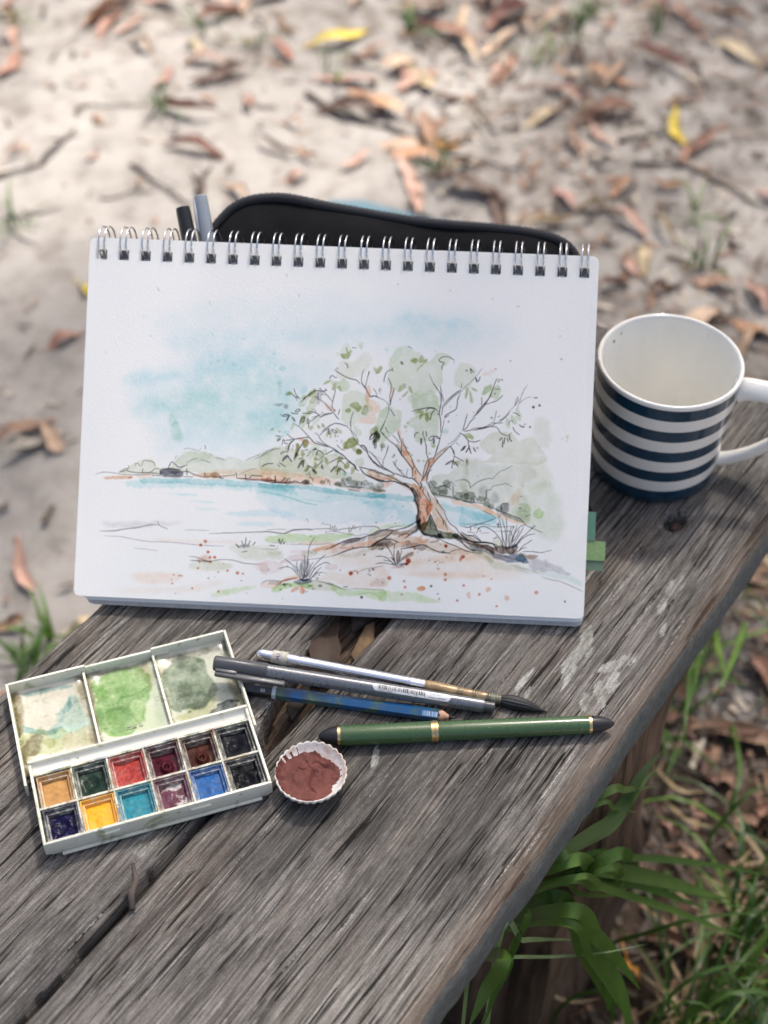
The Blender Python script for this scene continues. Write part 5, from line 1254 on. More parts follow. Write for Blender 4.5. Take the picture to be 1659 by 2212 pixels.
S|ink|0.85|3.91|2189,875 2206,848
S|ink|0.85|3.91|2180,881 2186,855
S|ink|0.85|3.91|2247,972 2227,943
S|ink|0.85|3.91|2269,971 2249,933
S|ink|0.85|3.91|2265,962 2279,928
S|ink|0.85|3.91|2291,963 2305,938
S|ink|0.85|3.91|2255,893 2258,867
S|ink|0.85|3.47|2158,962 2180,933 2182,894 2178,885
S|ink|0.85|3.47|2184,907 2208,895 2241,879
W|leaf|0.6|0.9|0.35|1.0|2183,872 2204,886 2222,874 2205,852
W|leaf|0.6|0.9|0.35|1.0|2252,875 2260,893 2269,876 2261,850
W|dark|0.5|0.9|0.35|1.0|2132,855 2157,876 2180,885 2158,863
W|leaf|0.5|1.8|0.5|0.3|1985,873 1984,869 1981,866 1977,865 1972,865 1969,868 1968,872 1969,876 1972,879 1976,880 1980,879 1984,876
W|leaf|0.5|1.8|0.5|0.3|2013,872 2012,869 2010,867 2007,866 2004,867 2002,868 2001,871 2001,874 2003,876 2006,877 2009,876 2012,874
W|leaf|0.5|1.8|0.5|0.3|1942,903 1942,901 1940,899 1937,898 1935,899 1933,900 1932,903 1933,905 1934,907 1937,908 1940,907 1942,905
W|leaf|0.5|1.8|0.5|0.3|2046,918 2045,915 2043,913 2039,912 2036,912 2033,915 2032,918 2033,921 2035,923 2039,924 2042,924 2045,921
W|leaf|0.5|1.8|0.5|0.3|2069,960 2068,956 2065,953 2061,952 2057,953 2054,956 2052,959 2053,963 2056,966 2061,968 2065,967 2068,964
W|rust|0.9|1.8|0.5|0.3|2166,385 2165,381 2162,378 2157,377 2153,378 2150,381 2148,385 2149,388 2152,391 2157,393 2161,392 2164,389
W|rust|0.9|1.8|0.5|0.3|2270,328 2269,324 2266,321 2261,320 2256,320 2253,323 2251,328 2252,332 2256,335 2260,337 2265,336 2269,333
W|rust|0.9|1.8|0.5|0.3|2253,315 2252,312 2250,309 2246,308 2243,309 2240,311 2239,314 2240,317 2242,320 2246,321 2249,320 2252,318
W|rust|0.9|1.8|0.5|0.3|2249,306 2248,304 2246,302 2244,301 2241,302 2239,303 2238,306 2239,308 2241,310 2243,310 2246,310 2248,308
W|rust|0.9|1.8|0.5|0.3|2104,290 2103,288 2102,286 2099,285 2096,286 2095,287 2094,290 2094,292 2096,294 2099,294 2101,294 2103,292
W|rust|0.9|1.8|0.5|0.3|2116,273 2116,272 2114,271 2113,270 2111,270 2110,272 2109,273 2109,275 2111,276 2112,276 2114,276 2115,275
W|rust|0.9|1.8|0.5|0.3|2167,322 2166,320 2165,319 2163,318 2162,319 2160,320 2160,321 2160,323 2161,324 2163,325 2165,324 2166,323
W|rust|0.9|1.8|0.5|0.3|1985,362 1984,359 1981,356 1978,355 1974,356 1971,358 1970,361 1971,365 1973,368 1977,369 1981,368 1984,366
W|blue|0.8|0.9|0.4|1.0|2151,350 2150,347 2146,344 2142,343 2137,344 2133,346 2132,349 2133,353 2136,356 2141,357 2146,356 2149,354
W|ink|0.6|1.8|0.5|0.3|1998,343 1998,341 1997,340 1996,340 1994,340 1993,341 1992,342 1993,344 1994,345 1995,345 1997,345 1998,344
W|ink|0.6|1.8|0.5|0.3|2129,394 2128,392 2127,391 2126,391 2124,391 2123,392 2123,393 2123,395 2124,396 2126,396 2127,396 2128,395
W|ink|0.6|1.8|0.5|0.3|2068,298 2068,296 2066,295 2064,294 2062,295 2061,296 2060,298 2061,299 2062,301 2064,301 2066,301 2067,300
W|ink|0.6|1.8|0.5|0.3|2119,299 2119,298 2118,297 2116,296 2114,296 2113,297 2112,299 2113,301 2114,302 2116,302 2117,302 2119,301
W|ink|0.6|1.8|0.5|0.3|2130,286 2130,284 2129,283 2127,283 2125,283 2124,284 2124,286 2124,287 2125,288 2127,289 2129,289 2130,288
W|ink|0.6|1.8|0.5|0.3|2146,287 2146,285 2145,284 2143,284 2142,284 2141,285 2140,286 2141,288 2142,289 2143,289 2145,289 2146,288
W|ink|0.6|1.8|0.5|0.3|1927,625 1927,623 1926,622 1925,622 1924,622 1923,623 1922,624 1923,625 1924,626 1925,627 1926,626 1927,626
W|ink|0.6|1.8|0.5|0.3|1901,603 1901,602 1900,601 1899,600 1898,601 1897,601 1896,602 1896,604 1897,605 1899,605 1900,605 1901,604
W|ink|0.6|1.8|0.5|0.3|1729,558 1729,557 1728,556 1727,556 1726,556 1726,557 1725,557 1725,558 1726,559 1727,560 1728,559 1729,559
W|ink|0.6|1.8|0.5|0.3|1840,542 1840,541 1839,541 1838,540 1837,540 1836,541 1836,542 1836,543 1837,544 1838,544 1839,544 1840,543
W|ink|0.6|1.8|0.5|0.3|1868,529 1868,528 1867,527 1866,527 1865,527 1864,528 1863,529 1863,530 1864,531 1866,531 1867,531 1868,530
W|ink|0.6|1.8|0.5|0.3|1748,502 1748,501 1747,500 1746,500 1745,500 1744,501 1743,502 1743,503 1744,504 1746,505 1747,504 1748,504
W|ink|0.6|1.8|0.5|0.3|1863,505 1863,504 1862,503 1860,503 1859,503 1858,504 1858,505 1858,506 1859,507 1860,508 1862,507 1863,506
W|ink|0.6|1.8|0.5|0.3|1883,508 1883,506 1882,505 1881,505 1879,505 1878,506 1878,507 1878,508 1879,509 1880,510 1882,509 1883,509
W|ink|0.6|1.8|0.5|0.3|1838,347 1838,346 1837,345 1836,345 1835,345 1834,346 1833,347 1834,348 1834,349 1836,349 1837,349 1838,348
W|ink|0.6|1.8|0.5|0.3|2196,321 2196,320 2195,320 2194,319 2193,319 2192,320 2192,321 2192,322 2193,323 2194,323 2195,323 2196,322
S|pencil|0.8|4.34|134,382 221,388 273,399 359,414 428,432 481,434
S|pencil|0.8|3.47|469,455 485,430 534,411
S|pencil|0.5|2.60|630,409 691,413 778,413
S|pencil|0.9|3.47|778,396 908,406 1038,416 1124,422 1211,417 1262,439 1348,448
S|pencil|0.7|2.60|161,355 257,355 345,342 433,334 555,336 694,327 868,326
S|pencil|0.5|2.60|334,291 400,289 479,283
S|pencil|0.8|3.47|663,258 715,254 777,235 855,248 924,246 994,232 1081,230
S|ink|0.6|4.34|673,235 751,234 794,232
S|ink|0.8|3.47|937,338 955,321
S|ink|0.85|3.47|933,342 960,323
S|ink|0.85|3.47|967,361 983,327
S|ink|0.85|3.47|992,383 990,331
S|ink|0.85|3.47|1019,367 1003,332
S|ink|0.85|3.47|1033,338 1049,360
S|ink|0.85|3.47|1187,383 1193,353
S|ink|0.85|3.47|1209,384 1197,354
W|grey|0.6|2.6|0.35|1.0|959,334 1007,341 1012,328 964,322
S|ink|0.7|3.47|970,296 1004,304
S|ink|0.6|3.47|1132,342 1163,341
W|grey|0.15|12.2|0|1|140,432 340,450 619,453 516,432 255,407
W|rust|0.9|1.8|0.5|0.3|765,350 764,346 760,342 756,341 751,342 747,345 746,349 747,353 750,357 755,358 760,357 763,354
W|rust|0.9|1.8|0.5|0.3|738,327 737,323 734,320 730,319 725,320 722,322 721,326 722,330 725,333 729,334 733,334 737,331
W|rust|0.9|1.8|0.5|0.3|782,288 781,285 779,282 775,281 771,282 768,284 767,288 768,291 770,294 774,295 778,294 781,292
W|rust|0.9|1.8|0.5|0.3|794,259 793,256 791,253 787,252 784,253 781,255 780,258 781,261 783,264 787,265 790,264 793,262
W|rust|0.9|1.8|0.5|0.3|822,259 821,255 818,253 814,252 810,252 807,255 806,258 807,262 810,265 814,266 818,265 821,262
W|rust|0.9|1.8|0.5|0.3|797,232 796,229 794,226 790,225 787,226 784,228 783,231 784,234 786,237 790,238 793,237 796,235
W|rust|0.9|1.8|0.5|0.3|730,229 730,227 728,225 725,224 723,225 721,226 720,228 720,231 722,233 725,233 727,233 729,231
W|rust|0.9|1.8|0.5|0.3|725,192 724,188 722,186 718,185 715,186 712,188 711,191 712,194 714,196 718,197 721,197 724,195
W|rust|0.9|1.8|0.5|0.3|898,185 898,182 896,180 893,180 891,180 889,182 888,184 888,187 890,188 893,189 895,189 897,187
W|rust|0.9|1.8|0.5|0.3|842,173 842,171 840,169 838,169 836,169 834,170 834,172 834,174 836,176 838,176 840,176 842,175
W|rust|0.9|1.8|0.5|0.3|960,174 959,171 956,168 952,166 948,167 944,170 943,174 944,178 947,181 951,182 956,181 959,178
W|rust|0.9|1.8|0.5|0.3|988,171 988,169 986,167 983,167 981,167 979,169 978,171 978,173 980,175 983,176 985,175 987,174
W|rust|0.9|1.8|0.5|0.3|979,130 978,129 977,128 975,127 974,127 972,129 972,130 972,132 973,133 975,133 977,133 978,132
W|rust|0.9|1.8|0.5|0.3|582,148 582,146 580,144 578,144 576,144 574,146 574,147 574,149 576,151 578,152 580,151 582,150
W|rust|0.9|1.8|0.5|0.3|617,143 616,141 614,139 612,138 609,139 607,141 606,143 607,145 609,147 611,148 614,147 616,146
W|rust|0.9|1.8|0.5|0.3|631,143 631,141 629,140 627,139 625,139 623,141 623,143 623,145 625,146 627,147 629,146 631,145
W|rust|0.9|1.8|0.5|0.3|572,118 572,116 571,115 569,115 567,115 566,116 565,118 566,119 567,120 569,121 571,121 572,119
W|rust|0.9|1.8|0.5|0.3|578,96 577,93 575,92 573,91 570,91 568,93 567,95 568,98 570,99 572,100 575,100 577,98
W|rust|0.9|1.8|0.5|0.3|696,73 696,71 694,69 691,68 689,69 687,71 686,73 686,75 688,77 691,78 694,77 696,76
W|rust|0.9|1.8|0.5|0.3|852,61 852,58 849,56 846,55 842,56 840,58 839,61 839,64 842,66 845,67 849,67 851,65
W|rust|0.9|1.8|0.5|0.3|871,222 871,221 870,220 869,220 868,220 867,221 866,222 866,223 867,224 869,225 870,224 871,223
W|pencil|0.7|1.8|0.5|0.3|787,136 786,135 785,134 783,133 781,133 780,134 780,136 780,138 781,139 783,139 785,139 786,138
W|pencil|0.7|1.8|0.5|0.3|823,144 822,143 821,142 820,142 819,142 818,143 817,144 818,145 819,146 820,146 821,146 822,145
W|pencil|0.7|1.8|0.5|0.3|1012,58 1011,57 1010,56 1009,56 1008,56 1007,57 1006,58 1007,59 1008,60 1009,61 1010,60 1011,60
W|pencil|0.7|1.8|0.5|0.3|598,39 597,38 596,37 594,36 593,37 591,38 591,39 591,41 592,42 594,42 596,42 597,41
W|pencil|0.7|1.8|0.5|0.3|1224,37 1224,36 1223,35 1222,35 1220,35 1219,36 1219,37 1219,38 1220,39 1221,39 1223,39 1224,38
W|rust|0.85|1.8|0.5|0.3|2165,385 2164,381 2162,378 2157,377 2153,378 2150,381 2149,384 2150,388 2153,391 2157,392 2161,391 2164,389
W|rust|0.85|1.8|0.5|0.3|2263,325 2261,321 2258,318 2254,317 2249,317 2245,320 2244,325 2245,329 2248,332 2253,334 2258,333 2261,330
W|rust|0.85|1.8|0.5|0.3|2125,251 2124,247 2122,245 2118,244 2115,245 2112,247 2111,250 2112,253 2114,256 2118,257 2121,256 2124,254
W|rust|0.85|1.8|0.5|0.3|2170,221 2169,217 2166,214 2162,213 2158,214 2155,216 2154,220 2155,224 2158,227 2162,228 2166,227 2169,224
W|rust|0.85|1.8|0.5|0.3|2169,190 2168,187 2166,184 2162,183 2159,184 2156,186 2155,189 2156,192 2158,195 2162,196 2165,195 2168,193
W|rust|0.85|1.8|0.5|0.3|1847,185 1846,180 1842,176 1837,175 1832,176 1828,179 1826,184 1827,189 1831,192 1836,194 1842,193 1846,189
W|rust|0.85|1.8|0.5|0.3|1623,204 1622,199 1619,196 1613,194 1608,195 1604,199 1602,203 1603,208 1607,212 1612,213 1618,212 1622,209
W|rust|0.85|1.8|0.5|0.3|1932,171 1931,168 1929,165 1925,164 1922,165 1919,167 1918,170 1919,173 1921,176 1925,177 1928,176 1931,174
W|rust|0.85|1.8|0.5|0.3|1937,136 1936,132 1934,130 1930,129 1927,130 1924,132 1923,135 1924,138 1926,141 1930,142 1933,141 1936,139
W|rust|0.85|1.8|0.5|0.3|2277,160 2276,157 2274,155 2270,154 2267,154 2264,157 2263,160 2264,163 2266,166 2270,167 2273,166 2276,164
W|rust|0.85|1.8|0.5|0.3|2370,114 2369,111 2367,108 2363,107 2359,108 2357,110 2356,113 2357,116 2359,119 2362,120 2366,119 2369,117
W|rust|0.85|1.8|0.5|0.3|2702,139 2701,134 2697,130 2692,129 2687,130 2683,133 2681,138 2682,142 2686,146 2691,148 2697,147 2701,143
W|rust|0.85|1.8|0.5|0.3|1953,288 1952,282 1948,278 1942,277 1936,278 1931,282 1929,287 1931,292 1935,296 1941,298 1947,297 1951,293
W|rust|0.85|1.8|0.5|0.3|1945,272 1945,268 1942,265 1938,264 1933,265 1930,268 1929,271 1930,275 1933,278 1937,279 1941,278 1944,276
W|rust|0.85|1.8|0.5|0.3|2243,73 2242,70 2240,68 2237,67 2234,68 2232,69 2231,72 2232,75 2234,77 2237,78 2240,77 2242,75
W|rust|0.85|1.8|0.5|0.3|2472,50 2471,47 2469,45 2466,44 2463,45 2461,47 2460,49 2461,52 2463,54 2466,55 2469,54 2471,53
W|rust|0.85|1.8|0.5|0.3|1920,93 1920,91 1917,89 1915,88 1912,88 1909,90 1908,93 1909,95 1911,97 1914,98 1917,98 1919,96
W|rust|0.85|1.8|0.5|0.3|2385,221 2385,219 2384,218 2382,218 2380,218 2379,219 2378,221 2379,222 2380,224 2382,224 2383,224 2385,223
W|rust|0.85|1.8|0.5|0.3|2433,205 2433,204 2431,203 2430,202 2428,202 2427,204 2426,205 2426,207 2428,208 2429,208 2431,208 2433,207
W|orange|0.9|1.8|0.4|1.0|2049,134 2046,127 2037,123 2026,121 2014,122 2005,126 2001,131 2004,137 2013,142 2025,144 2036,143 2045,139
W|orange|0.7|2.4|0.4|1.0|2428,144 2426,137 2420,131 2413,129 2405,130 2399,135 2397,142 2399,149 2404,155 2412,157 2419,156 2425,151
W|orange|0.5|2.4|0.4|1.0|2535,94 2531,90 2524,88 2517,90 2512,95 2509,101 2510,107 2514,112 2521,113 2528,111 2534,107 2536,100
W|orange|0.5|3.6|0.4|1.0|2310,108 2313,99 2312,92 2309,87 2304,88 2298,93 2293,101 2291,110 2291,118 2295,122 2300,122 2306,117
W|ink|0.7|1.8|0.5|0.3|1688,66 1687,63 1685,61 1682,60 1679,61 1677,63 1676,66 1677,68 1679,70 1682,71 1685,71 1687,69
W|ink|0.7|1.8|0.5|0.3|2088,148 2088,146 2085,144 2083,143 2080,143 2077,145 2076,148 2077,150 2079,153 2082,153 2085,153 2087,151
W|ink|0.7|1.8|0.5|0.3|2863,95 2863,93 2861,91 2859,91 2856,91 2854,93 2854,95 2854,97 2856,99 2858,99 2861,99 2862,97
W|ink|0.7|1.8|0.5|0.3|2126,105 2125,103 2124,102 2122,102 2120,102 2119,103 2119,105 2119,106 2120,108 2122,108 2124,108 2125,107
W|ink|0.7|1.8|0.5|0.3|2135,77 2135,75 2133,74 2132,74 2130,74 2129,75 2128,77 2128,78 2130,80 2131,80 2133,80 2135,79
W|ink|0.7|1.8|0.5|0.3|2633,1213 2633,1210 2631,1208 2628,1208 2625,1208 2623,1210 2622,1213 2622,1215 2624,1217 2627,1218 2630,1218 2632,1216
W|ink|0.7|1.8|0.5|0.3|2667,1223 2667,1221 2665,1219 2663,1218 2660,1219 2658,1220 2658,1222 2658,1225 2660,1226 2662,1227 2665,1226 2666,1225
W|pencil|0.5|1.8|0.5|0.3|2488,1473 2487,1472 2486,1471 2484,1470 2482,1470 2481,1472 2481,1473 2481,1475 2482,1476 2484,1476 2486,1476 2487,1475
W|pencil|0.5|1.8|0.5|0.3|2778,1497 2777,1495 2776,1494 2774,1494 2773,1494 2771,1495 2771,1497 2771,1498 2772,1499 2774,1500 2776,1500 2777,1498
W|pencil|0.5|1.8|0.5|0.3|2767,1629 2767,1628 2766,1627 2765,1627 2764,1627 2763,1628 2763,1629 2763,1630 2764,1631 2765,1631 2766,1631 2767,1630
W|pencil|0.5|1.8|0.5|0.3|2444,1362 2443,1359 2441,1357 2438,1356 2435,1357 2433,1358 2432,1361 2433,1364 2435,1366 2438,1367 2441,1366 2443,1364
"""
LIDPAINT = """
W|p1|0.5|35.2|0.3|1.5|18,1049 109,1070 301,1045 356,963 333,783 161,790 22,823 -8,944
W|c1|0.55|14.1|0.5|1.5|165,813 275,952 309,978 346,853 334,733 264,719 176,712 135,750
W|t1|0.5|7.0|0.3|1.5|6,841 66,797 188,781 193,755 79,762 8,791
W|t1|0.6|7.0|0.3|1.5|38,1055 155,1055 300,1039 298,1027 171,1030 54,1031
W|t1|0.6|8.8|0.3|1.5|282,962 281,899 250,860 267,929
W|y1|0.55|10.6|0.5|1.5|4,768 122,790 209,737 218,674 172,629 68,628 -7,629 -22,717
W|b1|0.7|10.6|0.5|1.5|3,697 51,765 95,739 64,665 39,625 2,631
W|y1|0.5|5.3|0.5|1.5|100,713 132,732 160,699 140,664 104,676
W|b1|0.6|14.1|0.5|1.5|-20,1061 18,1049 4,829 -21,789 -24,900
W|b1|0.55|14.1|0.3|1.5|334,1060 383,1057 382,942 370,721 370,612 344,632 351,826
W|p1|0.4|10.6|0.5|1.5|222,697 343,730 365,614 224,600
W|g1|0.75|7.0|0.5|1.5|406,1024 523,1063 660,1044 721,946 712,859 664,724 587,638 516,624 442,637 405,698 401,810 419,930
W|g2|0.5|17.6|0.5|1.5|415,805 496,816 604,768 567,681 482,648 423,692
W|g2|0.35|7.0|0.6|1.5|409,984 530,996 440,936 405,909
W|g2|0.4|5.3|0.7|1.5|498,828 628,887 704,913 658,839 549,786
W|p1|0.55|10.6|0.4|1.5|655,1020 739,1032 746,925 717,883 683,959
W|dk|0.6|14.1|0.2|1.5|394,1066 467,1082 664,1063 775,1060 771,1041 640,1044 462,1057 399,1039
W|b1|0.5|10.6|0.3|1.5|390,1042 414,1008 397,811 385,643 371,648 378,817
W|s1|0.8|7.0|0.5|1.5|798,934 877,1013 967,1050 1044,985 1039,881 1097,784 1063,731 988,667 896,660 807,702 781,811
W|s2|0.6|17.6|0.5|1.5|850,763 945,783 1035,740 981,682 881,677
W|s2|0.4|14.1|0.5|1.5|893,994 980,1019 1031,976 998,921 922,945
W|n1|0.85|5.3|0.3|1.5|995,615 1055,658 1138,668 1169,633 1130,596 1050,597
W|y1|0.45|10.6|0.4|1.5|896,660 1027,705 1063,731 1013,609 929,587 807,615
W|dk|0.5|14.1|0.2|1.5|794,1053 969,1062 1182,1046 1186,1018 1002,1025 798,1026
W|b1|0.55|17.6|0.2|1.5|1167,1025 1174,889 1178,706 1176,581 1145,616 1144,769
W|p1|0.4|17.6|0.3|1.5|798,1026 904,1044 825,964 784,939
W|g1|0.3|70.4|0.2|1.5|395,1014 601,1051 763,1050 764,868 770,627 607,595 421,631 388,765
W|s1|0.22|70.4|0.2|1.5|798,1026 1008,1050 1170,1037 1174,811 1173,607 950,593 801,629 799,844
W|c1|0.18|70.4|0.2|1.5|-3,1043 202,1039 371,1048 378,817 363,627 165,643 -4,651 -9,870
W|s1|0.5|21.1|0.5|1.5|820,849 877,882 947,833 900,759 827,745
W|g2|0.35|24.6|0.5|1.5|479,936 582,953 633,911 540,840 452,843
W|y1|0.4|17.6|0.5|1.5|224,708 316,739 369,661 322,616 231,640
W|t1|0.35|10.6|0.3|1.5|168,837 262,931 287,961 267,904 194,816
"""

LEAVES = [
(-0.077, 2.009, 0.47, 0.104, 0.0272, 'yellow', 'bright yellow leaf lying on the pale sand near the top edge'),
(-0.155, 1.966, -1.07, 0.095, 0.0144, 'red', 'reddish brown leaf just below left of the bright yellow leaf'),
(-0.15, 2.044, -1.01, 0.076, 0.0142, 'brown', 'brown leaf left of the bright yellow leaf at the top'),
(-0.381, 2.018, 0.61, 0.082, 0.0175, 'pink', 'pinkish dry leaf near the top above the sunlit sand'),
(-0.37, 1.967, -0.72, 0.059, 0.0189, 'tan', 'short tan leaf at the upper rim of the sunlit sand'),
(-0.2, 1.816, -1.3, 0.069, 0.0145, 'rust', 'small upright rust leaf on the sand straight above the pencil case'),
(-0.254, 1.699, -0.33, 0.111, 0.0236, 'pink', 'long pinkish leaf on sand above the two marker caps'),
(-0.151, 1.712, -0.68, 0.077, 0.0124, 'umber', 'thin dark brown leaf on the sand above the pencil case'),
(-0.109, 1.695, -0.79, 0.045, 0.0133, 'orange', 'small orange leaf touching the thin dark leaf above the pencil case'),
(-0.044, 1.684, 0.77, 0.061, 0.0141, 'pink', 'pale pink leaf on sand above the middle of the pencil case'),
(-0.135, 1.774, -0.26, 0.034, 0.0153, 'rust', 'short rust leaf right of the small upright leaf'),
(-0.264, 2.102, -0.32, 0.064, 0.0242, 'pink', 'pinkish leaf cut by the top edge left of the yellow leaf'),
(-0.583, 2.071, -0.61, 0.052, 0.0186, 'rust', 'rust leaf in the top left corner'),
(-0.506, 1.689, 1.23, 0.043, 0.0108, 'pink', 'faint pink leaf by the left edge above the dark branch'),
(-0.395, 1.677, 0.84, 0.025, 0.0103, 'pink', 'tiny pink leaf alone on the left sand'),
(-0.249, 1.612, -1.2, 0.052, 0.0112, 'umber', 'dark red leaf upright just above the grey marker cap'),
(-0.2, 1.607, -0.74, 0.055, 0.0173, 'tan', 'tan leaf right of the dark red leaf above the markers'),
(-0.123, 1.643, 0.48, 0.042, 0.0154, 'rust', 'rust leaf on sand directly above the zipper'),
(-0.368, 1.285, 0.69, 0.051, 0.0161, 'rust', 'rust leaf on the sand left of the sketchbook'),
(-0.387, 1.127, 0.64, 0.081, 0.0177, 'brown', 'brown curled leaf at the left edge beside the sketchbook'),
(-0.38, 1.11, 0.59, 0.086, 0.0166, 'grey', 'pale grey leaf under the brown curled leaf at the left edge'),
(-0.35, 0.942, -1.11, 0.089, 0.0172, 'pink', 'pink brown leaf lying upright left of the sketchbook bottom'),
(-0.358, 0.875, 0.25, 0.034, 0.0173, 'rust', 'rust leaf at the left edge above the bench'),
(-0.294, 0.875, 0.76, 0.032, 0.013, 'straw', 'yellowish tan leaf tucked beside the bench corner by the sketchbook'),
(-0.362, 1.378, -1.06, 0.047, 0.0116, 'yellow', 'small yellow leaf half hidden behind the left page edge'),
(-0.343, 0.785, 0.51, 0.026, 0.0126, 'rust', 'red brown leaf by the left bench edge behind the paint box'),
(-0.296, 0.824, 0.71, 0.021, 0.0089, 'umber', 'dark little leaf beside the left bench edge'),
(0.125, 2.024, -1.49, 0.151, 0.0217, 'cream', 'long cream leaf lying upright at the top right of the yellow leaf'),
(0.176, 2.006, 0.81, 0.106, 0.0225, 'tan', 'long tan leaf crossing the foot of the cream leaf'),
(0.209, 2.058, -1.07, 0.069, 0.0193, 'tan', 'tan leaf right of the cream leaf near the top'),
(0.164, 1.923, 0.99, 0.081, 0.0159, 'pink', 'pink leaf below the long tan leaf'),
(0.336, 1.926, 1.13, 0.108, 0.0196, 'tan', 'curved tan pink leaf in the upper right litter'),
(0.3, 1.91, -1.26, 0.037, 0.0137, 'cream', 'small cream leaf beside the curved tan pink leaf'),
(0.466, 2.064, -1.27, 0.087, 0.0173, 'rust', 'rust leaf near the top right corner'),
(0.478, 2.014, -1.49, 0.041, 0.0119, 'orange', 'orange leaf tip below the rust leaf in the top right corner'),
(0.253, 1.866, -0.84, 0.074, 0.0228, 'pink', 'broad pink leaf in the middle of the right litter'),
(0.292, 1.802, -0.83, 0.061, 0.0187, 'brown', 'brown red leaf just below the broad pink leaf'),
(0.263, 1.733, -1.33, 0.09, 0.0134, 'brown', 'narrow brown leaf pointing down the right litter'),
(0.07, 1.729, -0.4, 0.067, 0.0173, 'amber', 'bright orange leaf on the sand above the pencil case'),
(0.411, 1.76, -1.51, 0.107, 0.0192, 'yellow', 'yellow leaf on the sand above the mug'),
(0.027, 1.612, -1.41, 0.147, 0.0232, 'pink', 'large pinkish leaf pointing down to the blue cloth'),
(0.23, 1.597, -1.16, 0.073, 0.0193, 'mauve', 'mauve leaf in the leaf pile right of the pencil case'),
(0.312, 1.615, 0.74, 0.057, 0.018, 'orange', 'orange pink leaf at the top of the leaf pile'),
(0.271, 1.568, -0.11, 0.05, 0.0207, 'straw', 'straw coloured leaf across the middle of the leaf pile'),
(0.311, 1.537, -0.92, 0.092, 0.0211, 'pink', 'large pink brown leaf at the right of the leaf pile'),
(0.208, 1.529, 0.33, 0.076, 0.0197, 'straw', 'long straw coloured leaf right of the pencil case end'),
(0.37, 1.621, -0.24, 0.052, 0.0154, 'orange', 'thin orange leaf right of the leaf pile'),
(0.4, 1.416, -0.18, 0.063, 0.0269, 'brown', 'wide brown leaf behind the mug at the right'),
(0.451, 1.389, -1.19, 0.074, 0.0229, 'pink', 'broad pink orange leaf at the right edge above the mug'),
(0.308, 1.444, -1.28, 0.054, 0.0174, 'pink', 'pink red leaf right of the sketchbook corner'),
(0.336, 1.397, 0.44, 0.048, 0.0164, 'brown', 'brown orange leaf above the mug rim'),
(0.276, 1.406, 0.58, 0.049, 0.0169, 'brown', 'dull brown leaf touching the right page edge'),
(0.397, 1.34, 0.38, 0.053, 0.0143, 'umber', 'dark leaf just above the mug rim at the right'),
(0.43, 1.328, -0.56, 0.051, 0.0192, 'orange', 'orange leaf right of the mug rim'),
(0.152, 2.11, -0.46, 0.049, 0.0209, 'pink', 'pink leaf cut by the top edge'),
(0.256, 2.069, 0.54, 0.08, 0.02, 'tan', 'pale tan leaf along the top of the right litter'),
(0.356, 1.566, 0.46, 0.02, 0.0112, 'rust', 'tiny rust leaf at the far end of the leaf pile'),
(0.289, 0.505, -1.47, 0.052, 0.0208, 'crimson', 'bright red leaf at the bottom right corner'),
(0.308, 0.75, 0.04, 0.074, 0.0231, 'tan', 'long tan leaf on the litter right of the bench edge'),
(0.289, 0.704, -1.18, 0.033, 0.0132, 'pink', 'pinkish leaf upright below the long tan leaf'),
(0.303, 0.705, -1.04, 0.033, 0.0143, 'brown', 'brown leaf beside the upright pinkish leaf'),
(0.252, 0.622, -0.3, 0.02, 0.0113, 'brown', 'wide brown leaf right of the strap leaves'),
(0.235, 0.503, 0.59, 0.036, 0.0183, 'tan', 'orange tan leaf at the bottom left of the red leaf'),
(0.221, 0.605, -1.12, 0.019, 0.0106, 'pink', 'pink leaf tip behind the strap leaves'),
(0.106, 0.506, -0.35, 0.031, 0.0115, 'straw', 'yellow straw leaf below the bench edge at the bottom'),
(0.155, 0.502, -1.33, 0.024, 0.0091, 'grey', 'grey dry leaf in the grass at the bottom'),
(0.199, 0.523, -1.23, 0.026, 0.0082, 'amber', 'ochre leaf between the green blades at the bottom'),
(0.273, 0.565, -0.35, 0.06, 0.0262, 'brown', 'big brown leaf lying in the lower right litter'),
(0.283, 0.54, -0.41, 0.049, 0.0228, 'pink', 'big pinkish leaf above the red leaf'),
(0.298, 0.583, -0.2, 0.043, 0.0208, 'rust', 'rust leaf at the right edge of the lower litter'),
(0.087, 0.488, -0.44, 0.018, 0.0096, 'rust', 'rust leaf at the bottom edge beside the bench'),
(0.359, 0.859, -0.45, 0.03, 0.0161, 'pink', 'pink leaf by the right edge below the mug'),
(0.312, 0.659, -0.76, 0.031, 0.015, 'brown', 'brown leaf at the right edge of the grass'),
(0.245, 0.654, -1.12, 0.024, 0.0098, 'mauve', 'mauve leaf behind the upright grass'),
(0.248, 0.529, -0.7, 0.029, 0.0142, 'rust', 'rust leaf left of the red leaf'),
]
TWIGS = [(-0.461, 1.658, -0.425, 1.738, 0.0033), (-0.516, 1.627, -0.457, 1.658, 0.0025), (-0.432, 1.8, -0.316, 1.811, 0.0016), (-0.341, 1.663, -0.253, 1.576, 0.0027), (-0.116, 1.859, -0.001, 1.775, 0.0039), (-0.373, 1.585, -0.311, 1.61, 0.0014), (-0.007, 1.786, 0.091, 1.696, 0.0033), (0.09, 1.698, 0.184, 1.653, 0.002), (0.33, 1.674, 0.412, 1.662, 0.0032), (0.409, 1.664, 0.499, 1.571, 0.0029), (0.125, 1.83, 0.15, 1.748, 0.0026), (0.182, 1.905, 0.244, 2.078, 0.0019), (0.446, 1.947, 0.467, 1.841, 0.0024), (0.317, 1.733, 0.38, 1.752, 0.0033), (-0.252, 1.604, -0.238, 1.67, 0.0032), (0.131, 1.501, 0.263, 1.544, 0.0012), (-0.492, 1.53, -0.42, 1.559, 0.0011), (0.253, 0.662, 0.307, 0.639, 0.0017), (0.232, 0.73, 0.307, 0.702, 0.0011)]
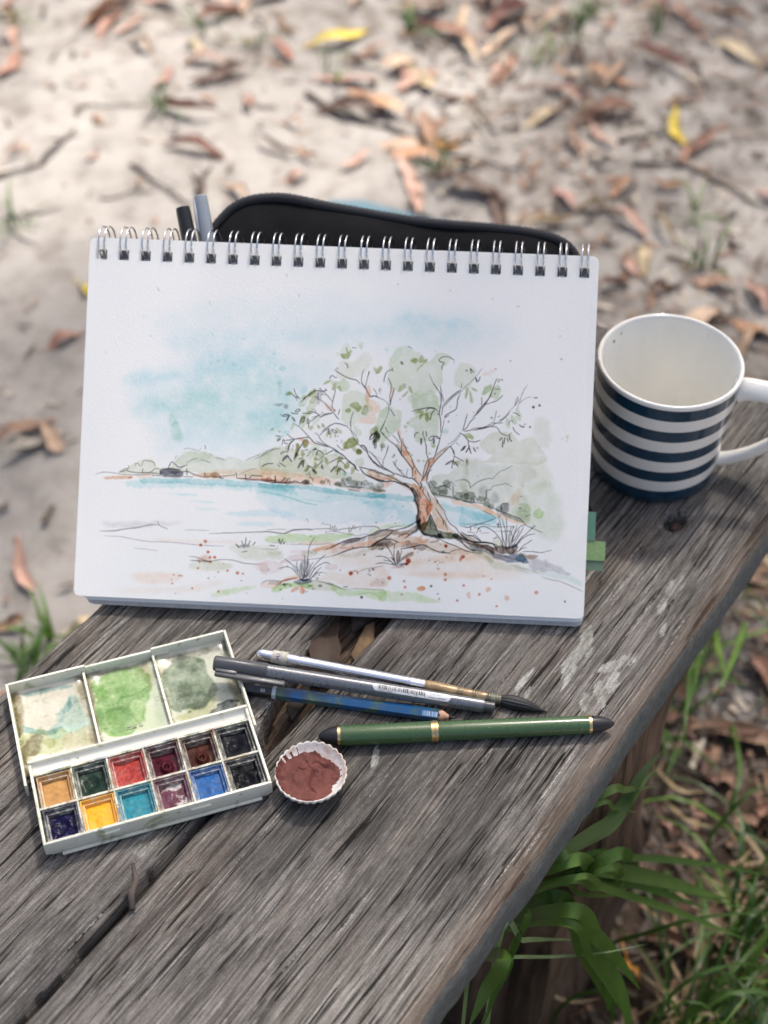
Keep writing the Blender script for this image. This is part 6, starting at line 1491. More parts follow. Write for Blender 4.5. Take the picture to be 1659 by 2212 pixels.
STRAPS = [(0.0069, [(0.093, 0.401, -0.04), (0.106, 0.42, -0.056), (0.122, 0.443, -0.081), (0.138, 0.465, -0.104), (0.148, 0.48, -0.11), (0.156, 0.491, -0.105), (0.166, 0.506, -0.106), (0.18, 0.526, -0.117)]), (0.004, [(0.122, 0.442, -0.04), (0.148, 0.478, -0.088), (0.179, 0.521, -0.151)]), (0.0087, [(0.1, 0.402, -0.043), (0.125, 0.433, -0.101), (0.152, 0.459, -0.152), (0.182, 0.476, -0.191), (0.212, 0.486, -0.222), (0.244, 0.493, -0.25)]), (0.0098, [(0.096, 0.404, -0.084), (0.115, 0.415, -0.128), (0.13, 0.42, -0.163), (0.141, 0.419, -0.193), (0.147, 0.415, -0.222), (0.149, 0.412, -0.25)]), (0.0081, [(0.105, 0.394, -0.08), (0.128, 0.408, -0.137), (0.15, 0.42, -0.193), (0.172, 0.428, -0.25)]), (0.0065, [(0.062, 0.348, -0.043), (0.055, 0.337, -0.062), (0.047, 0.326, -0.08)]), (0.004, [(0.116, 0.429, -0.083), (0.152, 0.46, -0.136), (0.19, 0.484, -0.18), (0.233, 0.5, -0.216), (0.278, 0.512, -0.25)]), (0.0048, [(0.103, 0.407, -0.071), (0.13, 0.438, -0.133), (0.159, 0.472, -0.193), (0.188, 0.506, -0.25)]), (0.0032, [(0.076, 0.376, -0.047), (0.072, 0.369, -0.077), (0.065, 0.359, -0.103), (0.056, 0.346, -0.125)]), (0.0062, [(0.132, 0.428, -0.08), (0.159, 0.472, -0.165), (0.186, 0.515, -0.25)])]
BLADES = [(0.0021, 'pale', [(0.047, 0.344, -0.042), (0.071, 0.366, -0.081), (0.107, 0.411, -0.17), (0.136, 0.409, -0.16), (0.165, 0.42, -0.17)]), (0.0031, 'pale', [(0.061, 0.352, -0.042), (0.079, 0.378, -0.085), (0.102, 0.411, -0.148), (0.13, 0.448, -0.22)]), (0.0032, 'green', [(0.173, 0.514, -0.36), (0.189, 0.494, -0.3), (0.216, 0.489, -0.27), (0.247, 0.494, -0.27), (0.285, 0.511, -0.3)]), (0.0029, 'green', [(0.2, 0.463, -0.38), (0.207, 0.452, -0.3), (0.228, 0.457, -0.28), (0.259, 0.472, -0.3), (0.286, 0.484, -0.33)]), (0.0026, 'green', [(0.13, 0.465, -0.37), (0.141, 0.461, -0.33), (0.163, 0.456, -0.31), (0.191, 0.466, -0.34)]), (0.0031, 'green', [(0.229, 0.591, -0.38), (0.222, 0.549, -0.34), (0.225, 0.513, -0.33), (0.236, 0.496, -0.36)]), (0.0034, 'green', [(0.26, 0.597, -0.4), (0.248, 0.546, -0.35), (0.237, 0.504, -0.34), (0.228, 0.479, -0.36)]), (0.0037, 'green', [(0.169, 0.564, -0.36), (0.164, 0.525, -0.33), (0.161, 0.518, -0.34)]), (0.0033, 'green', [(0.289, 0.845, -0.38), (0.256, 0.732, -0.3), (0.236, 0.658, -0.26), (0.229, 0.616, -0.28)]), (0.0047, 'lime', [(0.33, 0.832, -0.36), (0.292, 0.738, -0.28), (0.264, 0.675, -0.24), (0.254, 0.662, -0.26)]), (0.0046, 'lime', [(0.307, 0.843, -0.38), (0.283, 0.749, -0.3), (0.281, 0.71, -0.28), (0.306, 0.729, -0.32)]), (0.0037, 'green', [(0.292, 0.824, -0.38), (0.258, 0.72, -0.3), (0.242, 0.677, -0.28), (0.237, 0.664, -0.32)]), (0.0033, 'green', [(0.306, 0.733, -0.38), (0.287, 0.647, -0.32), (0.276, 0.616, -0.32), (0.27, 0.612, -0.35)]), (0.0035, 'green', [(0.27, 0.622, -0.38), (0.271, 0.606, -0.32), (0.286, 0.614, -0.3), (0.313, 0.635, -0.32)]), (0.0035, 'green', [(0.065, 0.498, -0.36), (0.063, 0.462, -0.32), (0.059, 0.432, -0.32)]), (0.0035, 'green', [(0.051, 0.477, -0.36), (0.046, 0.45, -0.33), (0.044, 0.441, -0.34)]), (0.0023, 'straw', [(0.073, 0.513, -0.36), (0.071, 0.473, -0.33), (0.069, 0.464, -0.35)]), (0.0034, 'straw', [(0.105, 0.54, -0.38), (0.128, 0.508, -0.35), (0.151, 0.496, -0.36)]), (0.0043, 'straw', [(0.09, 0.495, -0.37), (0.114, 0.472, -0.34), (0.138, 0.466, -0.35), (0.165, 0.478, -0.37)]), (0.0028, 'straw', [(0.273, 0.582, -0.38), (0.278, 0.575, -0.34), (0.299, 0.602, -0.36)]), (0.0041, 'straw', [(0.24, 0.662, -0.39), (0.251, 0.631, -0.37), (0.275, 0.631, -0.38)]), (0.0041, 'straw', [(0.235, 0.695, -0.39), (0.248, 0.66, -0.37), (0.273, 0.665, -0.38)]), (0.0026, 'straw', [(0.031, 0.459, -0.37), (0.046, 0.456, -0.33), (0.068, 0.475, -0.34)])]
TUFTS = [(-0.56, 2.045), (-0.273, 2.028), (-0.19, 1.994), (-0.086, 1.908), (-0.31, 1.796), (0.309, 2.097), (0.228, 1.96), (0.411, 2.055), (0.064, 1.657), (0.399, 1.55), (0.389, 1.451), (-0.332, 0.821), (-0.316, 0.854), (-0.473, 1.516), (0.286, 2.046), (0.279, 0.822), (0.258, 0.764), (0.039, 2.027)]

# ================================================================= ground
GXY = np.concatenate([-np.geomspace(60, 1.35, 14), np.linspace(-1.3, 1.3, 131), np.geomspace(1.35, 60, 14)])
GYY = np.concatenate([-np.geomspace(60, .62, 14), np.linspace(-.6, 2.9, 176), np.geomspace(2.95, 60, 14)])
_gn = .6*smooth_noise(220, 180, 16, RNG)+.3*smooth_noise(220, 180, 7, RNG)+.12*smooth_noise(220, 180, 2.5, RNG)-.5
def ground_z(x, y):
    i = min(max((y+.6)/.02+20, 0), 218.9); j = min(max((x+1.3)/.02+20, 0), 178.9)
    i0, j0 = int(i), int(j); a, b = i-i0, j-j0
    v = (_gn[i0, j0]*(1-b)+_gn[i0, j0+1]*b)*(1-a)+(_gn[i0+1, j0]*(1-b)+_gn[i0+1, j0+1]*b)*a
    return GZ+.034*v
k = NM('sand')
c1 = k.co((1, 1, 1)); n1 = k.noise(c1, 3.2, 5, .6); n2 = k.noise(c1, 26, 5, .65); n3 = k.noise(c1, 320, 3, .7); n4 = k.noise(c1, 9, 6, .7, .6); n5 = k.noise(k.co((1, 1, 1), loc=(5, 2, 1)), 6, 6, .7)
base = k.ramp(n1, [(.3, (.28, .262, .246)), (.55, (.36, .337, .314)), (.75, (.43, .408, .382))])
spots = k.ramp(n2, [(.34, (.12, .10, .085)), (.45, (.66, .62, .58)), (.58, (1, 1, 1))])
n6 = k.noise(k.co((1, 1, 1), loc=(1, 8, 2)), 13, 5, .7, .8)
base = k.mix(k.ramp(k.math('ADD', n6, k.math('MULTIPLY', k.attr('litter'), .10)), [(.57, 0), (.70, .68)]), base, (.15, .122, .10))
base = k.mix(.36, base, spots, 'MULTIPLY')
base = k.mix(k.ramp(n4, [(.60, 0), (.72, .5)]), base, (.20, .175, .155))
grain = k.ramp(n3, [(.3, (.66, .65, .64)), (.7, (1.0, 1.0, 1.0))])
base = k.mix(.5, base, grain, 'MULTIPLY')
dark_ground = k.ramp(k.math('ADD', k.attr('dark_ground'), k.math('MULTIPLY', k.math('SUBTRACT', n5, .5), 1.3)), [(.42, 0), (.62, 1)])
base = k.mix(dark_ground, base, k.ramp(n2, [(.35, (.022, .016, .012)), (.6, (.075, .052, .038)), (.75, (.14, .10, .075))]))
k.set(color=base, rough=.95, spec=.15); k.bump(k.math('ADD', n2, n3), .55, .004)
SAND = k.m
mb = MB()
X, Y = np.meshgrid(GXY, GYY)
Z = np.vectorize(ground_z)(X, Y)
mb.grid(np.stack([X, Y, Z], -1)[:, ::-1].transpose(0, 1, 2)[:, ::-1])
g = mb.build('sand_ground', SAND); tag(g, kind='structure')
# darker brown ground under the grass along the near side of the bench
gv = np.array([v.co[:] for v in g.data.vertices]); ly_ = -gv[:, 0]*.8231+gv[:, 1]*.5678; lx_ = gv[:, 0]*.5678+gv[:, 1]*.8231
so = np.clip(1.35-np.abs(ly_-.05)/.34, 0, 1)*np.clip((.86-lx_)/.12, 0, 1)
lt = np.clip((gv[:, 0]+.1)/.3, 0, 1)+np.clip((gv[:, 1]-1.85)/.2, 0, 1)
at = g.data.attributes.new('litter', 'FLOAT', 'POINT'); at.data.foreach_set('value', np.clip(lt, 0, 1).astype(np.float32))
at = g.data.attributes.new('dark_ground', 'FLOAT', 'POINT'); at.data.foreach_set('value', so.astype(np.float32))
# ---- unseen gum tree, added for shade: crown laid out over bench, far sand dappled
def shade(x, y):
    near = 1/(1+math.exp((y-1.22-.25*x)/.09))
    right = 1/(1+math.exp(-(x-.20)/.08))*.72
    left = 1/(1+math.exp((y-1.50)/.05))*.9
    top = 1/(1+math.exp((1.86-y)/.05))*.4
    if x > .1 and y < 1.15: near = 1
    return max(near, right, left, top, .08)
tree = thing('shade_gum_tree', 'unseen gum tree added to shade the bench, standing beyond the top of the picture', 'tree', loc=(1.5, 3.9, GZ))
q = random.Random(12); mb = MB()
S = Vector((math.cos(R(SUN_EL))*math.sin(R(SUN_AZ)), math.cos(R(SUN_EL))*math.cos(R(SUN_AZ)), math.sin(R(SUN_EL))))
lf = 0; CL = []
while lf < 4300:
    x, y = q.uniform(-1.3, 1.6), q.uniform(-1.1, 2.7)
    if q.random() > shade(x, y)*(1 if y < 1.2 or math.sin(x*9+y*4)+math.sin(y*11-x*5) > -1.25 else .35): continue
    h = q.uniform(2.6, 4.3); c = Vector((x, y, GZ))+S*(h/S.z)-tree.location
    CL.append(c); lf += 1
    for n_ in range(5):
        p = c+Vector((q.gauss(0, .06), q.gauss(0, .06), q.gauss(0, .05))); a = Vector((q.uniform(-.6, .6), q.uniform(-.6, .6), -1)).normalized(); b_ = a.cross(Vector((q.uniform(-1, 1), q.uniform(-1, 1), .1))).normalized(); L, w = q.uniform(.07, .13), q.uniform(.010, .017)
        mb.add([p-b_*w*.1, p+a*L*.4-b_*w, p+a*L, p+a*L*.4+b_*w], [(0, 1, 2, 3)])
LEAFG = plain('gum_leaf', (.085, .12, .05), .5, var=.4, scale=6)
o = mb.build('crown', LEAFG, tree, smooth=False); o['kind'] = 'stuff'
TRUNKM = plain('gum_bark', (.34, .29, .25), .85, var=.3, scale=9, bump=.3)
mb = MB(); mb.tube([(0, 0, -.1), (.02, -.03, .6), (.06, -.10, 1.3), (.10, -.20, 2.1), (.2, -.35, 2.9)], [.17, .14, .125, .11, .085], 14); mb.build('trunk', TRUNKM, tree)
for i in range(9):
    c = CL[i*450+40]; s0 = Vector((.08+.02*i/9, -.15-.02*i, 1.6+.13*i)); mid = (s0+c)/2+Vector((0, 0, -.15))
    mb = MB(); mb.tube([tuple(p) for p in catmull(np.array([s0, mid, c]), False, 5)], np.linspace(.05, .012, 11), 8); mb.build('branch', TRUNKM, tree)

# ================================================================= bench
BA = math.atan2(.8231, .5678)
BENCH = Matrix.Rotation(BA, 4, 'Z')
def wood(name, tone=1.0, brown=0.0):
    k = NM(name)
    c = k.co((1, 1, 1))
    wv = k.noise(k.co((5, 14, 5)), 1, 3)
    def gr(sx, sy, detail=5, rough=.6, dist=.0):
        mp = k.co((sx, sy, sy)); 
        ad = k.n('ShaderNodeVectorMath', operation='ADD'); k.put(ad.inputs[0], mp)
        sc = k.n('ShaderNodeVectorMath', operation='SCALE'); k.put(sc.inputs[0], k.noise(k.co((8, 20, 8)), 1, 4, .55, 0, 1)); sc.inputs['Scale'].default_value = 2.4
        k.put(ad.inputs[1], sc.outputs[0])
        return k.noise(ad.outputs[0], 1, detail, rough, dist)
    g1 = gr(13, 400, 7, .72); g2 = gr(26, 880, 6, .72); g3 = gr(5, 60, 4); g4 = gr(60, 1500, 3, .7)
    col = k.ramp(g1, [(.34, (.028*tone, .028*tone, .026*tone)), (.44, (.120*tone, .108*tone, .096*tone)), (.58, (.225*tone, .205*tone, .185*tone)), (.70, (.40*tone, .375*tone, .345*tone))])
    col = k.mix(k.ramp(g3, [(.32, .25), (.65, .85)]), col, k.ramp(g2, [(.36, (.030*tone, .027*tone, .025*tone)), (.5, (.180*tone, .165*tone, .149*tone)), (.645, (.42*tone, .395*tone, .365*tone))]), 'MIX')
    col = k.mix(.55, col, k.ramp(g4, [(.36, (.35, .34, .33)), (.5, (.95, .95, .95)), (.68, (1.5, 1.5, 1.5))]), 'MULTIPLY')
    sp = k.noise(c, 1300, 4, .7)
    col = k.mix(.6, col, k.ramp(sp, [(.34, (.45, .44, .43)), (.5, (.95, .95, .95)), (.66, (1.45, 1.44, 1.42))]), 'MULTIPLY')
    # brown, less weathered zones and dark damp blotches
    bl = k.noise(k.co((5, 30, 5), loc=(3, 7, 1)), 1, 5, .6)
    col = k.mix(k.ramp(bl, [(.54, brown*.4), (.70, .45)]), col, k.ramp(g2, [(.3, (.05, .034, .024)), (.75, (.21, .15, .105))]))
    dk = k.noise(k.co((7, 17, 7), loc=(1, 2, 3)), 1, 7, .74)
    col = k.mix(k.ramp(dk, [(.46, .0), (.60, .66)]), col, (.035, .033, .032))
    # fine open cracks
    ck = gr(13, 520, 3, .55)
    ckm = k.ramp(ck, [(.372, 1), (.41, 0)])
    col = k.mix(k.math('MULTIPLY', ckm, .92), col, (.008, .007, .006))
    # white remnants caught in the grain, thin and broken
    st = gr(12, 560, 2, .45); br = k.noise(k.co((420, 1200, 420)), 1, 3, .75); zn = k.noise(k.co((5, 17, 5), loc=(9, 4, 2)), 1, 3)
    stm = k.math('MULTIPLY', k.ramp(st, [(.655, 0), (.685, 1)]), k.ramp(br, [(.46, 0), (.55, 1)]))
    stm = k.math('MULTIPLY', stm, k.ramp(zn, [(.36, .12), (.55, 1)]))
    col = k.mix(k.math('MULTIPLY', stm, .8), col, (.50, .48, .45))
    # pale flecks: lichen and droppings (attribute), with a crackle
    pale = k.attr('pale'); pn = k.noise(k.co((55, 330, 55)), 1, 6, .75)
    pm = k.ramp(k.math('ADD', pale, k.math('MULTIPLY', k.math('SUBTRACT', pn, .5), 2.6)), [(.60, 0), (.72, 1)])
    vc = k.ramp(k.voro(k.co((220, 420, 220)), 1, 'DISTANCE_TO_EDGE'), [(.0, .45), (.05, 1)])
    pcol = k.mix(1.0, k.ramp(pn, [(.4, (.19, .195, .15)), (.5, (.36, .355, .32)), (.62, (.52, .51, .48))]), vc, 'MULTIPLY')
    col = k.mix(k.math('MULTIPLY', pm, .85), col, pcol)
    # flaking grey paint along the rounded edge
    pt = k.attr('paint'); fl = k.noise(k.co((26, 60, 60), loc=(5, 5, 5)), 1, 6, .7)
    ptm = k.ramp(k.math('ADD', pt, k.math('MULTIPLY', k.math('SUBTRACT', fl, .5), 1.1)), [(.50, 0), (.54, 1)])
    pf = k.noise(c, 210, 5, .7)
    pcl = k.ramp(pf, [(.35, (.082, .087, .086)), (.6, (.125, .132, .130)), (.8, (.21, .225, .22))])
    rim = k.math('MULTIPLY', k.ramp(k.math('ADD', pt, k.math('MULTIPLY', k.math('SUBTRACT', fl, .5), 1.1)), [(.49, 0), (.515, 1), (.56, 0)]), .45)
    col = k.mix(ptm, col, pcl); col = k.mix(rim, col, (.20, .26, .25))
    tan = k.attr('tan'); col = k.mix(tan, col, k.ramp(g2, [(.3, (.06, .04, .028)), (.7, (.22, .15, .10))]))
    k.set(color=col, rough=k.ramp(g1, [(.3, .92), (.8, .72)]), spec=.16)
    h = k.math('ADD', k.math('MULTIPLY', g1, .8), k.math('MULTIPLY', g2, .7))
    h = k.math('SUBTRACT', h, k.math('MULTIPLY', ckm, .7)); h = k.math('ADD', h, k.math('MULTIPLY', ptm, .25)); h = k.math('ADD', h, k.math('MULTIPLY', pm, .3))
    k.bump(h, .62, .0016)
    return k.m
WOOD = wood('weathered_wood', 1.04)
RAW = plain('raw_wood_dark', (.07, .05, .036), .9, var=.4, scale=40, bump=.4)
bench = thing('bench', 'weathered grey two-plank wooden bench with flaking paint along its edge', 'bench', BENCH)
PX = np.concatenate([np.linspace(-.72, .06, 20), np.arange(.075, .757, .0021)]); PX[-1] = .7545
NX = len(PX)
def plank(name, ys, top_fn, edge_lo, edge_hi, seed, attrs):
    rng = np.random.default_rng(seed)
    ny = len(ys)
    gr = (.55*smooth_noise(ny, NX, 1.7, rng, 34)+.6*smooth_noise(ny, NX, 5, rng, 60)+.25*smooth_noise(ny, NX, 1.1, rng, 8)-.7)*.0011
    ck = smooth_noise(ny, NX, 1.4, rng, 45); gr -= np.where(ck < .18, (.18-ck)*.014, 0)
    gr += .0012*(smooth_noise(ny, NX, 26, rng, 90)-.5)
    P = np.zeros((len(edge_lo)+ny+len(edge_hi), NX, 3))
    wob = .0011*(smooth_noise(1, NX, 4, rng, 14)[0]+.7*smooth_noise(1, NX, 4, rng, 4)[0]-.8)
    r = 0
    for (y, z, wgt) in edge_lo: P[r, :, 0], P[r, :, 1], P[r, :, 2] = PX, y+wob*wgt, z+.5*wob*wgt; r += 1
    for i, y in enumerate(ys):
        P[r, :, 0], P[r, :, 1] = PX, y+(wob if i < 2 else 0)
        P[r, :, 2] = top_fn(PX, y, gr[i]); r += 1
    for (y, z, wgt) in edge_hi: P[r, :, 0], P[r, :, 1], P[r, :, 2] = PX, y+wob[::-1]*wgt, z+.5*wob*wgt; r += 1
    mb = MB(); mb.grid(P[:, :, :])
    mb.f = [tuple(reversed(q)) for q in mb.f]
    n = P.shape[0]
    mb.f.append(tuple(i*NX+NX-1 for i in range(n))); mb.m.append(0)
    mb.f.append(tuple(i*NX for i in reversed(range(n)))); mb.m.append(0)
    o = mb.build(name, WOOD, bench, smooth=True, sharp=60)
    for an, fn in attrs.items():
        A = np.zeros((n, NX)); fn(A, P)
        at = o.data.attributes.new(an, 'FLOAT', 'POINT'); at.data.foreach_set('value', A.ravel().astype(np.float32))
    return o
# near plank: y .150 to .3015
def bolt_dent(x, y, z):
    d = np.hypot((x-.6125)/1.15, (y-.2015))
    return np.where(d < .0066, -.011, np.where(d < .0085, z-.0015, z))
def top_a(x, y, g):
    z = g.copy()
    if y < .1605: z = z*.6-.0006
    if y > .2985: z = z-.0012-(y-.2985)*.5
    return bolt_dent(x, y, z)
def paint_a(A, P):
    y, z = P[..., 1], P[..., 2]
    A[:] = np.where(z < -.0060, .98, np.where(y < .1505, .66, np.where(y < .1545, .40, 0)))
def pale_a(A, P):
    x, y = P[..., 0], P[..., 1]
    def el(cx, cy, rx, ry, rot, amp=1.0):
        c, s = math.cos(rot), math.sin(rot); u, v = (x-cx)*c+(y-cy)*s, -(x-cx)*s+(y-cy)*c
        return amp*np.clip(1.35-np.hypot(u/rx, v/ry)*.85, 0, 1.2)
    for e in ((.497, .199, .017, .004, .5), (.483, .1985, .016, .0045, -.1), (.470, .1955, .012, .0045, .35), (.493, .176, .014, .004, -.5), (.479, .1725, .010, .004, .2), (.468, .1745, .011, .0035, .7), (.459, .1785, .008, .003, .3), (.360, .2525, .010, .0022, .5), (.5605, .178, .008, .0026, .2), (.5455, .1755, .008, .0026, .2), (.529, .1665, .006, .002, .2), (.505, .216, .02, .002, 0), (.452, .214, .012, .002, 0), (.44, .206, .010, .0022, .1), (.53, .236, .02, .0012, 0), (.52, .222, .03, .0011, 0), (.545, .205, .03, .001, .02)):
        np.maximum(A, el(*e), out=A)
def tan_a(A, P):
    y, z = P[..., 1], P[..., 2]
    A[:] = np.where(z < -.006, 0, np.clip((.163-y)/.009, 0, 1)*.45)
pa = plank('plank', np.arange(.1575, .3010, .00085), top_a,
      [(.1550, -.0385, 0), (.1515, -.0380, .4), (.1492, -.0355, 1), (.1484, -.0300, 1), (.1482, -.0220, 1), (.1484, -.0130, 1.2), (.1492, -.0078, 1.2), (.1510, -.0042, 1.2), (.1540, -.0016, 1)],
      [(.3018, -.0030, 1), (.3026, -.0075, 1), (.3028, -.02, .5), (.3025, -.035, 0), (.3005, -.0385, 0)], 21, dict(paint=paint_a, pale=pale_a, tan=tan_a))
# far plank with its broken, splintered inner edge
_en = np.interp(PX, np.linspace(-.72, .7545, 90), np.random.default_rng(5).random(90))
_en2 = np.round(np.interp(PX, np.linspace(-.72, .7545, 22), np.random.default_rng(6).random(22))*4)/4
def far_edge(x): return np.interp(x, [-.8, .2, .225, .30, .325, .345, .365, .385, .405, .43, .46, .50, .53, .8], [.3056, .3054, .3072, .3058, .3104, .3175, .3225, .3245, .3300, .3330, .3310, .322, .3085, .3075])
FE = far_edge(PX)+(_en-.5)*.0022+(_en2-.5)*.0014
FD = np.interp(PX, [-.8, .315, .335, .36, .40, .46, .52, .54, .8], [.033, .033, .026, .014, .011, .012, .02, .033, .033])
_sp = smooth_noise(60, NX, 2.2, np.random.default_rng(8), 26)
def top_b(x, y, g):
    z = g.copy()
    if y > .444: z = z-(y-.444)*.5-.0004
    lo = y < FE
    sp = _sp[int(np.clip((y-.300)/.0009, 0, 59))]
    near = np.clip((FE+.004-y)/.004, 0, 1)*.0016
    return np.where(lo, -FD+(sp-.5)*.011+g*2, z-near)
def tan_b(A, P):
    y, z = P[..., 1], P[..., 2]
    A[:] = np.where((y < FE[None]+.0004) & (z < -.003), .8, 0)
    A[z < -.02] = .3
def pale_b(A, P):
    x, y = P[..., 0], P[..., 1]
    for cx, cy, rx, ry in ((.255, .322, .008, .003), (.245, .319, .006, .004)):
        np.maximum(A, np.clip(1.3-np.hypot((x-cx)/rx, (y-cy)/ry)*.85, 0, 1.1), out=A)
pb = plank('plank', np.arange(.3046, .4475, .00085), top_b,
      [(.3066, -.0385, 0), (.3048, -.0370, 0), (.3046, -.0360, 0)],
      [(.4490, -.0030, 1), (.4508, -.0075, 1), (.4516, -.014, 1), (.4518, -.024, .6), (.4515, -.035, 0), (.4495, -.0385, 0)], 22, dict(tan=tan_b, pale=pale_b))
k = NM('rotten_post'); g = k.noise(k.co((60, 60, 6)), 1, 6, .65, .4); g2 = k.noise(k.co((160, 160, 14)), 1, 4, .7); n = k.noise(k.co((9, 9, 9)), 1, 4)
c = k.ramp(g, [(.32, (.018, .012, .009)), (.45, (.10, .064, .042)), (.6, (.19, .125, .085)), (.78, (.28, .20, .145))]); c = k.mix(k.ramp(n, [(.45, 0), (.65, .6)]), c, (.06, .04, .03))
k.set(color=c, rough=.9, spec=.2); k.bump(k.math('ADD', g, g2), .9, .006); POST = k.m
for x0, x1 in ((.425, .555), (-.56, -.40)):
    mb = MB(); rgp = np.random.default_rng(3); nn = smooth_noise(30, 44, 4, rgp)
    Xp = np.zeros((30, 45, 3))
    per = []
    for (ax, ay), (bx_, by_), m_ in (((x0, .1545), (x1, .1545), 16), ((x1, .1545), (x1, .43), 6), ((x1, .43), (x0, .43), 16), ((x0, .43), (x0, .1545), 6)):
        per += [(ax+(bx_-ax)*t/m_, ay+(by_-ay)*t/m_) for t in range(m_)]
    for i_ in range(30):
        for j_ in range(45):
            px_, py_ = per[j_ % 44]; d_ = (nn[i_, j_ % 44]-.35)*.011; cxm, cym = (x0+x1)/2, .29
            Xp[i_, j_] = (px_-d_*np.sign(px_-cxm)*.5, py_-d_*np.sign(py_-cym), -.0386+(GZ-.03+.0386)*i_/29)
    mb.grid(Xp); mb.f = [tuple(reversed(f)) for f in mb.f]
    mb.build('leg', POST, bench)
mb = MB(); mb.box(-.40, .424, .2925, .3175, -.110, -.0387, 0, .003); mb.build('rail', RAW, bench, sharp=40)
RUST = plain('rusty_iron', (.075, .045, .036), .75, .3, var=.4, scale=300, bump=.6)
mb = MB(); mb.lathe([(-.0130, .0046), (-.0072, .0048), (-.0056, .0045), (-.0046, .0034), (-.0042, .0012)], 24, 'z'); b = mb.build('bolt_head', RUST, bench, sharp=40); b.location = (.6128, .1990, 0)

# ================================================================= sketchbook
E1, E2 = Vector((.99883242, -.04830935, 0)), Vector((.03512205, .72617502, .68661218)); E3 = E1.cross(E2)
BOOK = Matrix((E1, E2, E3)).transposed().to_4x4(); BOOK.translation = (-.0325061, .5369202, .0101233)
def paper_mat(name, img=None, col=(.83, .835, .845)):
    k = NM(name); v = k.co((1, 1, 1))
    n = k.noise(v, 900, 3, .6); n2 = k.noise(v, 2600, 2, .6); n0 = k.noise(v, 14, 3)
    if img:
        t = k.n('ShaderNodeTexImage', image=img); t.interpolation = 'Cubic'; t.extension = 'EXTEND'
        k.put(t.inputs[0], k.co((1, 1, 1), 'UV')); c = t.outputs[0]
    else: c = col
    c = k.mix(.5, c, k.ramp(n0, [(.3, (.975, .975, .98)), (.7, (1, 1, 1))]), 'MULTIPLY')
    k.set(color=c, rough=.88, spec=.2); k.bump(k.math('ADD', n, k.math('MULTIPLY', n2, .5)), .25, .0005)
    return k.m
PW, PH = 1485, 1050
pic = paint(PAINT, PW, PH, .5, 3)
pic *= np.array([.942, .936, .922])
PAGE = paper_mat('painted_paper', image_from('watercolour', pic))
PAPER = paper_mat('paper_edge', None, (.80, .80, .79)); 
k = NM('paper_block'); v = k.co((3, 3, 4200)); f = k.noise(v, 1, 2); k.set(color=k.ramp(f, [(.35, (.42, .42, .43)), (.65, (.74, .74, .74))]), rough=.9, spec=.15); BLOCK = k.m
COVER = plain('grey_board', (.50, .49, .47), .85, var=.12, scale=300)
HX = [-.1409+i*.01279 for i in range(23)]; HW, HY0, HY1 = .00285, .1973, .2031
def plate(w0, w1, y0, y1, zt, zb, warp=None, holes=True, rad=.005, fine=None):
    bx = [w0, w0+rad*.3, w0+rad, w1-rad, w1-rad*.3, w1]; by = [y0, y0+rad*.3, y0+rad, y1-rad, y1-rad*.3, y1]
    if holes:
        for h in HX: bx += [h-HW, h+HW]
        by += [HY0, HY1]
    if fine: bx += list(np.arange(w0+fine, w1-.003, fine)); by += list(np.arange(y0+fine, y1-.003, fine))
    def uniq(L):
        L = sorted(L); out = [L[0]]
        for a in L[1:]:
            if a-out[-1] > 1e-4: out.append(a)
        return out
    bx, by = uniq(bx), uniq(by)
    nx, ny = len(bx), len(by)
    def ok(i, j):
        if not (0 <= i < nx-1 and 0 <= j < ny-1): return False
        if not holes: return True
        cx, cy = (bx[i]+bx[i+1])/2, (by[j]+by[j+1])/2
        return not (HY0 < cy < HY1 and any(abs(cx-h) < HW for h in HX))
    def rc(x, y):
        cx = min(max(x, w0+rad), w1-rad); cy = min(max(y, y0+rad), y1-rad)
        dx, dy = x-cx, y-cy; d = math.hypot(dx, dy)
        if d > rad and dx and dy: x, y = cx+dx*rad/d, cy+dy*rad/d
        return x, y
    mb = MB(); V = []
    for z in (zt, zb):
        for j in range(ny):
            for i in range(nx):
                x, y = rc(bx[i], by[j]); V.append((x, y, z+(warp(x, y) if warp else 0)))
    N = nx*ny; I = lambda i, j, s: s*N+j*nx+i
    F, M = [], []
    for j in range(ny-1):
        for i in range(nx-1):
            if not ok(i, j): continue
            F.append((I(i, j, 0), I(i+1, j, 0), I(i+1, j+1, 0), I(i, j+1, 0))); M.append(0)
            F.append((I(i, j, 1), I(i, j+1, 1), I(i+1, j+1, 1), I(i+1, j, 1))); M.append(1)
            for (di, dj, a, b) in ((-1, 0, (i, j+1), (i, j)), (1, 0, (i+1, j), (i+1, j+1)), (0, -1, (i, j), (i+1, j)), (0, 1, (i+1, j+1), (i, j+1))):
                if not ok(i+di, j+dj):
                    F.append((I(*a, 1), I(*b, 1), I(*b, 0), I(*a, 0))); M.append(1)
    mb.v, mb.f, mb.m = V, F, M
    return mb
book = thing('sketchbook', 'open spiral sketchbook with a watercolour of a tree by a lake, propped on the bench', 'sketchbook', BOOK)
_pn = smooth_noise(60, 60, 14, np.random.default_rng(4))
def page_warp(x, y):
    u, v = (x+.15)/.3*45+4, y/.21*35+4
    b = _pn[int(v), int(u)]
    return .0010*(b-.5)+.0012*max(0, (-x-.11)/.04)**2*(1-y/.21)
mb = plate(-.1485, .1485, 0, .2100, .0004, 0, page_warp, True, .0034, .0075)
pg = mb.build('painted_page', [PAGE, PAPER], book, smooth=True, sharp=50)
uv = pg.data.uv_layers.new(name='UV')
co = np.array([v.co[:2] for v in pg.data.vertices]); vi = np.zeros(len(pg.data.loops), int); pg.data.loops.foreach_get('vertex_index', vi)
uv.data.foreach_set('uv', np.stack([(co[vi, 0]+.1485)/.297, co[vi, 1]/.21], 1).ravel().astype(np.float32))
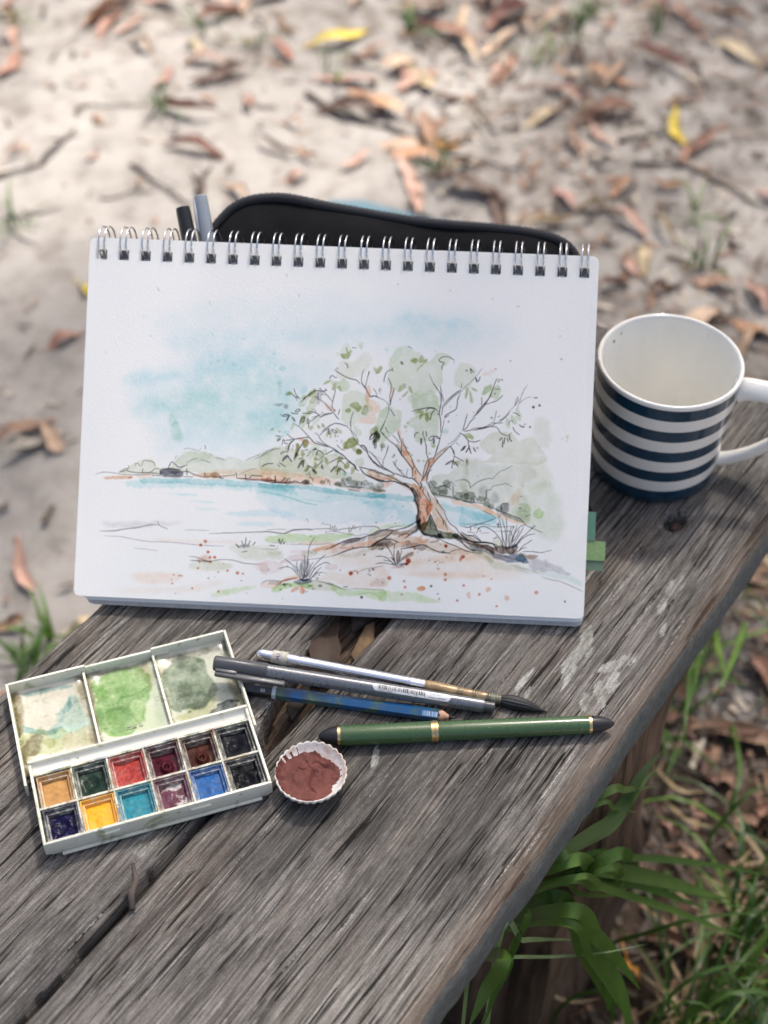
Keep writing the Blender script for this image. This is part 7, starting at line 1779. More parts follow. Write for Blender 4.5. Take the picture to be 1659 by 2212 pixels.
mb = plate(-.1482, .1487, -.0004, .2090, -.0012, -.0018, lambda x, y: .0004*math.sin(x*30), True, .0045, .03); mb.build('loose_sheet', [PAPER, PAPER], book, sharp=50)
mb = plate(-.1438, .1489, -.0022, .2092, -.0021, -.0056, None, True, .004); mb.build('paper_block', [PAPER, BLOCK], book, sharp=50)
mb = plate(-.1425, .1489, -.0049, .2110, -.0058, -.0088, None, False, .004); mb.build('back_cover', [COVER, COVER], book, sharp=50)
WIRE = plain('nickel_wire', (.62, .63, .66), .24, 1.0, var=.1, scale=200)
mb = MB(); rr = .00955; y0, z0 = .2083, -.0060
for s in (-1, 1):
    P = []
    for i in range(44):
        a = 2*math.pi*i/44; z = z0+rr*math.sin(a)
        P.append((s*.0017+.0026*(z0+rr-z)/(2*rr)-.0003, y0+rr*math.cos(a), z))
    mb.tube(P, .00050, 8, closed=True)
mb.tube([(-.0017, .1990, -.0026), (-.0008, .1982, -.0030), (.0008, .1982, -.0030), (.0017, .1990, -.0026)], .0005, 6)
loop_me = mb.mesh('wire_loop', WIRE)
for h in HX:
    o = link(bpy.data.objects.new('wire_loop', loop_me), book); o.location = (h, 0, 0)
for nm, y1, y2, xr, col, lab in (('sticky_tab', .0455, .0622, .1535, (.10, .23, .16), 'dark green sticky tab'), ('sticky_tab', .0340, .0452, .1598, (.22, .34, .14), 'light green sticky tab'), ('sticky_tab', .0280, .0370, .1590, (.12, .19, .13), 'grey green sticky tab')):
    z = {.1535: -.0020, .1598: -.0026, .1590: -.0034}[xr]
    mb = MB(); mb.box(.120, xr, y1, y2, z-.00012, z, 0)
    tag(mb.build(nm, plain('tab_paper', col, .7, var=.1, scale=500), book, smooth=False), lab)

# ================================================================= pencil case behind the sketchbook
k = NM('black_canvas'); v = k.co((1, 1, 1)); wv = k.n('ShaderNodeTexWave'); k.put(wv.inputs[0], k.co((1, 1, 0))); wv.inputs['Scale'].default_value = 330
wv2 = k.n('ShaderNodeTexWave', bands_direction='Y'); k.put(wv2.inputs[0], k.co((1, 1, 0))); wv2.inputs['Scale'].default_value = 330
f = k.math('MULTIPLY', wv.outputs['Fac'], wv2.outputs['Fac']); n = k.noise(v, 60, 4)
k.set(color=k.mix(k.math('MULTIPLY', f, .5), k.ramp(n, [(.3, (.006, .006, .007)), (.7, (.013, .013, .014))]), (.032, .032, .035)), rough=.95, spec=.12); k.bump(f, .7, .0006)
CANVAS = k.m
BLACKP = plain('black_plastic', (.012, .012, .014), .35, var=.2)
case = thing('pencil_case', 'black fabric pencil case with a zip along its rounded top, standing behind the sketchbook', 'pencil case', BOOK)
OUT = [(-88, 190), (-84.5, 214), (-80.5, 222.5), (-76, 229), (-69.4, 236), (-61.2, 240.5), (-51.4, 242.6), (-40.2, 243.3), (-28.9, 242), (-14.8, 239.4), (2.1, 237), (21.9, 234.3), (41.5, 232), (63.9, 230.6), (86.2, 229.8), (105.8, 228.3), (119.7, 226), (129.6, 222.5), (136.5, 216), (140, 205), (141, 185), (141, 100), (139, 45), (-86, 45), (-89, 100)]
op = catmull(np.array(OUT, float)/1000, True, 3)
cen = np.array([.026, .13])
ZC, TH = -.030, .0165
rows = []
for s, z in ((.0, TH), (.35, TH), (.7, TH*.95), (.88, TH*.78), (.965, TH*.42), (1.0, 0), (.965, -TH*.8), (.9, -TH*1.6), (.7, -TH*2.2), (.35, -TH*2.5), (0, -TH*2.5)):
    q = cen+(op-cen)*s
    rows.append(np.stack([q[:, 0], q[:, 1], np.full(len(q), ZC+z)], 1))
Xc = np.array(rows); Xc = np.concatenate([Xc, Xc[:, :1]], 1)
Xc[..., 2] += .0018*np.sin(Xc[..., 0]*70+Xc[..., 1]*30)*(np.abs(Xc[..., 2]-ZC) > .004)
# nothing below the bench top: flatten the bottom where it rests
BW = np.array(BOOK)
Wp = Xc@BW[:3, :3].T+BW[:3, 3]; low = Wp[..., 2] < .0012
Wp[..., 2] = np.where(low, .0012, Wp[..., 2])
Xc = (Wp-BW[:3, 3])@BW[:3, :3]
mb = MB(); mb.grid(Xc); mb.f = [tuple(reversed(q)) for q in mb.f] if False else mb.f
mb.build('body', CANVAS, case)
top = np.array([p for p in op if p[1] > .19])
st = max(range(len(top)), key=lambda i: np.hypot(*(top[i]-top[i-1])))
top = np.roll(top, -st, 0)
tp = [(p[0], p[1]+.0002, ZC) for p in top]
mb = MB()
for dz in (-.0052, .0052): mb.tube([(x, y-.0008, ZC+dz) for x, y, _ in tp], .0027, 8)
mb.build('zip_tape', plain('zip_tape_fabric', (.022, .022, .026), .9, var=.3, scale=900, bump=.5), case)
L = np.concatenate([[0], np.cumsum([math.dist(a, b) for a, b in zip(tp, tp[1:])])])
mb = MB()
for i, s in enumerate(np.arange(0, L[-1], .0017)):
    p = [np.interp(s, L, [q[c] for q in tp]) for c in range(3)]; p2 = [np.interp(min(s+.001, L[-1]), L, [q[c] for q in tp]) for c in range(3)]
    d = Vector(p2)-Vector(p)
    if d.length < 1e-6: continue
    d.normalize(); n = Vector((-d.y, d.x, 0))
    if n.y < 0: n = -n
    c = Vector(p)+n*.0021; zz = Vector((0, 0, .0030)); off = zz*(.18 if i % 2 else -.18)
    V = [c+d*a*.00055+n*b*.0010+off+zz*e for e in (-1, 1) for b in (-1, 1) for a in (-1, 1)]
    mb.add(V, [(0, 2, 3, 1), (4, 5, 7, 6), (0, 1, 5, 4), (2, 6, 7, 3), (0, 4, 6, 2), (1, 3, 7, 5)])
o = mb.build('zip_teeth', plain('zip_teeth_plastic', (.11, .11, .12), .3), case, smooth=False); o['kind'] = 'stuff'
# two marker caps sticking out of the case
def pen_matrix(p, q, z1, z2):
    a = BOOK @ Vector((p[0], p[1], z1)); b = BOOK @ Vector((q[0], q[1], z2)); return axis_frame(a, b)
bp = thing('marker_pen', 'black marker with a ribbed cap standing behind the sketchbook beside a grey one', 'marker', pen_matrix((-.0988, .2340), (-.078, .150), -.020, -.022))
mb = MB(); V = []
prof = [(0, .0030), (.0004, .0041), (.004, .0044), (.030, .0047), (.040, .0047)]
n = 30; F = []
for t, r in prof:
    for q in range(n):
        a = 2*math.pi*q/n; rq = r*(1-.07*(q % 5 == 0)); V.append((t, rq*math.cos(a), rq*math.sin(a)))
for i in range(len(prof)-1):
    for q in range(n): F.append((i*n+q, (i+1)*n+q, (i+1)*n+(q+1) % n, i*n+(q+1) % n))
F.append(tuple(range(n))); mb.add(V, F)
mb.build('cap', BLACKP, bp, sharp=30)
mb = MB(); mb.lathe([(.040, .0044), (.086, .0044)], 20); mb.build('barrel', BLACKP, bp, sharp=40)
GREYP = plain('grey_plastic', (.27, .30, .34), .32, var=.05, coat=.2)
gp = thing('marker_pen', 'blue grey marker with a smooth glossy cap standing behind the sketchbook', 'marker', pen_matrix((-.0887, .2415), (-.0690, .150), -.021, -.023))
mb = MB(); mb.lathe([(0, .0030), (.0006, .0040), (.003, .0042), (.040, .0046), (.041, .0044)], 28); mb.build('cap', GREYP, gp, sharp=40)
mb = MB(); mb.tube([(.002, -.0040, .0012), (.020, -.0048, .0016), (.036, -.0047, .0016)], .0009, 8); mb.build('clip', GREYP, gp)
mb = MB(); mb.lathe([(.041, .0042), (.093, .0042)], 20); mb.build('barrel', GREYP, gp, sharp=40)
# blue cloth on the sand behind
k = NM('blue_cloth'); v = k.co((1, 1, 1)); n = k.noise(v, 30, 4); k.set(color=k.ramp(n, [(.3, (.055, .12, .155)), (.7, (.085, .18, .22))]), rough=.9, sheen=.2); k.bump(k.noise(v, 700, 2), .4, .001)
mb = MB()
nx, ny = 34, 18
Xg = np.zeros((ny, nx, 3)); cn = smooth_noise(ny, nx, 4, np.random.default_rng(2))
xs = np.linspace(-.085, .135, nx)
far = np.interp(xs, [-.085, -.04, 0, .05, .10, .135], [1.570, 1.570, 1.551, 1.533, 1.512, 1.486])
for j in range(ny):
    t = j/(ny-1); Xg[j, :, 0] = xs+.02*(t-.5); Xg[j, :, 1] = 1.22+(far-1.22)*t
    edge = np.minimum(1, np.minimum(t, 1-t)*6)*np.minimum(1, np.minimum(np.arange(nx), nx-1-np.arange(nx))/4)
    Xg[j, :, 2] = GZ+.012+.016*edge+.010*cn[j]*edge
mb.grid(Xg); o = mb.build('folded_cloth', k.m); tag(o, 'teal blue cloth lying on the sand just behind the pencil case', 'cloth')

# ================================================================= mug
CER = plain('cream_glaze', (.83, .81, .76), .16, coat=.5, var=.03, scale=30)
NAVY = plain('navy_glaze', (.009, .040, .076), .16, coat=.5, var=.15, scale=200)
k = NM('glaze_inside'); n = k.noise(k.co((30, 30, 30)), 1, 3); st_ = k.noise(k.co((70, 70, 24), loc=(2, 1, 5)), 1, 4, .6); k.set(color=k.mix(k.ramp(st_, [(.58, 0), (.70, .30)]), k.ramp(n, [(.3, (.85, .83, .77)), (.7, (.88, .87, .82))]), (.62, .50, .36)), rough=.2, coat=.4); INSIDE = k.m
mug = thing('mug', 'cream mug with dark blue horizontal stripes standing on the bench beside the sketchbook', 'mug', loc=(.1740, .6725, .0006))
RB, RT, MH = .0402, .0445, .0854
mr = lambda z: RB+(RT-RB)*min(1, max(0, z/MH))**.9
prof = [(.0, RB-.006), (.0, RB-.0035), (.0006, RB-.0012), (.0022, mr(.002))]
mats = [0, 0, 1]
zs = [.0022]
bands = [.0088*i+.0030 for i in range(1, 10)]
lo = .0022
for bi, hi in enumerate(bands):
    for q in range(1, 4):
        z = lo+(hi-lo)*q/3; prof.append((z, mr(z))); mats.append(1 if bi % 2 == 0 else 0)
    lo = hi
for z, r in ((MH-.0012, mr(MH)), (MH-.0002, mr(MH)-.0005), (MH, mr(MH)-.0013), (MH-.0004, mr(MH)-.0022), (MH-.002, mr(MH)-.0028)): prof.append((z, r)); mats.append(0)
for z in (.070, .050, .030, .014, .008): prof.append((z, mr(z)-.0031)); mats.append(2)
for z, r in ((.0055, RB-.006), (.0045, RB-.011), (.0042, RB-.022), (.0042, .0008)): prof.append((z, r)); mats.append(2)
mb = MB(); N = 96
for t, r in prof:
    for q in range(N): a = 2*math.pi*q/N; mb.v.append((r*math.cos(a), r*math.sin(a), t))
for i in range(len(prof)-1):
    for q in range(N): mb.f.append((i*N+q, i*N+(q+1) % N, (i+1)*N+(q+1) % N, (i+1)*N+q)); mb.m.append(mats[i])
mb.f.append(tuple(reversed(range(N)))); mb.m.append(0); mb.f.append(tuple(range((len(prof)-1)*N, len(prof)*N))); mb.m.append(2)
mb.build('body', [CER, NAVY, INSIDE], mug, sharp=70)
mb = MB(); az = R(-16)
hp = [(.0428, .0712), (.0475, .0735), (.0580, .0735), (.0665, .0690), (.0705, .0600), (.0695, .0490), (.0640, .0370), (.0560, .0250), (.0480, .0165), (.0412, .0118)]
hp = catmull(np.array(hp), False, 5)
hp = [(.0428+(r-.0428)*1.42, z) for r, z in hp]
mb.tube([(r*math.cos(az), r*math.sin(az), z) for r, z in hp], [.0066+.0014*abs(i/(len(hp)-1)*2-1)**4 for i in range(len(hp))], 16, flat=.62, up=(1, 0, .2))
mb.build('handle', CER, mug)
COFFEE = plain('dried_coffee', (.06, .035, .015), .6)
for a, z, s in ((2.42, .0765, .0009), (2.26, .0790, .0006), (-1.50, .0640, .0007), (-1.95, .0650, .0006)):
    bm = bmesh.new(); bmesh.ops.create_icosphere(bm, subdivisions=2, radius=s); mb = MB(); mb.bm(bm)
    o = mb.build('coffee_speck', COFFEE, mug); rr_ = mr(z)-.0031; o.location = (rr_*math.cos(a), rr_*math.sin(a), z); o.scale = (.5, .8, 1.3); o.rotation_euler = (0, 0, a)

# ================================================================= paint box
BOXM = Matrix.Rotation(.3279813, 4, 'Z'); BOXM.translation = (-.1697225, .3759585, .0012)
k = NM('stained_plastic'); v = k.co((1, 1, 1)); n = k.noise(v, 55, 5, .7, .8); n2 = k.noise(k.co((1, 1, 1), loc=(3, 3, 3)), 170, 4, .7); n3 = k.noise(k.co((1, 1, 1), loc=(7, 1, 3)), 23, 4, .6)
c = k.ramp(n3, [(.3, (.66, .65, .52)), (.7, (.74, .73, .64))])
c = k.mix(k.ramp(n, [(.57, 0), (.66, .75)]), c, (.26, .29, .12))
c = k.mix(k.ramp(n2, [(.64, 0), (.70, .8)]), c, k.ramp(n3, [(.35, (.05, .06, .06)), (.5, (.22, .10, .06)), (.65, (.07, .10, .04))]))
k.set(color=c, rough=k.ramp(n, [(.4, .28), (.7, .55)]), spec=.5); k.bump(n2, .08, .0004)
PLAST = k.m
k = NM('clean_plastic'); v = k.co((1, 1, 1)); n = k.noise(v, 60, 5, .7); n2 = k.noise(v, 260, 3, .6)
c = k.mix(k.ramp(n, [(.62, 0), (.70, .5)]), (.74, .73, .66), (.42, .40, .26)); c = k.mix(k.ramp(n2, [(.69, 0), (.73, .8)]), c, (.16, .12, .10))
k.set(color=c, rough=.3); WHITEP = k.m
k = NM('paint_crusted_plastic'); v = k.co((1, 1, 1)); n = k.noise(v, 95, 5, .7, .8); n2 = k.noise(k.co((1, 1, 1), loc=(6, 2, 9)), 62, 3, .6); n3 = k.noise(v, 300, 3, .7)
c = k.ramp(n2, [(.30, (.03, .04, .13)), (.42, (.10, .12, .03)), (.50, (.30, .20, .05)), (.58, (.16, .03, .03)), (.68, (.03, .10, .09))], 'CONSTANT')
c = k.mix(k.ramp(n, [(.44, 0), (.62, .85)]), (.68, .67, .55), c); c = k.mix(k.ramp(n3, [(.6, 0), (.66, .6)]), c, (.04, .04, .035)); k.set(color=c, rough=.35); CRUST = k.m
box = thing('paint_box', 'open cream travel watercolour box with twelve paint pans and a stained mixing lid', 'paint box', BOXM)
BWd, BD, BH = .1190, .0520, .0130
mb = MB()
w = .0016
mb.box(0, BWd, 0, w, .0035, BH, 0, .0004); mb.box(0, w, w, BD-w, .0035, BH, 0, .0004); mb.box(BWd-w, BWd, w, BD-w, .0035, BH, 0, .0004); mb.box(0, BWd, BD-w, BD, .0035, BH+.0012, 0, .0004)
mb.box(w, BWd-w, w, BD-w, .0008, .0024, 0)
mb.box(.0030, BWd-.0020, .0014, BD-.001, 0, .0035, 0, .0005)      # narrower base below the rim
mb.box(.0080, BWd-.0060, -.0012, .0016, .0010, .0024, 0, .0004)  # moulded lip along the front
for x0, x1 in ((.0285, .0385), (.0755, .0860)): mb.box(x0, x1, -.0010, .0006, .0078, .0096, 0, .0003)
mb.build('tray', PLAST, box, sharp=35)
XD = [.0020, .0210, .0400, .0596, .0786, .0978, .1172]
mb = MB()
for x in XD[1:-1]: mb.box(x-.0005, x+.0005, .0017, .0428, .0024, BH-.0006)
mb.box(.0017, BWd-.0017, .0211, .0222, .0024, BH-.0004); mb.box(.0017, BWd-.0017, .0424, .0436, .0024, BH-.0002)
mb.build('divider', CRUST, box, sharp=35)
mb = MB()      # hollow rail between the pans and the hinge
ys = np.linspace(.0437, .0503, 7); nx = 20
Xs = np.zeros((7, nx, 3))
for j, y in enumerate(ys): Xs[j, :, 0] = np.linspace(.0017, BWd-.0017, nx); Xs[j, :, 1] = y; Xs[j, :, 2] = BH-.0002-.0030*math.sin(math.pi*j/6*.8+.3)
mb.grid(Xs[:, ::-1]); mb.build('hinge_rail', WHITEP, box)
def paint_mat(name, col, col2, white=0.0, gloss=.28, sc=240):
    k = NM(name); v = k.co((1, 1, 1)); n = k.noise(v, sc, 5, .65, .6); n2 = k.noise(v, sc*.5, 4, .6)
    c = k.ramp(n, [(.32, col2), (.55, col), (.8, tuple(min(1, q*1.35) for q in col))])
    if white: c = k.mix(k.ramp(n2, [(.5, 0), (.58, white)]), c, (.66, .62, .58))
    k.set(color=c, rough=k.ramp(n2, [(.35, gloss), (.65, min(1, gloss+.35))]), spec=.12 if max(col) < .1 else .4); k.bump(n, .12 if max(col) < .1 else .25, .0006)
    return k.m
def pan_mat(name, col):
    k = NM(name); v = k.co((1, 1, 1)); n = k.noise(v, 190, 5, .7, 1.0); n2 = k.noise(v, 420, 3, .7)
    c = k.mix(k.ramp(n, [(.45, .97), (.66, .25)]), (.60, .60, .50), tuple(q*.8+.01 for q in col)); c = k.mix(k.ramp(n2, [(.6, 0), (.66, .8)]), c, (.05, .05, .04))
    k.set(color=c, rough=.32); return k.m
PANS = [  # row, column, colour, dark tone, white share, gloss, kind
 (1, 0, (.50, .27, .09), (.38, .19, .05), 0, .62, 'flat', 'ochre'), (1, 1, (.016, .038, .026), (.006, .016, .011), 0, .2, 'dip', 'dark green'), (1, 2, (.43, .045, .035), (.24, .02, .02), 0, .45, 'lump', 'red'),
 (1, 3, (.085, .010, .022), (.028, .006, .010), 0, .12, 'ring', 'deep crimson'), (1, 4, (.075, .020, .012), (.025, .010, .008), 0, .12, 'ring', 'dark red brown'), (1, 5, (.007, .008, .014), (.004, .004, .007), 0, .2, 'dip', 'blue black'),
 (0, 0, (.007, .006, .045), (.003, .003, .014), 0, .16, 'lump', 'indigo'), (0, 1, (.90, .43, .010), (.80, .33, .01), 0, .4, 'flat', 'yellow'), (0, 2, (.012, .24, .31), (.01, .15, .19), 0, .45, 'flat', 'turquoise'),
 (0, 3, (.145, .035, .07), (.07, .015, .03), .9, .5, 'worn', 'mauve'), (0, 4, (.010, .115, .36), (.01, .07, .22), 0, .4, 'flat', 'cobalt blue'), (0, 5, (.007, .007, .010), (.003, .003, .005), 0, .25, 'lump', 'black')]
for row, col_i, col, col2, white, gloss, kind, lab in PANS:
    x0, x1 = XD[col_i]+.0007, XD[col_i+1]-.0007
    y0, y1 = ((.0019, .0209) if row == 0 else (.0224, .0422))
    cx, cy, hw, hh = (x0+x1)/2, (y0+y1)/2, (x1-x0)/2, (y1-y0)/2
    pan = link(bpy.data.objects.new('paint_pan', None), box); pan.empty_display_size = .005; pan.location = (cx, cy, .0024)
    pan['label'] = f'pan of {lab} watercolour'
    mb = MB()
    ring = lambda a, b, z: [(-a, -b, z), (a, -b, z), (a, b, z), (-a, b, z)]
    L = [ring(hw-.0006, hh-.0006, 0), ring(hw, hh, .0092), ring(hw-.0007, hh-.0007, .0092), ring(hw-.0013, hh-.0013, .0072), ring(hw-.0021, hh-.0021, .0070), ring(hw-.0028, hh-.0028, .0015)]
    for q in L: mb.v += q
    for i in range(len(L)-1):
        for s in range(4): mb.f.append((i*4+s, i*4+(s+1) % 4, i*4+4+(s+1) % 4, i*4+4+s)); mb.m.append(0)
    mb.f.append((20, 21, 22, 23)); mb.f.append((3, 2, 1, 0)); mb.m += [0, 0]
    mb.build('pan_wall', pan_mat('pan_'+lab.replace(' ', '_'), col), pan, smooth=False)
    rg = np.random.default_rng(row*7+col_i*3+1); G = 22
    nz = .6*smooth_noise(G, G, 6, rg)+.4*smooth_noise(G, G, 2.6, rg)-.5
    U, V_ = np.meshgrid(np.linspace(-1, 1, G), np.linspace(-1, 1, G)); rad = np.hypot(U, V_)
    amp = dict(flat=.0010, dip=.0012, lump=.0026, ring=.0009, worn=.0018)[kind]
    zz = .0048+nz*amp
    if kind == 'dip': zz -= .0018*np.exp(-(rad/.6)**2)
    if kind == 'ring': zz += .0024*np.exp(-((np.hypot(U-.05, V_+.25)-.33)/.14)**2)-.0014
    if kind == 'lump': zz -= .0012*np.exp(-(np.hypot(U+.1, V_)/.5)**2)
    if kind == 'flat': zz += .0006-.0004*rad
    if kind == 'worn': zz -= .0008
    a, b = hw-.00235, hh-.00235
    mb = MB(); mb.grid(np.stack([U*a, V_*b, zz], -1)[:, :])
    mb.f = [tuple(reversed(q)) for q in mb.f]
    mb.build('paint_cake', paint_mat('paint_'+lab.replace(' ', '_'), col, col2, white, gloss), pan)
# lid, opened flat behind the tray
lid = link(bpy.data.objects.new('lid', None), box); lid.empty_display_size = .01; lid['label'] = 'cream lid with three mixing wells stained pink, green and grey'
LW_, LH_ = 660, 380
lp = paint(LIDPAINT, LW_, LH_, .5, 5, x0=-60, y0=420)
lp *= np.array([.80, .795, .74])
_ln = smooth_noise(LH_, LW_, 5, RNG)*.5+smooth_noise(LH_, LW_, 19, RNG)*.5
_st = np.clip((_ln-.66)*5, 0, 1)[..., None]*.28; lp = lp*(1-_st)+lp*_st*np.array([.55, .55, .36])
_yy, _xx = np.mgrid[0:LH_, 0:LW_]; _xw, _yw = (-60+_xx*2)/1e4, (420+_yy*2)/1e4
for rx in (-.002, .0385, .0780, .1200):      # dried paint collected along the ribs
    d = np.abs(_xw-rx)/.0022; m = np.clip(1.2-d, 0, 1)*np.clip(_ln*2.4-.55, 0, 1); m = m[..., None]*.85; lp = lp*(1-m)+m*np.array([.33, .30, .14])
k = NM('mixing_well'); t = k.n('ShaderNodeTexImage', image=image_from('lid_stains', lp)); t.interpolation = 'Cubic'; t.extension = 'EXTEND'; k.put(t.inputs[0], k.co((1, 1, 1), 'UV'))
n = k.noise(k.co((1, 1, 1)), 90, 3); k.set(color=t.outputs[0], rough=k.ramp(n, [(.35, .12), (.65, .36)]), coat=.2); WELL = k.m
LX0, LX1, LY0, LY1 = -.0040, .1212, .0400, .1095
mb = MB(); G1, G2 = 40, 24
Xw = np.zeros((G2, G1, 3)); xs, ys = np.linspace(LX0+.0012, LX1-.0012, G1), np.linspace(.0525, LY1-.0012, G2)
Xw[..., 0], Xw[..., 1] = np.meshgrid(xs, ys)
for a_, b_ in ((-.0026, .0378), (.0392, .0772), (.0788, .1196)):
    m = (Xw[..., 0] > a_) & (Xw[..., 0] < b_)
    u = (Xw[..., 0]-(a_+b_)/2)/((b_-a_)/2); v_ = (Xw[..., 1]-.081)/.028
    Xw[..., 2] += np.where(m, .0021*np.minimum(1, (u**6+v_**6)), 0)
Xw[..., 2] += .0016
mb.grid(Xw[:, :]); mb.f = [tuple(reversed(q)) for q in mb.f]
fl = mb.build('mixing_floor', WELL, lid)
uvl = fl.data.uv_layers.new(name='UV'); vi = np.zeros(len(fl.data.loops), int); fl.data.loops.foreach_get('vertex_index', vi)
co = np.array([v.co[:2] for v in fl.data.vertices])
uvl.data.foreach_set('uv', np.stack([(co[vi, 0]*1e4+60)/(LW_*2), (co[vi, 1]*1e4-420)/(LH_*2)], 1).ravel().astype(np.float32))
mb = MB()
mb.box(LX0, LX0+.0015, LY0, LY1, 0, .0102, 0, .0004); mb.box(LX1-.0015, LX1, LY0, LY1, 0, .0102, 0, .0004)
mb.box(LX0+.0015, .0400, LY1-.0015, LY1, 0, .0104, 0, .0004); mb.box(.0400, .0775, LY1-.0015, LY1, 0, .0090, 0, .0004); mb.box(.0775, LX1-.0015, LY1-.0015, LY1, 0, .0104, 0, .0004)
mb.box(LX0+.0015, LX1-.0015, .0525, LY1-.0015, 0, .0012)
for x in (.028, .0775): mb.box(x, x+.0095, LY1-.0022, LY1-.0014, .0050, .0060)
mb.build('lid_wall', PLAST, lid, sharp=35)
for x in (.0385, .0780):
    mb = MB(); mb.box(x-.0007, x+.0007, .0525, LY1-.0016, .0014, .0066, 0, .0003); mb.build('rib', PLAST, lid, sharp=35)
V, F = text_mesh('mk II', .0046, 'LEFT', .00025)
V[:, 0] += .0538; V[:, 1] += .0655; V[:, 2] += .0021
mb = MB(); mb.add(V, F); mb.build('lettering', plain('moulded_letters', (.30, .34, .22), .4), lid, smooth=False)

# ================================================================= shell full of brown paint
shell = thing('shell', 'white scallop shell filled with cracked red brown paint, on the bench by the paint box', 'shell', Matrix.Translation((-.0374, .4222, .0008)) @ Matrix.Rotation(R(8), 4, 'Z'))
k = NM('shell_white'); v = k.co((1, 1, 1)); n = k.noise(v, 140, 5, .7); n2 = k.noise(v, 420, 3)
c = k.ramp(n, [(.38, (.62, .46, .38)), (.52, (.76, .72, .66)), (.7, (.80, .78, .75))]); k.set(color=c, rough=.45); k.bump(n2, .3, .0005); SHELLM = k.m
NA, RIBS = 168, 28
def rim(a): return (.0184+.0004*math.cos(2*a)+.0006*math.cos(a-1.2))*(1+.034*(abs(math.cos(a*RIBS/2))-.5))
mb = MB(); RV = []
prof = [(.0, 0.0), (.35, .0004), (.62, .0022), (.82, .0050), (.94, .0078), (1.0, .0100), (1.005, .0106), (.985, .0109), (.955, .0100), (.90, .0084), (.75, .0052), (.45, .0026), (.0, .0018)]
for t, z in prof:
    for q in range(NA):
        a = 2*math.pi*q/NA; r = rim(a)*t
        rib = .0007*abs(math.cos(a*RIBS/2))*(t if t > .3 else 0)
        mb.v.append((r*math.cos(a), r*math.sin(a)*1.04, z+(rib if prof.index((t, z)) > 5 else -rib*.6)+.0006*t*math.sin(a*1.5)))
for i in range(len(prof)-1):
    for q in range(NA): mb.f.append((i*NA+q, i*NA+(q+1) % NA, (i+1)*NA+(q+1) % NA, (i+1)*NA+q)); mb.m.append(0)
mb.build('valve', SHELLM, shell)
k = NM('brown_gouache'); v = k.co((1, 1, 1)); n = k.noise(v, 120, 5, .65, .4); n2 = k.noise(v, 700, 3, .6); ck = k.voro(k.co((1, 1, 1)), 130, 'DISTANCE_TO_EDGE')
k.set(color=k.ramp(n, [(.3, (.10, .030, .024)), (.55, (.155, .050, .040)), (.8, (.20, .075, .06))]), rough=.72, spec=.3); k.bump(k.math('ADD', n, k.math('MULTIPLY', n2, .3)), .5, .0012)
mb = MB(); G = 46; rg = np.random.default_rng(17)
pn_ = .5*smooth_noise(82, 82, 22, rg)+.32*smooth_noise(82, 82, 9, rg)+.18*smooth_noise(82, 82, 4, rg)-.5
Xp = np.zeros((G, NA+1, 3))
for i in range(G):
    for q in range(NA+1):
        a = 2*math.pi*(q % NA)/NA
        t = i/(G-1); lim = .965+.02*math.sin(a*5)-.20*max(0, math.cos(a-.75))**3-.09*max(0, math.cos(a+1.75))**4+.012*math.sin(a*11)
        r = rim(a)*t*lim; x, y = r*math.cos(a), r*math.sin(a)*1.04; nn = pn_[int((y+.0205)*2000), int((x+.0205)*2000)]
        bowl = np.interp(t*lim, [0, .45, .75, .90, .955, .985], [.0018, .0026, .0052, .0084, .0100, .0108])
        z = max(bowl+.0002, .0052+.0030*t**2+nn*.0048-.0014*math.exp(-((x-.003)**2+(y-.001)**2)/.00003))
        # a crack where the dried paint has pulled apart
        cr = abs((x+.004)-.35*math.sin(y*420)*.004-.004); z -= .0009*math.exp(-(cr/.0007)**2)*(abs(y) < .011)
        cr2 = abs((y-.0075)-.002*math.sin(x*500)); z -= .0008*math.exp(-(cr2/.0006)**2)*(x > -.006)*(x < .010)
        z = max(z, bowl+.00025)
        if t > .97: z = bowl+.0003
        Xp[i, q] = x, y, z
mb.grid(Xp); mb.build('paint', k.m, shell)

# ================================================================= green brush pen
GRN = plain('green_lacquer', (.040, .092, .030), .22, coat=.6, var=.12, scale=60)
k = NM('green_lacquer_worn'); v = k.co((1, 1, 1)); n = k.noise(v, 130, 4, .7); n2 = k.noise(k.co((1, 1, 1), loc=(2, 2, 2)), 70, 3)
c = k.mix(k.ramp(n, [(.66, 0), (.69, .85)]), (.042, .094, .031), k.ramp(n2, [(.42, (.30, .10, .08)), (.52, (.10, .13, .12)), (.62, (.22, .24, .17))]))
k.set(color=c, rough=k.ramp(n2, [(.3, .2), (.7, .34)]), coat=.4); GRNW = k.m
GOLD = plain('brass_band', (.66, .49, .24), .22, 1.0, var=.1, scale=300)
RUB = plain('black_resin', (.012, .012, .015), .38, var=.2)
A_, B_ = Vector((-.0344, .4490, .0060)), Vector((.1273, .4598, .0056)); LN = (B_-A_).length
fp = thing('fountain_pen', 'green lacquered pen with brass bands and black pointed ends lying across the bench', 'pen', axis_frame(A_, B_))
mb = MB(); mb.lathe([(LN*t, r) for t, r in ((0, .0006), (.004, .0016), (.015, .0030), (.035, .0044), (.05, .0051), (.062, .0054))], 36); mb.build('cap_end', RUB, fp, sharp=50)
mb = MB(); mb.lathe([(LN*t, r) for t, r in ((.062, .0054), (.063, .0057), (.073, .0057), (.0735, .0054))], 36); mb.build('brass_band', GOLD, fp, sharp=40)
mb = MB(); mb.lathe([(LN*t, r) for t, r in ((.0732, .0055), (.078, .00565), (.25, .0057), (.376, .0057))], 40); mb.build('cap', GRNW, fp, sharp=40)
mb = MB(); mb.lathe([(LN*t, r) for t, r in ((.375, .0057), (.3765, .0060), (.388, .0060), (.389, .00585), (.390, .0060), (.400, .0060), (.4005, .0055))], 40); mb.build('brass_band', GOLD, fp, sharp=40)
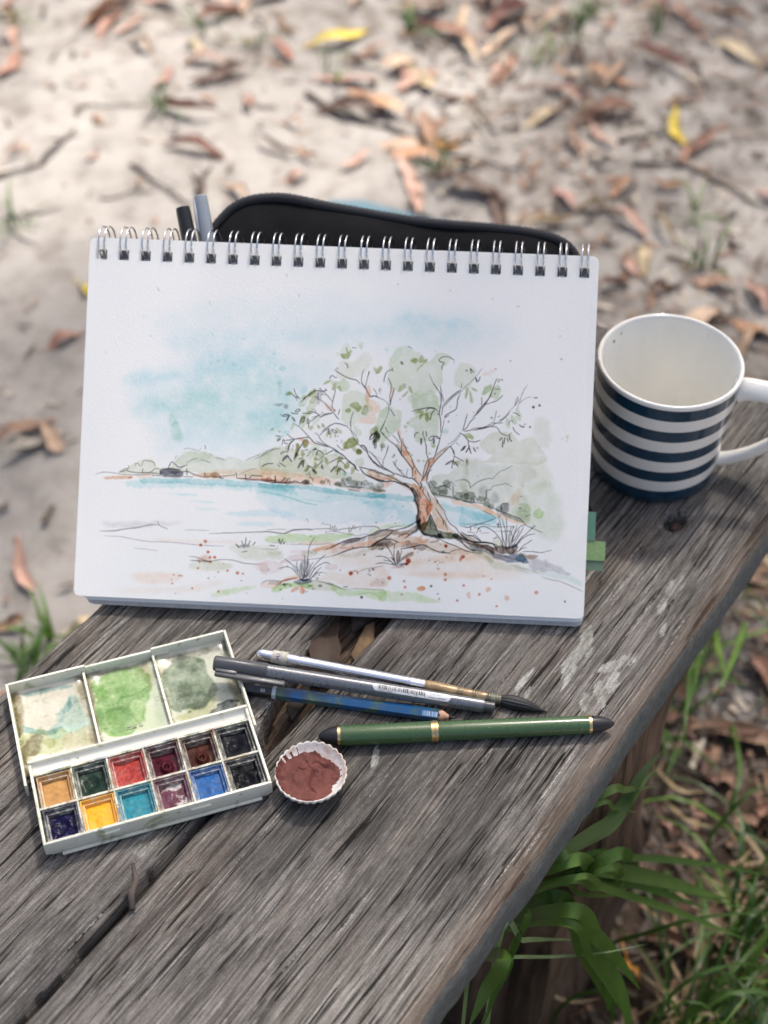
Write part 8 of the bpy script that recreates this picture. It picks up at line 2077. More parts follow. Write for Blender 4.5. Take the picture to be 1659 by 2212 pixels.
mb = MB(); mb.lathe([(LN*t, r) for t, r in ((.3995, .0054), (.402, .00545), (.6, .0054), (.85, .0051), (.909, .0049))], 40); mb.build('barrel', GRNW, fp, sharp=40)
mb = MB(); mb.lathe([(LN*t, r) for t, r in ((.9085, .0048), (.909, .0051), (.919, .0051), (.9192, .0048))], 36); mb.build('brass_band', GOLD, fp, sharp=40)
mb = MB(); mb.lathe([(LN*t, r) for t, r in ((.919, .0049), (.945, .0045), (.965, .0038), (.985, .0024), (.996, .0011), (1, .0004))], 36); mb.build('barrel_end', RUB, fp, sharp=50)

# ================================================================= grey fineliner lying over the lid
GB = plain('grey_barrel', (.20, .205, .22), .30, .55, var=.06, scale=400, coat=.2)
GC = plain('grey_cap', (.075, .077, .085), .34, var=.08, scale=300)
LABEL = plain('sticker', (.66, .67, .68), .35, var=.04, coat=.3)
PRINT = plain('black_print', (.02, .02, .025), .5)
A_, B_ = Vector((-.0938, .4901, .0172)), Vector((.0620, .4704, .0047)); LN = (B_-A_).length
fl_ = thing('fineliner', 'grey clip-cap fineliner pen with a barcode sticker, its cap resting on the paint box lid', 'pen', axis_frame(A_, B_))
def tri_prof(mb, prof, n=48, rnd_=.10):
    V = []
    for t, r in prof:
        for q in range(n):
            a = 2*math.pi*q/n; rr_ = r*(1+rnd_*math.cos(3*(a-R(90)))*.35); V.append((t, rr_*math.cos(a), rr_*math.sin(a)))
    F = [(i*n+q, (i+1)*n+q, (i+1)*n+(q+1) % n, i*n+(q+1) % n) for i in range(len(prof)-1) for q in range(n)]
    F += [tuple(range(n)), tuple(reversed(range((len(prof)-1)*n, len(prof)*n)))]
    mb.add(V, F)
mb = MB(); tri_prof(mb, [(0, .0034), (.0005, .0042), (.002, .0044), (LN*.190, .0045), (LN*.192, .0043)]); mb.build('cap', GC, fl_, sharp=40)
mb = MB(); mb.box(.0018, LN*.262, -.0080, -.0044, -.0022, .0004, 0, .0008)
mb.box(.0018, .014, -.0060, -.002, -.0018, .0012, 0, .0006); mb.build('clip', GC, fl_, sharp=40)
mb = MB(); tri_prof(mb, [(LN*.1905, .0041), (LN*.60, .00405), (LN*.9605, .0039), (LN*.9615, .0034)]); mb.build('barrel', GB, fl_, sharp=40)
mb = MB(); tri_prof(mb, [(LN*.961, .0030), (LN*.997, .0030), (LN, .0026)]); mb.build('end_plug', GC, fl_, sharp=40)
# sticker, bars and print wrapped round the barrel on the side that faces up and forward
SA = R(112)
mb = MB(); xs = np.linspace(LN*.568, LN*.842, 40); hs = .0042
Xs = []
for x in xs:
    e = min(1.0, min(x-xs[0], xs[-1]-x)/.0018+.001); e = math.sqrt(max(0, 1-(1-e)**2)); 
    Xs.append([(x, y*(.25+.75*e), 0) for y in np.linspace(-hs/2, hs/2, 9)])
Xs = np.array(Xs); Vw = wrap_x(Xs.reshape(-1, 3), .00428, SA).reshape(Xs.shape); mb.grid(Vw); st = mb.build('barcode_sticker', LABEL, fl_)
mb = MB(); bx = LN*.585; rb = random.Random(4)
while bx < LN*.755:
    wd = rb.choice((.00022, .00022, .00040, .00062)); top_ = .0016; bot = -.0009 if rb.random() < .85 else -.0014
    q = np.array([(bx, bot, 0), (bx+wd, bot, 0), (bx+wd, (bot+top_)/2, 0), (bx+wd, top_, 0), (bx, top_, 0), (bx, (bot+top_)/2, 0)])
    w_ = wrap_x(q, .00436, SA); mb.add(w_, [(0, 1, 2, 5), (5, 2, 3, 4)]); bx += wd+rb.choice((.00022, .00030, .00048))
mb.build('barcode', PRINT, st, smooth=False)
def print_on(txt, size, x, y, rad, ang, mat, parent, flip=False, name='lettering', stretch=1.0):
    V, F = text_mesh(txt, size, 'LEFT'); V[:, 0] *= stretch
    if flip: V[:, 0] *= -1; V[:, 1] *= -1
    V[:, 0] += x; V[:, 1] += y
    mb = MB(); mb.add(wrap_x(V, rad, ang), F); return mb.build(name, mat, parent, smooth=False)
print_on('4 007817 334058', .0011, LN*.588, -.00160, .00436, SA, PRINT, st)
print_on('Art.Nr. 334-8', .0012, LN*.768, .0009, .00436, SA, PRINT, st)
print_on('MADE IN GERMANY', .00115, LN*.764, -.0012, .00436, SA, PRINT, st)

# ================================================================= silver travel brush
SIL = plain('polished_silver', (.88, .88, .91), .2, 1.0, var=.06, scale=60)
QUILL = plain('amber_quill', (.36, .25, .13), .28, .2, var=.35, scale=160, coat=.4)
TAPE = plain('masking_tape', (.58, .55, .48), .6, var=.1, scale=300)
BLUEINK = plain('blue_ink', (.03, .05, .20), .5)
HAIR = plain('dark_bristles', (.020, .020, .021), .55, var=.6, scale=900)
A_, B_ = Vector((-.0722, .5070, .0044)), Vector((.0916, .4706, .0036)); LN = (B_-A_).length
br = thing('paint_brush', 'silver travel paint brush with a dark pointed tip lying behind the fineliner', 'brush', axis_frame(A_, B_))
mb = MB(); mb.lathe([(LN*t, r) for t, r in ((0, .0006), (.003, .0018), (.010, .0029), (.022, .0034), (.036, .0035), (.150, .0035), (.152, .0032), (.155, .0032), (.158, .0035), (.52, .0035), (.524, .0037), (.529, .0037), (.532, .0034), (.537, .0037), (.541, .0035), (.585, .0034), (.587, .0031))], 40); mb.build('handle', SIL, br, sharp=30)
mb = MB(); mb.lathe([(LN*t, r) for t, r in ((.586, .0031), (.60, .0034), (.68, .0031), (.70, .0027), (.705, .0029), (.74, .0029), (.755, .0026), (.76, .0028), (.79, .0028), (.80, .0026))], 30); mb.build('ferrule', QUILL, br, sharp=40)
mb = MB()
for t in (.700, .708, .752, .760, .796, .804, .812, .830, .838): mb.lathe([(LN*t-.0005, .0026), (LN*t-.0002, .00305), (LN*t+.0002, .00305), (LN*t+.0005, .0026)], 24, caps=False)
o = mb.build('binding_wire', plain('brass_wire', (.30, .26, .18), .35, .8), br)
mb = MB(); mb.lathe([(LN*.798, .0026), (LN*.815, .0029), (LN*.845, .0027)], 24); mb.build('collar', plain('grey_green_collar', (.16, .17, .12), .5, var=.4, scale=300), br)
nh = 40; mb = MB()
hp_ = ((.843, .0026, 0), (.86, .0034, 0), (.885, .0039, -.0001), (.915, .0036, -.0004), (.95, .0026, -.0010), (.98, .0009, -.0018), (1.0, .0002, -.0024))
V = []
for t, r, dz in hp_:
    for q in range(nh):
        a = 2*math.pi*q/nh; r2 = r*(1+.09*math.sin(a*13+t*6)); V.append((LN*t, r2*math.cos(a)-.0005*(t-.843)/.157, r2*math.sin(a)+dz))
mb.add(V, [(i*nh+q, (i+1)*nh+q, (i+1)*nh+(q+1) % nh, i*nh+(q+1) % nh) for i in range(len(hp_)-1) for q in range(nh)])
rb = random.Random(3)
for i in range(46):
    a = rb.uniform(0, 2*math.pi); t0 = rb.uniform(.85, .90); t1 = t0+rb.uniform(.06, .11); f0 = np.interp(t0, [h[0] for h in hp_], [h[1] for h in hp_]); f1 = np.interp(min(t1, 1), [h[0] for h in hp_], [h[1] for h in hp_])*rb.uniform(1.0, 1.25)
    z1 = np.interp(min(t1, 1), [h[0] for h in hp_], [h[2] for h in hp_])
    mb.tube([(LN*t0, f0*.98*math.cos(a), f0*.98*math.sin(a)), (LN*(t0+t1)/2, (f0+f1)*.52*math.cos(a), (f0+f1)*.52*math.sin(a)+z1*.3), (LN*t1, f1*math.cos(a), f1*math.sin(a)+z1)], [.00012, .00011, .00005], 4)
mb.build('bristles', HAIR, br)
mb = MB(); mb.lathe([(LN*.058, .00362), (LN*.0585, .00372), (LN*.088, .00372), (LN*.0885, .00362)], 40, caps=False); mb.lathe([(LN*.0865, .0037), (LN*.087, .0039), (LN*.112, .0039), (LN*.1125, .0036)], 40, caps=False); tp_ = mb.build('tape', TAPE, br)
V, F = text_mesh('TH', .0034, 'CENTER', bold=True); V = np.stack([V[:, 1]*-1, V[:, 0], V[:, 2]], 1)*[-1, -1, 1]; V[:, 0] += LN*.0795; V[:, 1] -= .0010
mb = MB(); mb.add(wrap_x(V, .00382, R(100)), F); mb.build('lettering', BLUEINK, tp_, smooth=False)

# ================================================================= blue pencil
k = NM('blue_pencil_lacquer'); v = k.co((1, 1, 1)); n = k.noise(v, 75, 4, .65); n2 = k.noise(k.co((1, 1, 1), loc=(4, 4, 4)), 40, 2)
c = k.mix(k.ramp(n, [(.46, 0), (.56, .88)]), (.012, .088, .23), k.ramp(n2, [(.40, (.045, .075, .085)), (.50, (.10, .16, .07)), (.58, (.04, .055, .09))])); k.set(color=c, rough=.3, coat=.3); PBLUE = k.m
PBLK = plain('black_lacquer', (.012, .012, .014), .25, coat=.4)
PWHT = plain('white_print', (.62, .64, .66), .45); PLBL = plain('pale_blue_print', (.40, .55, .75), .45)
PWOOD = plain('cedar', (.50, .29, .20), .7, var=.25, scale=500); LEAD = plain('graphite', (.03, .03, .033), .4, .3)
A_, B_ = Vector((-.0790, .4832, .0036)), Vector((.0414, .4638, .0036)); LN = (B_-A_).length
pc = thing('pencil', 'blue hexagonal pencil with a black end and sharpened tip lying beneath the fineliner', 'pencil', axis_frame(A_, B_, 0))
PR = .0037
def hexa(mb, t0, t1, r, mi=0):
    V = [(LN*t, r*math.cos(R(60*q+30)), r*math.sin(R(60*q+30))) for t in (t0, t1) for q in range(6)]
    mb.add(V, [(q, 6+q, 6+(q+1) % 6, (q+1) % 6) for q in range(6)]+[tuple(range(6)), tuple(reversed(range(6, 12)))], mi)
mb = MB(); hexa(mb, 0, .148, PR); mb.build('dipped_end', PBLK, pc, smooth=False)
mb = MB(); hexa(mb, .148, .166, PR+.00003); mb.build('white_ring', PWHT, pc, smooth=False)
mb = MB(); hexa(mb, .166, .915, PR); shaft = mb.build('shaft', PBLUE, pc, smooth=False)
mb = MB(); n = 36; V = []
for q in range(n):
    a = 2*math.pi*q/n; hexr = PR*math.cos(R(30))/math.cos(((a-R(30)) % R(60))-R(30)); V.append((LN*(.914-.010*math.cos(6*(a-R(30)))), hexr*math.cos(a), hexr*math.sin(a)))
for t, r in ((.935, .0028), (.962, .0011)):
    for q in range(n): a = 2*math.pi*q/n; V.append((LN*t, r*math.cos(a), r*math.sin(a)))
mb.add(V, [(i*n+q, (i+1)*n+q, (i+1)*n+(q+1) % n, i*n+(q+1) % n) for i in range(2) for q in range(n)]); mb.build('sharpened_wood', PWOOD, pc)
mb = MB(); mb.lathe([(LN*.960, .0012), (LN*.985, .0006), (LN*.992, .0003)], 16); mb.build('lead', LEAD, pc)
def print_flat(txt, size, x, mat, face, flip=True, dy=0, bold=False):
    V, F = text_mesh(txt, size, 'CENTER', bold=bold)
    if flip: V[:, :2] *= -1
    a = R(face); d = PR*math.cos(R(30))+.00006
    nrm = np.array([0, math.cos(a), math.sin(a)]); tan_ = np.array([0, math.sin(a), -math.cos(a)])
    P = np.array([(LN*x, 0, 0)])+V[:, :1]*np.array([1, 0, 0])+(V[:, 1:2]+dy)*tan_+nrm*d
    mb = MB(); mb.add(P, F); return mb.build('lettering', mat, pc, smooth=False)
print_flat('8B', .0026, .105, PWHT, 120); print_flat('4A', .0022, .075, PWHT, 60)
print_flat('EAN 40 07817 105362', .0021, .43, PLBL, 60); print_flat('Art.', .0021, .30, PLBL, 60)
mb = MB(); rb = random.Random(9); x = .842
a = R(120); d = PR*math.cos(R(30))+.00006; nrm = Vector((0, math.cos(a), math.sin(a))); tn = Vector((0, math.sin(a), -math.cos(a)))
while x < .905:
    wd = rb.choice((.002, .002, .0045)); q = [Vector((LN*xx, 0, 0))+tn*yy+nrm*d for xx, yy in ((x, -.0014), (x+wd, -.0014), (x+wd, .0014), (x, .0014))]
    mb.add(q, [(0, 1, 2, 3)]); x += wd+rb.choice((.002, .0035))
mb.build('barcode', PLBL, pc, smooth=False)

# ================================================================= leaf litter
LC = dict(yellow=(.66, .50, .07), amber=(.56, .27, .05), orange=(.42, .23, .13), rust=(.31, .165, .115), red=(.27, .10, .06), crimson=(.33, .035, .025), brown=(.25, .15, .10), umber=(.09, .05, .035), pink=(.46, .285, .22), tan=(.48, .34, .24), cream=(.56, .42, .28), straw=(.48, .38, .24), mauve=(.36, .20, .165), grey=(.30, .27, .23))
def leaf_mat(name, col):
    k = NM('leaf_'+name); v = k.co((1, 1, 1)); n = k.noise(v, 45, 5, .65); n2 = k.noise(k.co((20, 420, 20)), 1, 3, .6); sp = k.noise(k.co((1, 1, 1), loc=(4, 4, 4)), 190, 3, .6)
    c = k.ramp(n, [(.3, tuple(q*.66 for q in col)), (.55, col), (.75, tuple(min(1, q*1.22) for q in col))]); c = k.mix(.25, c, k.ramp(n2, [(.3, (.6, .6, .6)), (.7, (1, 1, 1))]), 'MULTIPLY'); c = k.mix(k.ramp(sp, [(.64, 0), (.69, .7)]), c, (.05, .035, .025))
    k.set(color=c, rough=.6, spec=.35); k.bump(n2, .3, .0008)
    return k.m
LM = {q: leaf_mat(q, c) for q, c in LC.items()}
def leaf_mesh(L, Wd, bend, curl, arch, seed, torn=1.0):
    rb = random.Random(seed); n, m = 17, 5
    X = np.zeros((n, m, 3)); ph, tw = rb.uniform(0, 6), rb.uniform(-.9, .9); pk = rb.uniform(.85, 1.35)
    for i in range(n):
        t = i/(n-1)*torn; w = Wd/2*(math.sin(math.pi*min(1, t**pk))**.8)*(1.12-.35*t) if 0 < t < 1 else .0006
        w = max(w*(1+.10*math.sin(t*23+ph)), .0005)
        x = L*(t-.5); y0 = bend*L*(t*(1-t)*4)*.5+.012*L*math.sin(t*9+ph)
        z0 = arch*L*math.sin(math.pi*t)*.5+.005*math.sin(t*7+seed)
        a = tw*(t-.4)
        for j in range(m):
            s = (j/(m-1)-.5)*2; u = s*w*math.cos(curl*s*.6); v = abs(s)**1.5*w*curl*.7
            X[i, j] = (x+(rb.uniform(-.004, .004) if torn < 1 and i == n-1 else 0), y0+u*math.cos(a)-v*math.sin(a), z0+u*math.sin(a)+v*math.cos(a)+rb.uniform(-.0004, .0004))
    mb = MB(); mb.grid(X); mb.f = [tuple(reversed(q)) for q in mb.f]
    mb.tube([(-L*.5-.012, .002*math.sin(ph), .002), (-L*.5-.004, 0, 0), (-L*.5+.004, 0, .0002)], [.0006, .0008, .0007], 5)
    return mb
def add_leaf(x, y, yaw, L, Wd, col, label, seed, group=None, dz=0, curl=None):
    rb = random.Random(seed)
    o = leaf_mesh(L, Wd, rb.uniform(-.24, .24), curl if curl is not None else rb.uniform(.1, 1.5), rb.uniform(0, .16), seed, 1.0 if rb.random() < .72 else rb.uniform(.62, .9)).build('fallen_leaf', LM[col])
    o.location = (x, y, ground_z(x, y)+.004+dz); o.rotation_euler = (rb.uniform(-.22, .22), rb.uniform(-.10, .10), yaw)
    return tag(o, label, 'leaf', group)
for i, (x, y, yaw, L, Wd, col, lab) in enumerate(LEAVES): add_leaf(x, y, yaw, L, Wd, col, lab, 100+i, dz=.001)
KIND = dict(rust='rust', brown='brown', umber='dark brown', pink='pinkish', tan='tan', cream='cream', mauve='mauve', grey='grey', orange='orange', straw='straw coloured')
TUFTN = ['in the top left corner', 'left of the brown leaf near the top', 'below the top edge beside the yellow leaf', 'right of the yellow leaf', 'faint on the bare sand', 'between the leaves at the top right', 'below the long tan leaf at the right', 'at the top near the right corner', 'on the sand above the blue cloth', 'right of the leaf pile', 'just above the mug at the right', 'by the left bench edge', 'against the left end of the bench', 'at the left edge near the markers', 'in the upper right litter', 'right of the bench below the mug', 'lower down right of the bench', 'beside the cream leaf']
# landmarks to say which leaf is which: nearest one, and on which side of it as seen
LMK = [(a[0], a[1], s) for a, s in zip(LEAVES, [l[6] for l in LEAVES])]
def short(s):
    w = s.split(); k_ = next(i for i, t in enumerate(w) if t == 'leaf') if 'leaf' in w else min(4, len(w)-1)
    return ' '.join(w[:k_+1]+([] if k_ > 3 else w[k_+1:k_+6]))
LMK = [(x, y, short(s)) for x, y, s in LMK]+[(x, y, 'weed tuft '+s) for (x, y), s in zip(TUFTS, TUFTN)]
USED = {}
def litter_label(x, y, colr, L):
    for e, (d, lx, ly, nm) in enumerate(sorted((math.hypot(x-lx, (y-ly)*.8), lx, ly, nm) for lx, ly, nm in LMK)[:6]):
        dx, dy = x-lx, (y-ly)*.7
        side = ('right of' if dx > 0 else 'left of') if abs(dx) > abs(dy) else ('above' if dy > 0 else 'below')
        for size in ('', 'short ' if L < .085 else 'long '):
            s = f'{size}dry {colr} leaf {"close " if d < .06 else ""}{side} the {nm}'
            if s not in USED and len(s.split()) <= 16:
                USED[s] = 1; return s
    return f'dry {colr} leaf in the litter'
rb = random.Random(77)
cnt = 0
while cnt < 222:
    zone = rb.random()
    if zone < .48: x, y = rb.uniform(-.05, .62), rb.uniform(.95, 2.25); wd = 1
    elif zone < .60: x, y = rb.uniform(-.6, .1), rb.uniform(1.62, 2.25)
    elif zone < .68: x, y = rb.uniform(-.6, -.22), rb.uniform(.62, 1.5)
    else: x, y = rb.uniform(.10, .5), rb.uniform(.38, 1.05)
    if x < -.05 and 1.25 < y < 1.75 and rb.random() < .85: continue      # bare sand patch
    lx, ly = x*.5678+y*.8231, -x*.8231+y*.5678
    if .135 < ly < .46 and lx < .77: continue
    far = x > .05 and y < .95
    col = rb.choice(['rust', 'brown', 'brown', 'umber', 'pink', 'tan', 'mauve', 'grey', 'orange', 'straw', 'rust', 'pink'])
    L = rb.uniform(.045, .125)*(.8 if far else 1)
    add_leaf(x, y, rb.uniform(0, 6.28), L, L*rb.uniform(.17, .30), col, litter_label(x, y, KIND[col], L), 500+cnt, 'gum leaves littering the ground')
    cnt += 1
# twigs and bark
BARK = plain('dead_twig', (.085, .068, .058), .9, var=.45, scale=90, bump=.4)
TL = ['thick dark curved stick at the left of the bare sand', 'thin dark stick running in from the left edge', 'long thin twig across the bare sand', 'dark twig slanting down towards the marker caps', 'thick grey branch slanting at the top of the pencil case end', 'pale thin twig on the sand left of the markers', 'dark stick beside the amber leaf', 'short stick following the amber leaf stick', 'dark stick below the yellow leaf above the mug', 'dark stick running out at the right edge', 'short dark stick above the amber leaf', 'thin twig standing up in the top litter', 'thin twig right of the cream leaf group', 'dark stick left of the yellow leaf above the mug', 'short dark stick upright above the grey marker', 'thin straw coloured twig over the leaf pile', 'thin twig at the left edge beside the sketchbook', 'stick in the grass right of the bench', 'thin stick below the long tan leaf']
for i, (x1, y1, x2, y2, r) in enumerate(TWIGS):
    q = random.Random(i+40); P = []
    for t in np.linspace(0, 1, 8):
        x, y = x1+(x2-x1)*t, y1+(y2-y1)*t; d = math.hypot(x2-x1, y2-y1)
        x += q.uniform(-.03, .03)*d; y += q.uniform(-.03, .03)*d; P.append((x, y, ground_z(x, y)+r*.8+q.uniform(0, .004)))
    c0 = Vector(P[0]); P = [tuple(Vector(p)-c0) for p in P]
    mb = MB(); rr_ = [max(.0012, min(r, .011)*(1-.5*t)*q.uniform(.85, 1.15)) for t in np.linspace(0, 1, 8)]; mb.tube(P, rr_, 7)
    s = Vector(P[4]); mb.tube([s, s+Vector((q.uniform(-.02, .02), q.uniform(-.02, .02), .006)), s+Vector((q.uniform(-.05, .05), q.uniform(-.05, .05), .008))], [rr_[4]*.6, rr_[4]*.45, rr_[4]*.2], 5)
    o = mb.build('twig', BARK); o.location = c0; tag(o, TL[i], 'twig')
# crumbs of bark and broken leaf
CR = [plain('crumb_dark', (.09, .07, .055), .9, var=.4), plain('crumb_brown', (.22, .13, .085), .9, var=.4), plain('crumb_pale', (.42, .36, .29), .9, var=.3)]
mb = MB(); q = random.Random(5)
for i in range(7600):
    far_ = q.random() < .66
    if far_: x, y = q.uniform(-.7, .75), q.uniform(.7, 2.4)
    else: x, y = q.uniform(.05, .55), q.uniform(.3, 1.1)
    if x < .02 and y > .6 and q.random() < .78: continue
    if x < .02 and 1.3 < y < 1.8 and q.random() < .6: continue
    L, w = q.uniform(.006, .042)*q.uniform(.4, 1), q.uniform(.0015, .009); a = q.uniform(0, 6.28); z = ground_z(x, y)+q.uniform(.001, .006); c, s = math.cos(a), math.sin(a)
    dz = q.uniform(-.003, .003)
    P = [(x+u*c-v*s, y+u*s+v*c, z+e) for u, v, e in ((-L/2, -w/2, 0), (L/2, -w/3, dz), (L/2, w/3, dz+.0015), (-L/2, w/2, .001))]
    mb.add(P, [(0, 1, 2, 3)], q.choice((0, 0, 0, 1, 1, 2) if far_ else (0, 0, 0, 0, 1)))
o = mb.build('leaf_litter', CR, smooth=False); tag(o, 'fine crumbs of bark and broken leaf over the sand', 'litter', kind='stuff')

# ================================================================= grass and strap-leaved plant
def blade_mat(name, col, sp=.4):
    k = NM(name); v = k.co((1, 1, 1)); n = k.noise(v, 18, 4); n2 = k.noise(k.co((90, 90, 90)), 1, 4, .7)
    k.set(color=k.mix(k.ramp(n2, [(.62, 0), (.72, .5)]), k.ramp(n, [(.3, tuple(q*.7 for q in col)), (.7, tuple(q*1.25 for q in col))]), tuple((q*.4+m) for q, m in zip(col, (.10, .08, .02)))), rough=.42, spec=sp)
    s = k.n('ShaderNodeBsdfTranslucent'); k.put(s.inputs[0], tuple(min(1, q*1.6) for q in col)); mx = k.n('ShaderNodeMixShader'); mx.inputs[0].default_value = .14
    out = k.t.nodes['Material Output']; k.t.links.new(k.p.outputs[0], mx.inputs[1]); k.t.links.new(s.outputs[0], mx.inputs[2]); k.t.links.new(mx.outputs[0], out.inputs[0])
    return k.m
GM = dict(green=blade_mat('green_blade', (.050, .108, .018), .25), lime=blade_mat('lime_blade', (.085, .16, .024), .25), pale=blade_mat('pale_blade', (.20, .28, .12)), straw=blade_mat('dry_blade', (.23, .17, .085)), strap=blade_mat('strap_blade', (.080, .148, .026), .3), dkg=blade_mat('dark_blade', (.040, .085, .020)))
def blade(mb, P, w, fold=.25, mi=0, n=6, face=(0, 0, 1), tap=.45, root=.55):
    Q = catmull(np.array(P, float), False, max(2, n)); m = len(Q); X = np.zeros((m, 3, 3))
    for i in range(m):
        t = i/(m-1); T = Vector(Q[min(i+1, m-1)]-Q[max(i-1, 0)]).normalized()
        side = T.cross(Vector(face))
        side = side.normalized() if side.length > 1e-3 else Vector((1, 0, 0))
        up = side.cross(T).normalized()
        ww = w/2*min(1, root+t*(3 if root > .5 else 1.9))*(1-max(0, (t-tap)/(1-tap))**1.6*.97)
        p = Vector(Q[i])
        X[i, 0] = p-side*ww+up*ww*fold; X[i, 1] = p; X[i, 2] = p+side*ww+up*ww*fold
    mb.grid(X, mi)
c0 = BENCH @ Vector((.365, .290, GZ))
strap = thing('strap_leaf_plant', 'green strap-leaved plant arching out from under the bench edge', 'plant', loc=c0)
rb = random.Random(8)
for i, (w, P) in enumerate(STRAPS+STRAPS+STRAPS[2:5]):
    jit = 0 if i < len(STRAPS) else 1
    off = Vector((rb.uniform(-.018, .022), rb.uniform(-.016, .010), rb.uniform(-.05, -.01)))*jit
    p0 = Vector(P[0])+off*.3; b0 = Vector((.012*math.sin(i*2.3), .012*math.cos(i*1.7), -.004)); m0 = (p0-c0)*.62+b0*.38; m0.z = (p0.z-c0.z)*.72
    pts_ = [tuple(Vector(p)+off*(.3+.9*a/len(P))-c0) for a, p in enumerate(P)]
    mb = MB(); blade(mb, [b0, m0]+pts_, min(w*(1.2 if not jit else rb.uniform(.5, .9)), .024), .16, n=9, face=(-.1, -.55, .83), tap=.62, root=.12); mb.build('leaf', GM['strap' if i % 3 else 'green'], strap)
BLN = dict(green='green', lime='bright green', pale='pale green', straw='dry straw coloured')
CLN = ['long grass clump at the bottom beside the bench edge', 'grass clump with pale blades right of the strap leaves', 'bright green grass clump below the mug at the right', 'tall grass clump at the right edge of the litter', 'grass clump curving up from the bottom edge', 'grass clump beside the rotten bench side']
STN = ['pale straw hanging down by the bench edge at the bottom', 'straw stalk slanting behind the big strap leaf', 'long pale straw below the strap plant', 'straw at the right edge of the grass', 'straw right of the upright strap leaf', 'straw above the upright strap leaf', 'straw crossing the bottom left grass by the bench']
green = [b for b in BLADES if b[1] != 'straw']; cen_ = []
for b in green:
    for c_ in cen_:
        if math.hypot(c_[0][0]-b[2][0][0], c_[0][1]-b[2][0][1]) < .085: c_[1].append(b); break
    else: cen_.append((b[2][0], [b]))
for i, (p0, bs) in enumerate(cen_):
    q = Vector((p0[0], p0[1], GZ)); cl = thing('grass_clump', (CLN+['small grass clump in the litter right of the bench', 'single long grass blade arching right of the bench', 'slim grass clump below the long tan leaf', 'thin grass clump near the red leaf', 'grass clump at the right below the mug', 'thin upright grass clump right of the bench'])[i], 'grass', loc=q)
    for w, col, P in bs:
        mb = MB(); base = [(P[0][0]+.004, P[0][1]+.004, GZ)]
        blade(mb, [tuple(Vector(p)-q) for p in base+list(P)], min(w, .010), .2, n=7, face=(-.1, -.45, .88)); mb.build('blade', GM[col], cl)
for i, (w, col, P) in enumerate([b for b in BLADES if b[1] == 'straw']):
    q = Vector(P[0]); mb = MB(); blade(mb, [tuple(Vector(p)-q) for p in P], min(w*.9, .010), .2, n=7)
    o = mb.build('dry_stalk', GM['straw']); o.location = q; tag(o, STN[i], 'straw')
mb = MB(); q = random.Random(31)
def inplank(x, y): lx, ly = x*.5678+y*.8231, -x*.8231+y*.5678; return .10 < ly < .50 and lx < .80
for i in range(900):
    if q.random() < .88:
        s = q.uniform(-.15, .72); d = abs(q.gauss(0, .11))+.0
        lx, ly = s, .125-d; x, y = lx*.5678-ly*.8231, lx*.8231+ly*.5678
    else: x, y = q.uniform(.15, .5), q.uniform(.35, 1.0)
    if inplank(x, y): continue
    z = ground_z(x, y)-.002; H = q.uniform(.05, .17); a = q.uniform(0, 6.28); ln = q.uniform(.03, .16)
    P = [(x, y, z), (x+ln*.22*math.cos(a), y+ln*.22*math.sin(a), z+H*.6), (x+ln*.6*math.cos(a+.1), y+ln*.6*math.sin(a+.1), z+H*.85), (x+ln*math.cos(a+.2), y+ln*math.sin(a+.2), z+H*q.uniform(.35, .9))]
    if any(inplank(p[0], p[1]) and p[2] > -.34 for p in P): continue
    blade(mb, P, q.uniform(.0016, .0048), .25, q.choice((0, 0, 0, 1, 2, 2)), n=3)
o = mb.build('grass', [GM['green'], GM['lime'], GM['dkg']]); tag(o, 'short green grass growing along the foot of the bench', 'grass', kind='stuff')
mb = MB()
for i in range(900):
    s = q.uniform(-.15, .80); d = abs(q.gauss(0, .15)); lx, ly = s, .13-d; x, y = lx*.5678-ly*.8231, lx*.8231+ly*.5678
    if inplank(x, y): continue
    z = ground_z(x, y)+q.uniform(.002, .035); a = q.uniform(0, 6.28); L = q.uniform(.03, .12)
    P = [(x-L/2*math.cos(a), y-L/2*math.sin(a), z), (x, y, z+q.uniform(.0, .02)), (x+L/2*math.cos(a), y+L/2*math.sin(a), z+q.uniform(-.004, .012))]
    blade(mb, P, q.uniform(.0012, .0042), .3, 0, n=3)
o = mb.build('dry_straw', [GM['straw']]); tag(o, 'dry straw and dead grass lying over the litter beside the bench', 'straw', kind='stuff')
for i, (x, y) in enumerate(TUFTS):
    mb = MB(); q = random.Random(i+900); big = i in (11, 12, 15, 16)
    for j in range(13 if big else 8):
        a = q.uniform(0, 6.28); H = q.uniform(.015, .055)*(.7 if big else .8); ln = q.uniform(.02, .07); bx, by = q.gauss(0, .008), q.gauss(0, .008)
        blade(mb, [(bx, by, -.004), (bx+ln*.3*math.cos(a), by+ln*.3*math.sin(a), H*.7), (bx+ln*math.cos(a), by+ln*math.sin(a), H)], q.uniform(.002, .006), .25, n=3)
    o = mb.build('grass_tuft', GM['green' if i % 3 else 'lime']); o.location = (x, y, ground_z(x, y)); tag(o, f'small green weed tuft {TUFTN[i]}', 'weed')
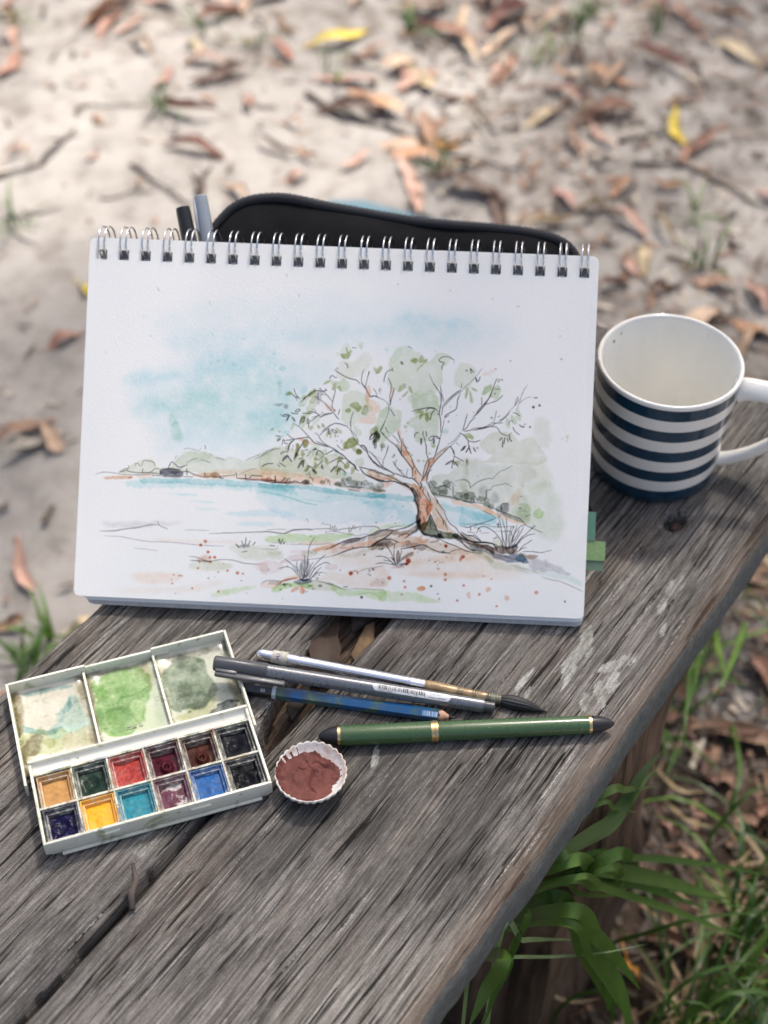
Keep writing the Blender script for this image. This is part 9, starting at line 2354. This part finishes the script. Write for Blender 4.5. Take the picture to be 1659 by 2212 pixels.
# ---- bits caught in the gap between the planks
def gap_piece(name, label, cat, lx, ly, z, rot, mb, mat, tilt=(0, 0)):
    o = mb.build(name, mat); p = BENCH @ Vector((lx, ly, z)); o.location = p; o.rotation_euler = (tilt[0], tilt[1], BA+R(rot)); return tag(o, label, cat)
LBR = leaf_mat('dead_brown', (.075, .048, .034))
mb = MB(); q = random.Random(2); n = 12; X = np.zeros((n, 6, 3))
for i in range(n):
    t = i/(n-1); w = .0088*(1-.25*abs(t-.45))*(1+.10*math.sin(t*17))
    for j in range(6): s = j/5*2-1; X[i, j] = (.052*(t-.5), s*w, .0026*s*s+.0012*math.sin(t*5))
mb.grid(X, keep=lambda i, j: not (i == 9 and j in (2, 3))); mb.f = [tuple(reversed(f)) for f in mb.f]
gap_piece('fallen_leaf', 'torn dead brown leaf wedged in the gap between the planks below the sketchbook', 'leaf', .408, .3225, -.0065, 36, mb, LBR, (.05, -.04))
LWD = plain('fresh_bark', (.24, .15, .08), .8, var=.25, scale=200, bump=.3)
mb = MB(); mb.add([(-.016, -.003, 0), (.004, -.0045, .001), (.017, .001, .002), (.012, .0045, .002), (-.010, .004, .001), (-.016, -.003, -.002), (.004, -.0045, -.002), (.017, .001, -.001), (.012, .0045, -.001), (-.010, .004, -.002)], [(0, 1, 2, 3, 4), (9, 8, 7, 6, 5), (0, 5, 6, 1), (1, 6, 7, 2), (2, 7, 8, 3), (3, 8, 9, 4), (4, 9, 5, 0)])
gap_piece('bark_chip', 'tan bark chip stuck in the gap beside the brush', 'bark chip', .424, .3055, -.0065, 12, mb, LWD)
mb = MB(); P = [(0, 0, 0), (.008, .001, .001), (.016, -.001, .0005), (.026, .0015, 0)]; mb.tube(P, [.0016, .0018, .0015, .0008], 7); 
gap_piece('twig', 'short dark twig on the bench just in front of the paint box', 'twig', .2165, .2985, .0020, 38, mb, BARK)
DK = plain('dark_bark', (.06, .045, .035), .95, var=.4, scale=200, bump=.5)
for i, (lx, ly, rot, s) in enumerate(((.372, .3135, 8, .9), (.448, .3180, -12, 1.2))):
    mb = MB(); w, L = .0035*s, .016*s
    mb.add([(-L, -w, 0), (0, -w*1.3, .002), (L, -w*.2, .001), (L*.8, w, .001), (-L*.6, w*1.2, .0025), (-L, -w, -.003), (0, -w*1.3, -.003), (L, -w*.2, -.002), (L*.8, w, -.002), (-L*.6, w*1.2, -.003)], [(0, 1, 2, 3, 4), (9, 8, 7, 6, 5), (0, 5, 6, 1), (1, 6, 7, 2), (2, 7, 8, 3), (3, 8, 9, 4), (4, 9, 5, 0)])
    gap_piece('bark_chip', ('small dark bark splinter in the plank gap just left of the pencil', 'larger dark bark splinter in the plank gap under the sketchbook edge')[i], 'bark chip', lx, ly, -.0085, rot, mb, DK)
